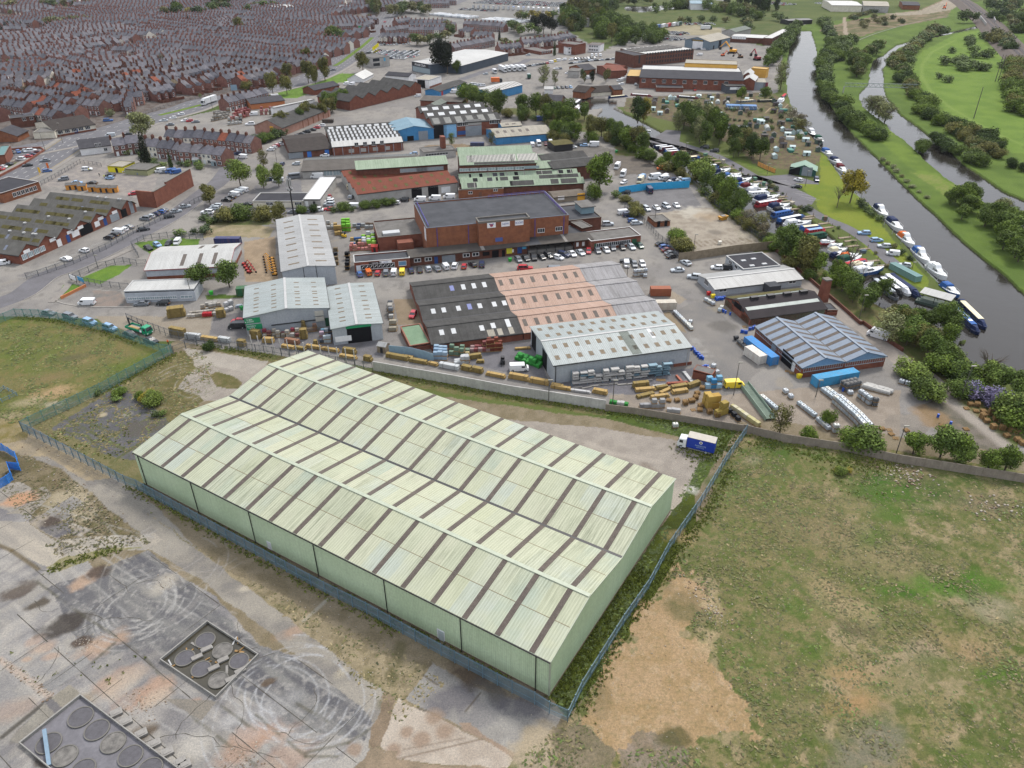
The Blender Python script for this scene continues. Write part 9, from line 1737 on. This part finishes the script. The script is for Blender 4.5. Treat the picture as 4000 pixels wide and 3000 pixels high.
for ln,n,w,s_ in(('r 1150,1060 1310,1160',110,1.2,.25),('r 1960,1600 2200,1640',110,1.2,.25),('r 660,620 800,530',90,.8,.2),('r 1410,50 1500,90',40,1,.2),('w 480,690 640,770',120,2.2,.5),('w 950,900 1250,940',70,2.5,.5),('t 1500,20 1740,260 1760,420',120,1.6,.3),('t 700,1000 1700,1000',140,7,.16),('u 200,600 1800,900',600,15,.16),('v 400,500 1100,700',450,14,.16),('s 200,200 1100,950',120,3,.2),('q 560,900 900,1150',120,3,.3),('r 0,720 430,1040',120,.4,.3),('q 300,580 640,800',90,3,.3)):
 pts=R1(GG(ln),1)
 for _ in range(n):
  p=cu.choice(pts);z=s_*cu.uniform(.2,.8);rb.rbox(p.x+cu.gauss(0,w),p.y+cu.gauss(0,w),-.12,z*cu.uniform(.8,1.6),z,z*.5+.1,cu.uniform(0,3),0 if cu.random()<.6 else 1)
S2(rb.build('rubble',[M('rubble_pale',hh('c9c0b2'),hh('b3a898'),1,4),M('rubble_brown',hh('9a8570'),hh('84705c'),1,4)]),'stuff')
# people
def person(p,face,top,legs,label):
 p=G(p);t=E('person',label,'person',(p.x,p.y,.02),face);J=[(0,0,.95,.14),(0,0,1.2,.15),(0,0,1.42,.15),(0,0,1.52,.06),(0,.02,1.66,.10),(0,.01,1.74,.09),(-.2,0,1.4,.06),(-.27,.03,1.12,.05),(-.22,.2,.95,.04),(.2,0,1.4,.06),(.27,.03,1.12,.05),(.22,.2,.95,.04),(-.1,0,.88,.1),(-.11,.03,.48,.07),(-.12,0,.08,.05),(-.12,.14,.04,.045),(.1,0,.88,.1),(.13,-.02,.48,.07),(.15,-.06,.08,.05),(.15,.08,.04,.045)]
 Eg=[(0,1),(1,2),(2,3),(3,4),(4,5),(2,6),(6,7),(7,8),(2,9),(9,10),(10,11),(0,12),(12,13),(13,14),(14,15),(0,16),(16,17),(17,18),(18,19)]
 me=bpy.data.meshes.new('body');me.from_pydata([j[:3]for j in J],Eg,[]);o=obj('body',me,t);sm=o.modifiers.new('skin','SKIN');o.modifiers.new('sub','SUBSURF').render_levels=1
 for v,j in zip(me.skin_vertices[0].data,J):v.radius=(j[3],j[3])
 me.skin_vertices[0].data[0].use_root=True
 mt_=K8.get('person_'+top+legs)
 if not mt_:
  mt_,nt_,b_=mk('person_'+top+legs);tc_=_n(nt_,'ShaderNodeTexCoord');s_=_n(nt_,'ShaderNodeSeparateXYZ');nt_.links.new(tc_.outputs['Object'],s_.inputs[0]);r_=_n(nt_,'ShaderNodeValToRGB');r_.color_ramp.interpolation='CONSTANT';m2_=_n(nt_,'ShaderNodeMath',operation='MULTIPLY');m2_.inputs[1].default_value=.5;nt_.links.new(s_.outputs[2],m2_.inputs[0]);nt_.links.new(m2_.outputs[0],r_.inputs[0])
  els=[(0,'1c1c20'),(.05,legs),(.46,top),(.745,'b98a70'),(.85,'3a2c22')]
  for k,(ps_,hx)in enumerate(els):
   e_=r_.color_ramp.elements[k]if k<2 else r_.color_ramp.elements.new(ps_);e_.position=ps_;e_.color=hv(hx)
  nt_.links.new(r_.outputs[0],b_.inputs['Base Color']);K8['person_'+top+legs]=mt_
 me.materials.append(mt_)
person('k 1822,1098',R(160),'e0602c','24262c','person in an orange high visibility jacket standing in the lane');person('f 1078,525',R(200),'2a3a4a','1c1e24','person in dark clothes walking across the car wash');person('f 965,470',R(20),'d0c838','1c1e24','person in a yellow vest washing the white car');person('f 1130,545',R(20),'c8d048','24262c','person in a lime vest beside the pale blue car');person('m 38,290',R(90),'2a2c34','1c1e24','person in dark clothes by the showroom door')
# machines
def D1(p,a,hx,label,s_=1.0,name='excavator'):
 p=G(p);t=E(name,label,'digger',p,a);t.scale=(s_,)*3;mt_=P1('machine_'+hx,hv(hx),.5);MB().box(-1.9,-1.4,0,1.9,-.8,.8).box(-1.9,.8,0,1.9,1.4,.8).build('track',TYRE,t);MB().box(-1.8,-1.2,.9,1.4,1.2,1.9).build('body',mt_,t);MB().box(.2,.1,1.9,1.4,1.2,3.1).build('cab',CGL,t);MB().beam((1.0,-.5,1.7),(4.2,-.5,5.2),.5).beam((4.2,-.5,5.2),(6.6,-.5,2.6),.4).build('boom',mt_,t);MB().box(6.1,-1,1.2,7.3,0,2.6).build('bucket',GUT,t)
D1('d 1275,575',R(150),'e0a030','big yellow excavator with its arm raised in the scrapyard',1.7);D1('d 1540,650',R(110),'8a3038','maroon grab crane in the scrapyard',1.5);D1('d 1360,625',R(200),'7a5a40','rust brown excavator wreck in the scrapyard');D1('d 1170,605',R(30),'d8602c','small orange digger in the scrapyard',.8);D1('e 1350,95',R(60),'d8602c','orange digger on the far gravel track',1.3)
for k in range(7):D1('g %d,%d'%(720+k*6,1420+k*28),R(175),'d8982e','yellow dumper machine in the depot row',.42,'mini_digger')
for k in range(4):D1('g %d,%d'%(430+k*18,1480+k*28),R(-20),'a8322c','red farm machine beside the depot wall',.42,'mini_digger')
def forklift(p,a,hx,label):
 p=G(p);t=E('forklift',label,'forklift',p,a);mt_=P1('machine_'+hx,hv(hx),.5);MB().box(-1.1,-.55,.3,.6,.55,1.1).build('body',mt_,t);MB().box(-.7,-.5,2.0,.5,.5,2.1).box(-.7,-.5,1.1,-.6,.5,2.0).build('cab_frame',GUT,t);MB().box(.7,-.45,.1,.85,-.3,2.6).box(.7,.3,.1,.85,.45,2.6).box(.85,-.4,.1,1.9,-.25,.18).box(.85,.25,.1,1.9,.4,.18).build('mast',GUT,t)
 for x in(-.8,.4):
  for y in(-.5,.5):obj('wheel',CK['h']['wheel'],t,(x,y,.3))
forklift('m 1558,1300',R(270),'3a3a3e','dark forklift on the timber yard tarmac');forklift('g 1500,1180',R(150),'d8b02e','yellow forklift beside lime green wrapped stacks');forklift('d 865,985',R(180),'c8362e','red forklift outside the black roofed works')
bn=MB().loft([[(-.45,-.35,0),(.45,-.35,0),(.45,.35,0),(-.45,.35,0)],[(-.6,-.5,1.1),(.6,-.5,1.1),(.6,.5,1.1),(-.6,.5,1.1)],[(-.6,-.2,1.3),(.6,-.2,1.3),(.6,.2,1.3),(-.6,.2,1.3)]]).mesh('bin',tint('bin_plastic',.5,.3,.1))
for c,hx,lb in(('o 462,560','b02c2c','red lidded bin at the pale shed corner'),('o 508,590','d8c020','yellow bin at the pale shed corner'),('o 1438,1455','d8c020','yellow bin at the blue roof factory corner'),('f 950,1105','b02c2c','red bin outside the gabled units'),('f 1000,1092','d8a820','yellow bin outside the gabled units'),('m 1637,195','2f9a3c','green bin at the loading dock'),('l 350,415','3ab03c','lime green bin under the depot trees'),('l 683,580','2f9a4c','green bin beside the wide shed'),('o 757,1045','26282c','black bin by the containers'),('i 1135,1255','d8d4c8','white tank box on the slab yard'),('i 20,265','2f8a4c','green bin stack behind the van yard')):p=G(c);o=obj('wheelie_bin',bn,None,(p.x,p.y,0),.3);o.color=hv(hx);tag(o,lb,'bin')
p=G('i 1170,990');t=E('tipped_skip','rusty yellow skip with white rubble on the slab yard','skip',p,.5);MB().loft([[(-1.2,-.8,0),(1.2,-.8,0),(1.2,.8,0),(-1.2,.8,0)],[(-2,-1,1.5),(2,-1,1.5),(2,1,1.5),(-2,1,1.5)]]).build('skip_body',P1('skip_yellow',hv('b98a38'),.7),t);MB().box(-1,-.7,1.4,1,.7,1.75).build('rubble_load',K19,t)
def hut(p,a,w,d,h,wall,roof,name,label,cat):
 p=G(p)if isinstance(p,str)else p;t=E(name,label,cat,(p.x,p.y,0),a,cat+'s '+label.split(' standing ')[-1]if ' standing ' in label else None);m_=MB();m_.box(-w/2,-d/2,0,w/2,d/2,h)
 for x in(-w/2,w/2):m_.face([(x,-d/2,h),(x,d/2,h),(x,0,h+d*.28)])
 m_.build('wall',wall,t);r_=MB()
 for sg in(-1,1):r_.loft([[(x,sg*(d/2+.12),h-.04),(x,0,h+d*.28+.02),(x,0,h+d*.28+.08),(x,sg*(d/2+.12),h+.04)]for x in(-w/2-.1,w/2+.1)])
 r_.build('roof',roof,t);MB().box(-.4,-d/2-.04,0,.4,-d/2,1.7).build('door',GUT,t)
ORT=P1('orange_larch',hv('c98a3a'),.8)
for k,c in enumerate(('f 770,660','f 830,655','f 900,668','f 1010,680','f 1100,685','f 1160,688','f 1235,690')):hut(c,R(15),3.4,2.6,2.1,ORT,K9,'garden_shed','orange larch garden shed standing in the show row','shed')
hut('m 275,1165',R(-20),2.6,2.4,2,K28,K29,'garden_shed','small grey roofed play house behind the blue sheet fence','shed');hut('g 1840,1330',R(0),2.2,2,2,P1('red_boards',hv('a8362c'),.7),P1('red_boards',hv('a8362c'),.7),'garden_shed','small red hut by the salmon pallets','shed');hut('f 2125,385',R(10),3,3,2.2,K16,K2,'conservatory','white conservatory behind the terrace','conservatory');hut('g 118,400',R(10),3.4,3,2.2,K16,K2,'conservatory','larger white conservatory at the terrace end','conservatory')
al=random.Random(12);pl1=GG('d 180,1090 950,1040 1700,1030 1820,1120 1980,1250 2080,1420 2100,1600 1500,1640 1250,1430 700,1300 300,1230');pl2=GG('i 1420,0 2150,20 2212,120 2200,340 1900,420 1550,330');GHS=P1('greenhouse_glass',hv('a9bcbc'),.2,.6);POLY=P1('polythene',hh('d6dcd8'),.4);xs=[p.x for p in pl1+pl2];yy=[p.y for p in pl1+pl2];k=0;ga=R(-8)
while k<115:
 x,y=al.uniform(min(xs),max(xs)),al.uniform(min(yy),max(yy));v=np.array([x]),np.array([y])
 if not(pip(*v,pl1)[0]or pip(*v,pl2)[0]):continue
 k+=1;q=al.random();a=ga+al.choice((0,1.57))+al.uniform(-.1,.1);P3=Vector((x,y,0))
 if q<.42:hut(P3,a,al.uniform(2,3.4),al.uniform(1.8,2.4),1.9,P1('shed_%d'%al.randint(0,3),hv(al.choice(('5c5148','75695c','4a5a50','857a6a'))),.9),K9 if q<.25 else K11,'garden_shed','small timber shed standing on the allotments','shed')
 elif q<.66:hut(P3,a,al.uniform(2.4,3.6),2.2,1.6,GHS,GHS,'greenhouse','small glass greenhouse standing on the allotments','greenhouse')
 elif q<.78:
  t=E('polytunnel','white polythene tunnel standing on the allotments','polytunnel',P3,a,'polytunnels standing on the allotments');L=al.uniform(4,8);MB().loft([[(xx,1.5*math.cos(i*math.pi/8),1.9*math.sin(i*math.pi/8))for i in range(9)]for xx in(-L/2,L/2)]).build('cover',POLY,t);MB().box(L/2,-.4,0,L/2+.04,.4,1.6).build('door',GUT,t)
 elif q<.9:o=MB().box(-2,-1.2,0,2,1.2,.35).box(-1.9,-1.1,.35,1.9,1.1,.42).build('raised_bed',M('soil_bed',hh('5a4a3a'),hh('6a7a42'),.8,4),None,P3,a);tag(o,'raised soil bed edged with boards on the allotments','bed','raised beds on the allotments')
 else:
  t=E('net_cage','low netted fruit frame standing on the allotments','frame',P3,a,'net frames standing on the allotments');MB().box(-2.4,-1.2,0,2.4,1.2,1.2).build('net',P1('net_%d'%al.randint(0,2),hh(al.choice(('4a9a8a','6fb8a4','3f7ab8'))),.7),t)
p=G('d 1370,1180');t=E('fruit_cage','large blue covered net frame on the allotments','frame',p,ga);MB().box(-9,-1,0,9,4,2.2).build('cover',P1('blue_tarp',hh('3f8ad0'),.6),t);fr=MB()
for k in range(8):fr.beam((-9+k*2.5,-9,0),(-9+k*2.5,-9,2.2),.1).beam((-9+k*2.5,-9,2.2),(-9+k*2.5,-1,2.2),.1)
for k in range(4):fr.beam((-9,-9+k*2.5,2.2),(9,-9+k*2.5,2.2),.1)
fr.build('frame_bars',K68,t)
pth=MB()
for q in range(9):c=G('d %d,%d'%(330+q*190,1230-(q%3)*40));pth.rbox(c.x,c.y,.01,.8,16,.03,R(-28))
S2(pth.build('plank_path',M('board_path',hh('b09a78'),hh('9a8564'),1,4)))
RLW=S3([tuple(p[:2])for p in GG('e 1400,-80 1560,0 1680,90 1860,240 2000,400 2212,600 2420,800',3)]);a_,c_=offs(RLW,-7),offs(RLW,7);a2,c2=offs(RLW,-15),offs(RLW,15);mb=MB();mb.loft([[(*a2[i],-.2),(*a_[i],3),(*c_[i],3),(*c2[i],-.2)]for i in range(len(RLW))]);S2(mb.build('railway_bank',M('ballast',hh('6f615a'),hh('5f554c'),.3,2)))
for d in(-2.5,2.5):R3('track_bed',RLW,d-1.5,d+1.5,P1('dark_ballast',hh('51474a'),1),3.03)
for d in(-3.2,-1.7,1.7,3.2):raised('rail_track',RLW,d-.12,d+.12,P1('steel_rail',hh('4a4644'),.5),3.2)
t=E('rail_bridge','grey steel railway bridge side panels over the flood channel','bridge',G('e 1740,200',0));q0=t.location
for s_ in('e 1700,150 1800,270','e 1850,130 1900,240'):a,c=GG(s_,3);a-=q0;c-=q0;MB().beam((a.x,a.y,4),(c.x,c.y,4),.5,2.6).build('girder',K37,t)
a,c=G('e 270,935',4),G('e 1060,950',4);t=E('pipe_bridge','thin lattice pipe bridge across the flood channel','bridge',(a.x,a.y,0));c=c-a;br=MB();n=14
for z in(4,6.2):br.beam((0,0,z),(c.x,c.y,z),.3)
for k in range(n):u,v=c*(k/n),c*((k+.5)/n);w=c*((k+1)/n);br.beam((u.x,u.y,4),(v.x,v.y,6.2),.16);br.beam((v.x,v.y,6.2),(w.x,w.y,4),.16)
br.build('lattice',P1('bridge_steel',hv('7f8a86'),.6),t);MB().box(-.3,-.3,-1,.3,.3,4).box(c.x-.3,c.y-.3,-1,c.x+.3,c.y+.3,4).build('pier',K37,t)
R3('flood_bank_wall',S3([tuple(p[:2])for p in GG('e 400,450 600,370 900,280 1200,210 1400,180')]),-.4,.4,K19,.5)
p=G('b 1685,380');t=E('road_sign','large green direction sign beside the dual carriageway','sign',p,R(20));MB().box(-2.2,-.05,3,2.2,.05,8.5).build('panel',K50,t);MB().box(-1.6,.0,0,-1.4,.1,3).box(1.4,0,0,1.6,.1,3).build('leg',GUT,t);MB().cyl(0,6,-.1,-.06,1,k=14,axis=1).box(-.15,-.1,4,.15,-.06,5.2).build('junction_symbol',K21,t)
p=G('b 325,1010');t=E('road_sign','blue grey back of a road sign by the white lorry','sign',p,R(10));MB().box(-2,-.05,2,2,.05,5.5).build('panel',P1('sign_back',hv('7f97a8'),.5),t);MB().box(-1.5,.05,0,-1.35,.2,5).box(1.35,.05,0,1.5,.2,5).build('leg',GUT,t)
for c,hx,lb in(('k 800,420','dcdcdc','white signboard at the depot corner'),('k 885,440','3f8ab8','blue signboard at the depot corner')):p=G(c);t=E('sign_board',lb,'sign',p,R(-35));MB().box(-1.8,-.05,.9,1.8,.05,2.3).build('panel',P1('board_'+hx,hv(hx),.5),t);MB().box(-1.5,.05,0,-1.4,.15,2.2).box(1.4,.05,0,1.5,.15,2.2).build('leg',GUT,t)
for k in range(6):p=G('b %d,%d'%(1815+k*11,575-k*9));o=MB().box(-.04,-.04,0,.04,.04,5).box(.04,-.02,2,1.0,.02,5).build('feather_flag',P1('yellow_flag',hv('e6d820'),.6),None,p);tag(o,'yellow feather flag at the car sales forecourt','flag','yellow flags at the forecourt')
for c,hx,lb in(('f 430,510','e0b020','yellow feather flag at the car wash'),('f 520,460','d86a20','orange feather flag at the car wash')):p=G(c);o=MB().box(-.04,-.04,0,.04,.04,3.6).box(.04,-.02,1.2,.9,.02,3.6).build('feather_flag',P1('flag_'+hx,hv(hx),.6),None,p);tag(o,lb,'flag')
# plant: the 300 largest of each kind singly, the rest as one mass
K65.sort(key=lambda t:-(t[1]/math.hypot(t[0].x,t[0].y,100)))
cnt={};rest=[]
for t in K65:
 k='b' if t[3]=='bush' else 't';cnt[k]=cnt.get(k,0)+1
 if cnt[k]<=295:plant(*t)
 else:rest.append(t)
VS=[];CS=[];rg=np.random.default_rng(1)
for p,h,col,kind,wide,where in rest:
 me=tr_.choice({'broad':BROAD,'airy':K64,'bush':BUSH,'poplar':POPL,'conifer':CONI,'bare':K64}[kind]);n=len(me.vertices);v=np.empty(n*3,np.float32);me.vertices.foreach_get('co',v);v=v.reshape(-1,4,3)
 v=v[rg.permutation(len(v))[:420]];c=v.mean(1,keepdims=True);v=c+(v-c)*2.0;a=rg.uniform(0,6.28);x,y=v[...,0].copy(),v[...,1].copy()
 v[...,0]=(x*math.cos(a)-y*math.sin(a))*h*wide+p.x;v[...,1]=(x*math.sin(a)+y*math.cos(a))*h*wide+p.y;v[...,2]*=h
 f=tr_.uniform(.85,1.15);cl_=np.array([min(.5,q*f*.55)for q in lin(GRN[col])]+[1]);VS.append(v.reshape(-1,3));CS.append(np.repeat(cl_[None],len(v)*4,0))
V=np.concatenate(VS).astype(np.float32);Cc=np.concatenate(CS).astype(np.float32);n=len(V)//4
me=quads4('distant_trees',V)
me.color_attributes.new('leaf','FLOAT_COLOR','POINT').data.foreach_set('color',Cc.ravel())
mt,nt,b=mk('distant_leaves');an=_n(nt,'ShaderNodeAttribute',attribute_name='leaf');ge=_n(nt,'ShaderNodeNewGeometry');rp=_n(nt,'ShaderNodeMapRange');rp.inputs[3].default_value=.6;rp.inputs[4].default_value=1.45;nt.links.new(ge.outputs['Random Per Island'],rp.inputs[0])
hs=_n(nt,'ShaderNodeHueSaturation');nt.links.new(an.outputs['Color'],hs.inputs['Color']);nt.links.new(rp.outputs[0],hs.inputs['Value']);nt.links.new(hs.outputs[0],b.inputs['Base Color']);b.inputs['Roughness'].default_value=.9;me.materials.append(mt)
S2(obj('distant_trees',me),'stuff')
V=np.concatenate(TV).reshape(-1,3).astype(np.float32);Cc=np.concatenate(TC).astype(np.float32);n=len(V)//4
me=quads4('grass_tufts',V)
me.color_attributes.new('leaf','FLOAT_COLOR','POINT').data.foreach_set('color',Cc.ravel());me.materials.append(mt);S2(obj('grass_tufts',me),'stuff')
# the air
hz=MB().box(-3000,-400,-4,3000,5000,115);mt=bpy.data.materials.new('haze');mt.use_nodes=True;nt=mt.node_tree;nt.nodes.clear();pv=_n(nt,'ShaderNodeVolumePrincipled');ou=_n(nt,'ShaderNodeOutputMaterial');nt.links.new(pv.outputs[0],ou.inputs['Volume'])
pv.inputs['Color'].default_value=(.86,.9,1,1);pv.inputs['Density'].default_value=.000025;pv.inputs['Anisotropy'].default_value=.2
S2(hz.build('haze',mt),'stuff');S.cycles.volume_bounces=0;S.cycles.volume_step_rate=4
# one label, one thing: tell look-alikes apart by their order in the photo
ORD='first second third fourth fifth sixth seventh eighth ninth tenth eleventh twelfth thirteenth fourteenth fifteenth sixteenth seventeenth eighteenth nineteenth'.split();TENS={20:'twent',30:'thirt',40:'fort',50:'fift',60:'sixt',70:'sevent',80:'eight',90:'ninet'}
def ordinal(n):
 if n<20:return ORD[n-1]
 if n>=100:return 'hundredth' if n==100 else 'hundred-and-'+ordinal(n-100)
 t,u=n//10*10,n%10
 return TENS[t]+'ieth' if u==0 else TENS[t]+'y-'+ORD[u-1]
by={}
for o in TH:by.setdefault(o['label'],[]).append(o)
for lb,os_ in by.items():
 if len(os_)==1:continue
 os_.sort(key=lambda o:proj(o.location)[0])
 for k,o in enumerate(os_):o['label']=lb+(', '+(('left','right')[k]+' of two' if len(os_)==2 else ordinal(k+1)+' from left'))
for o in TH:
 if len(o['label'].split())>16:print('LONG',o.name,o['label'])
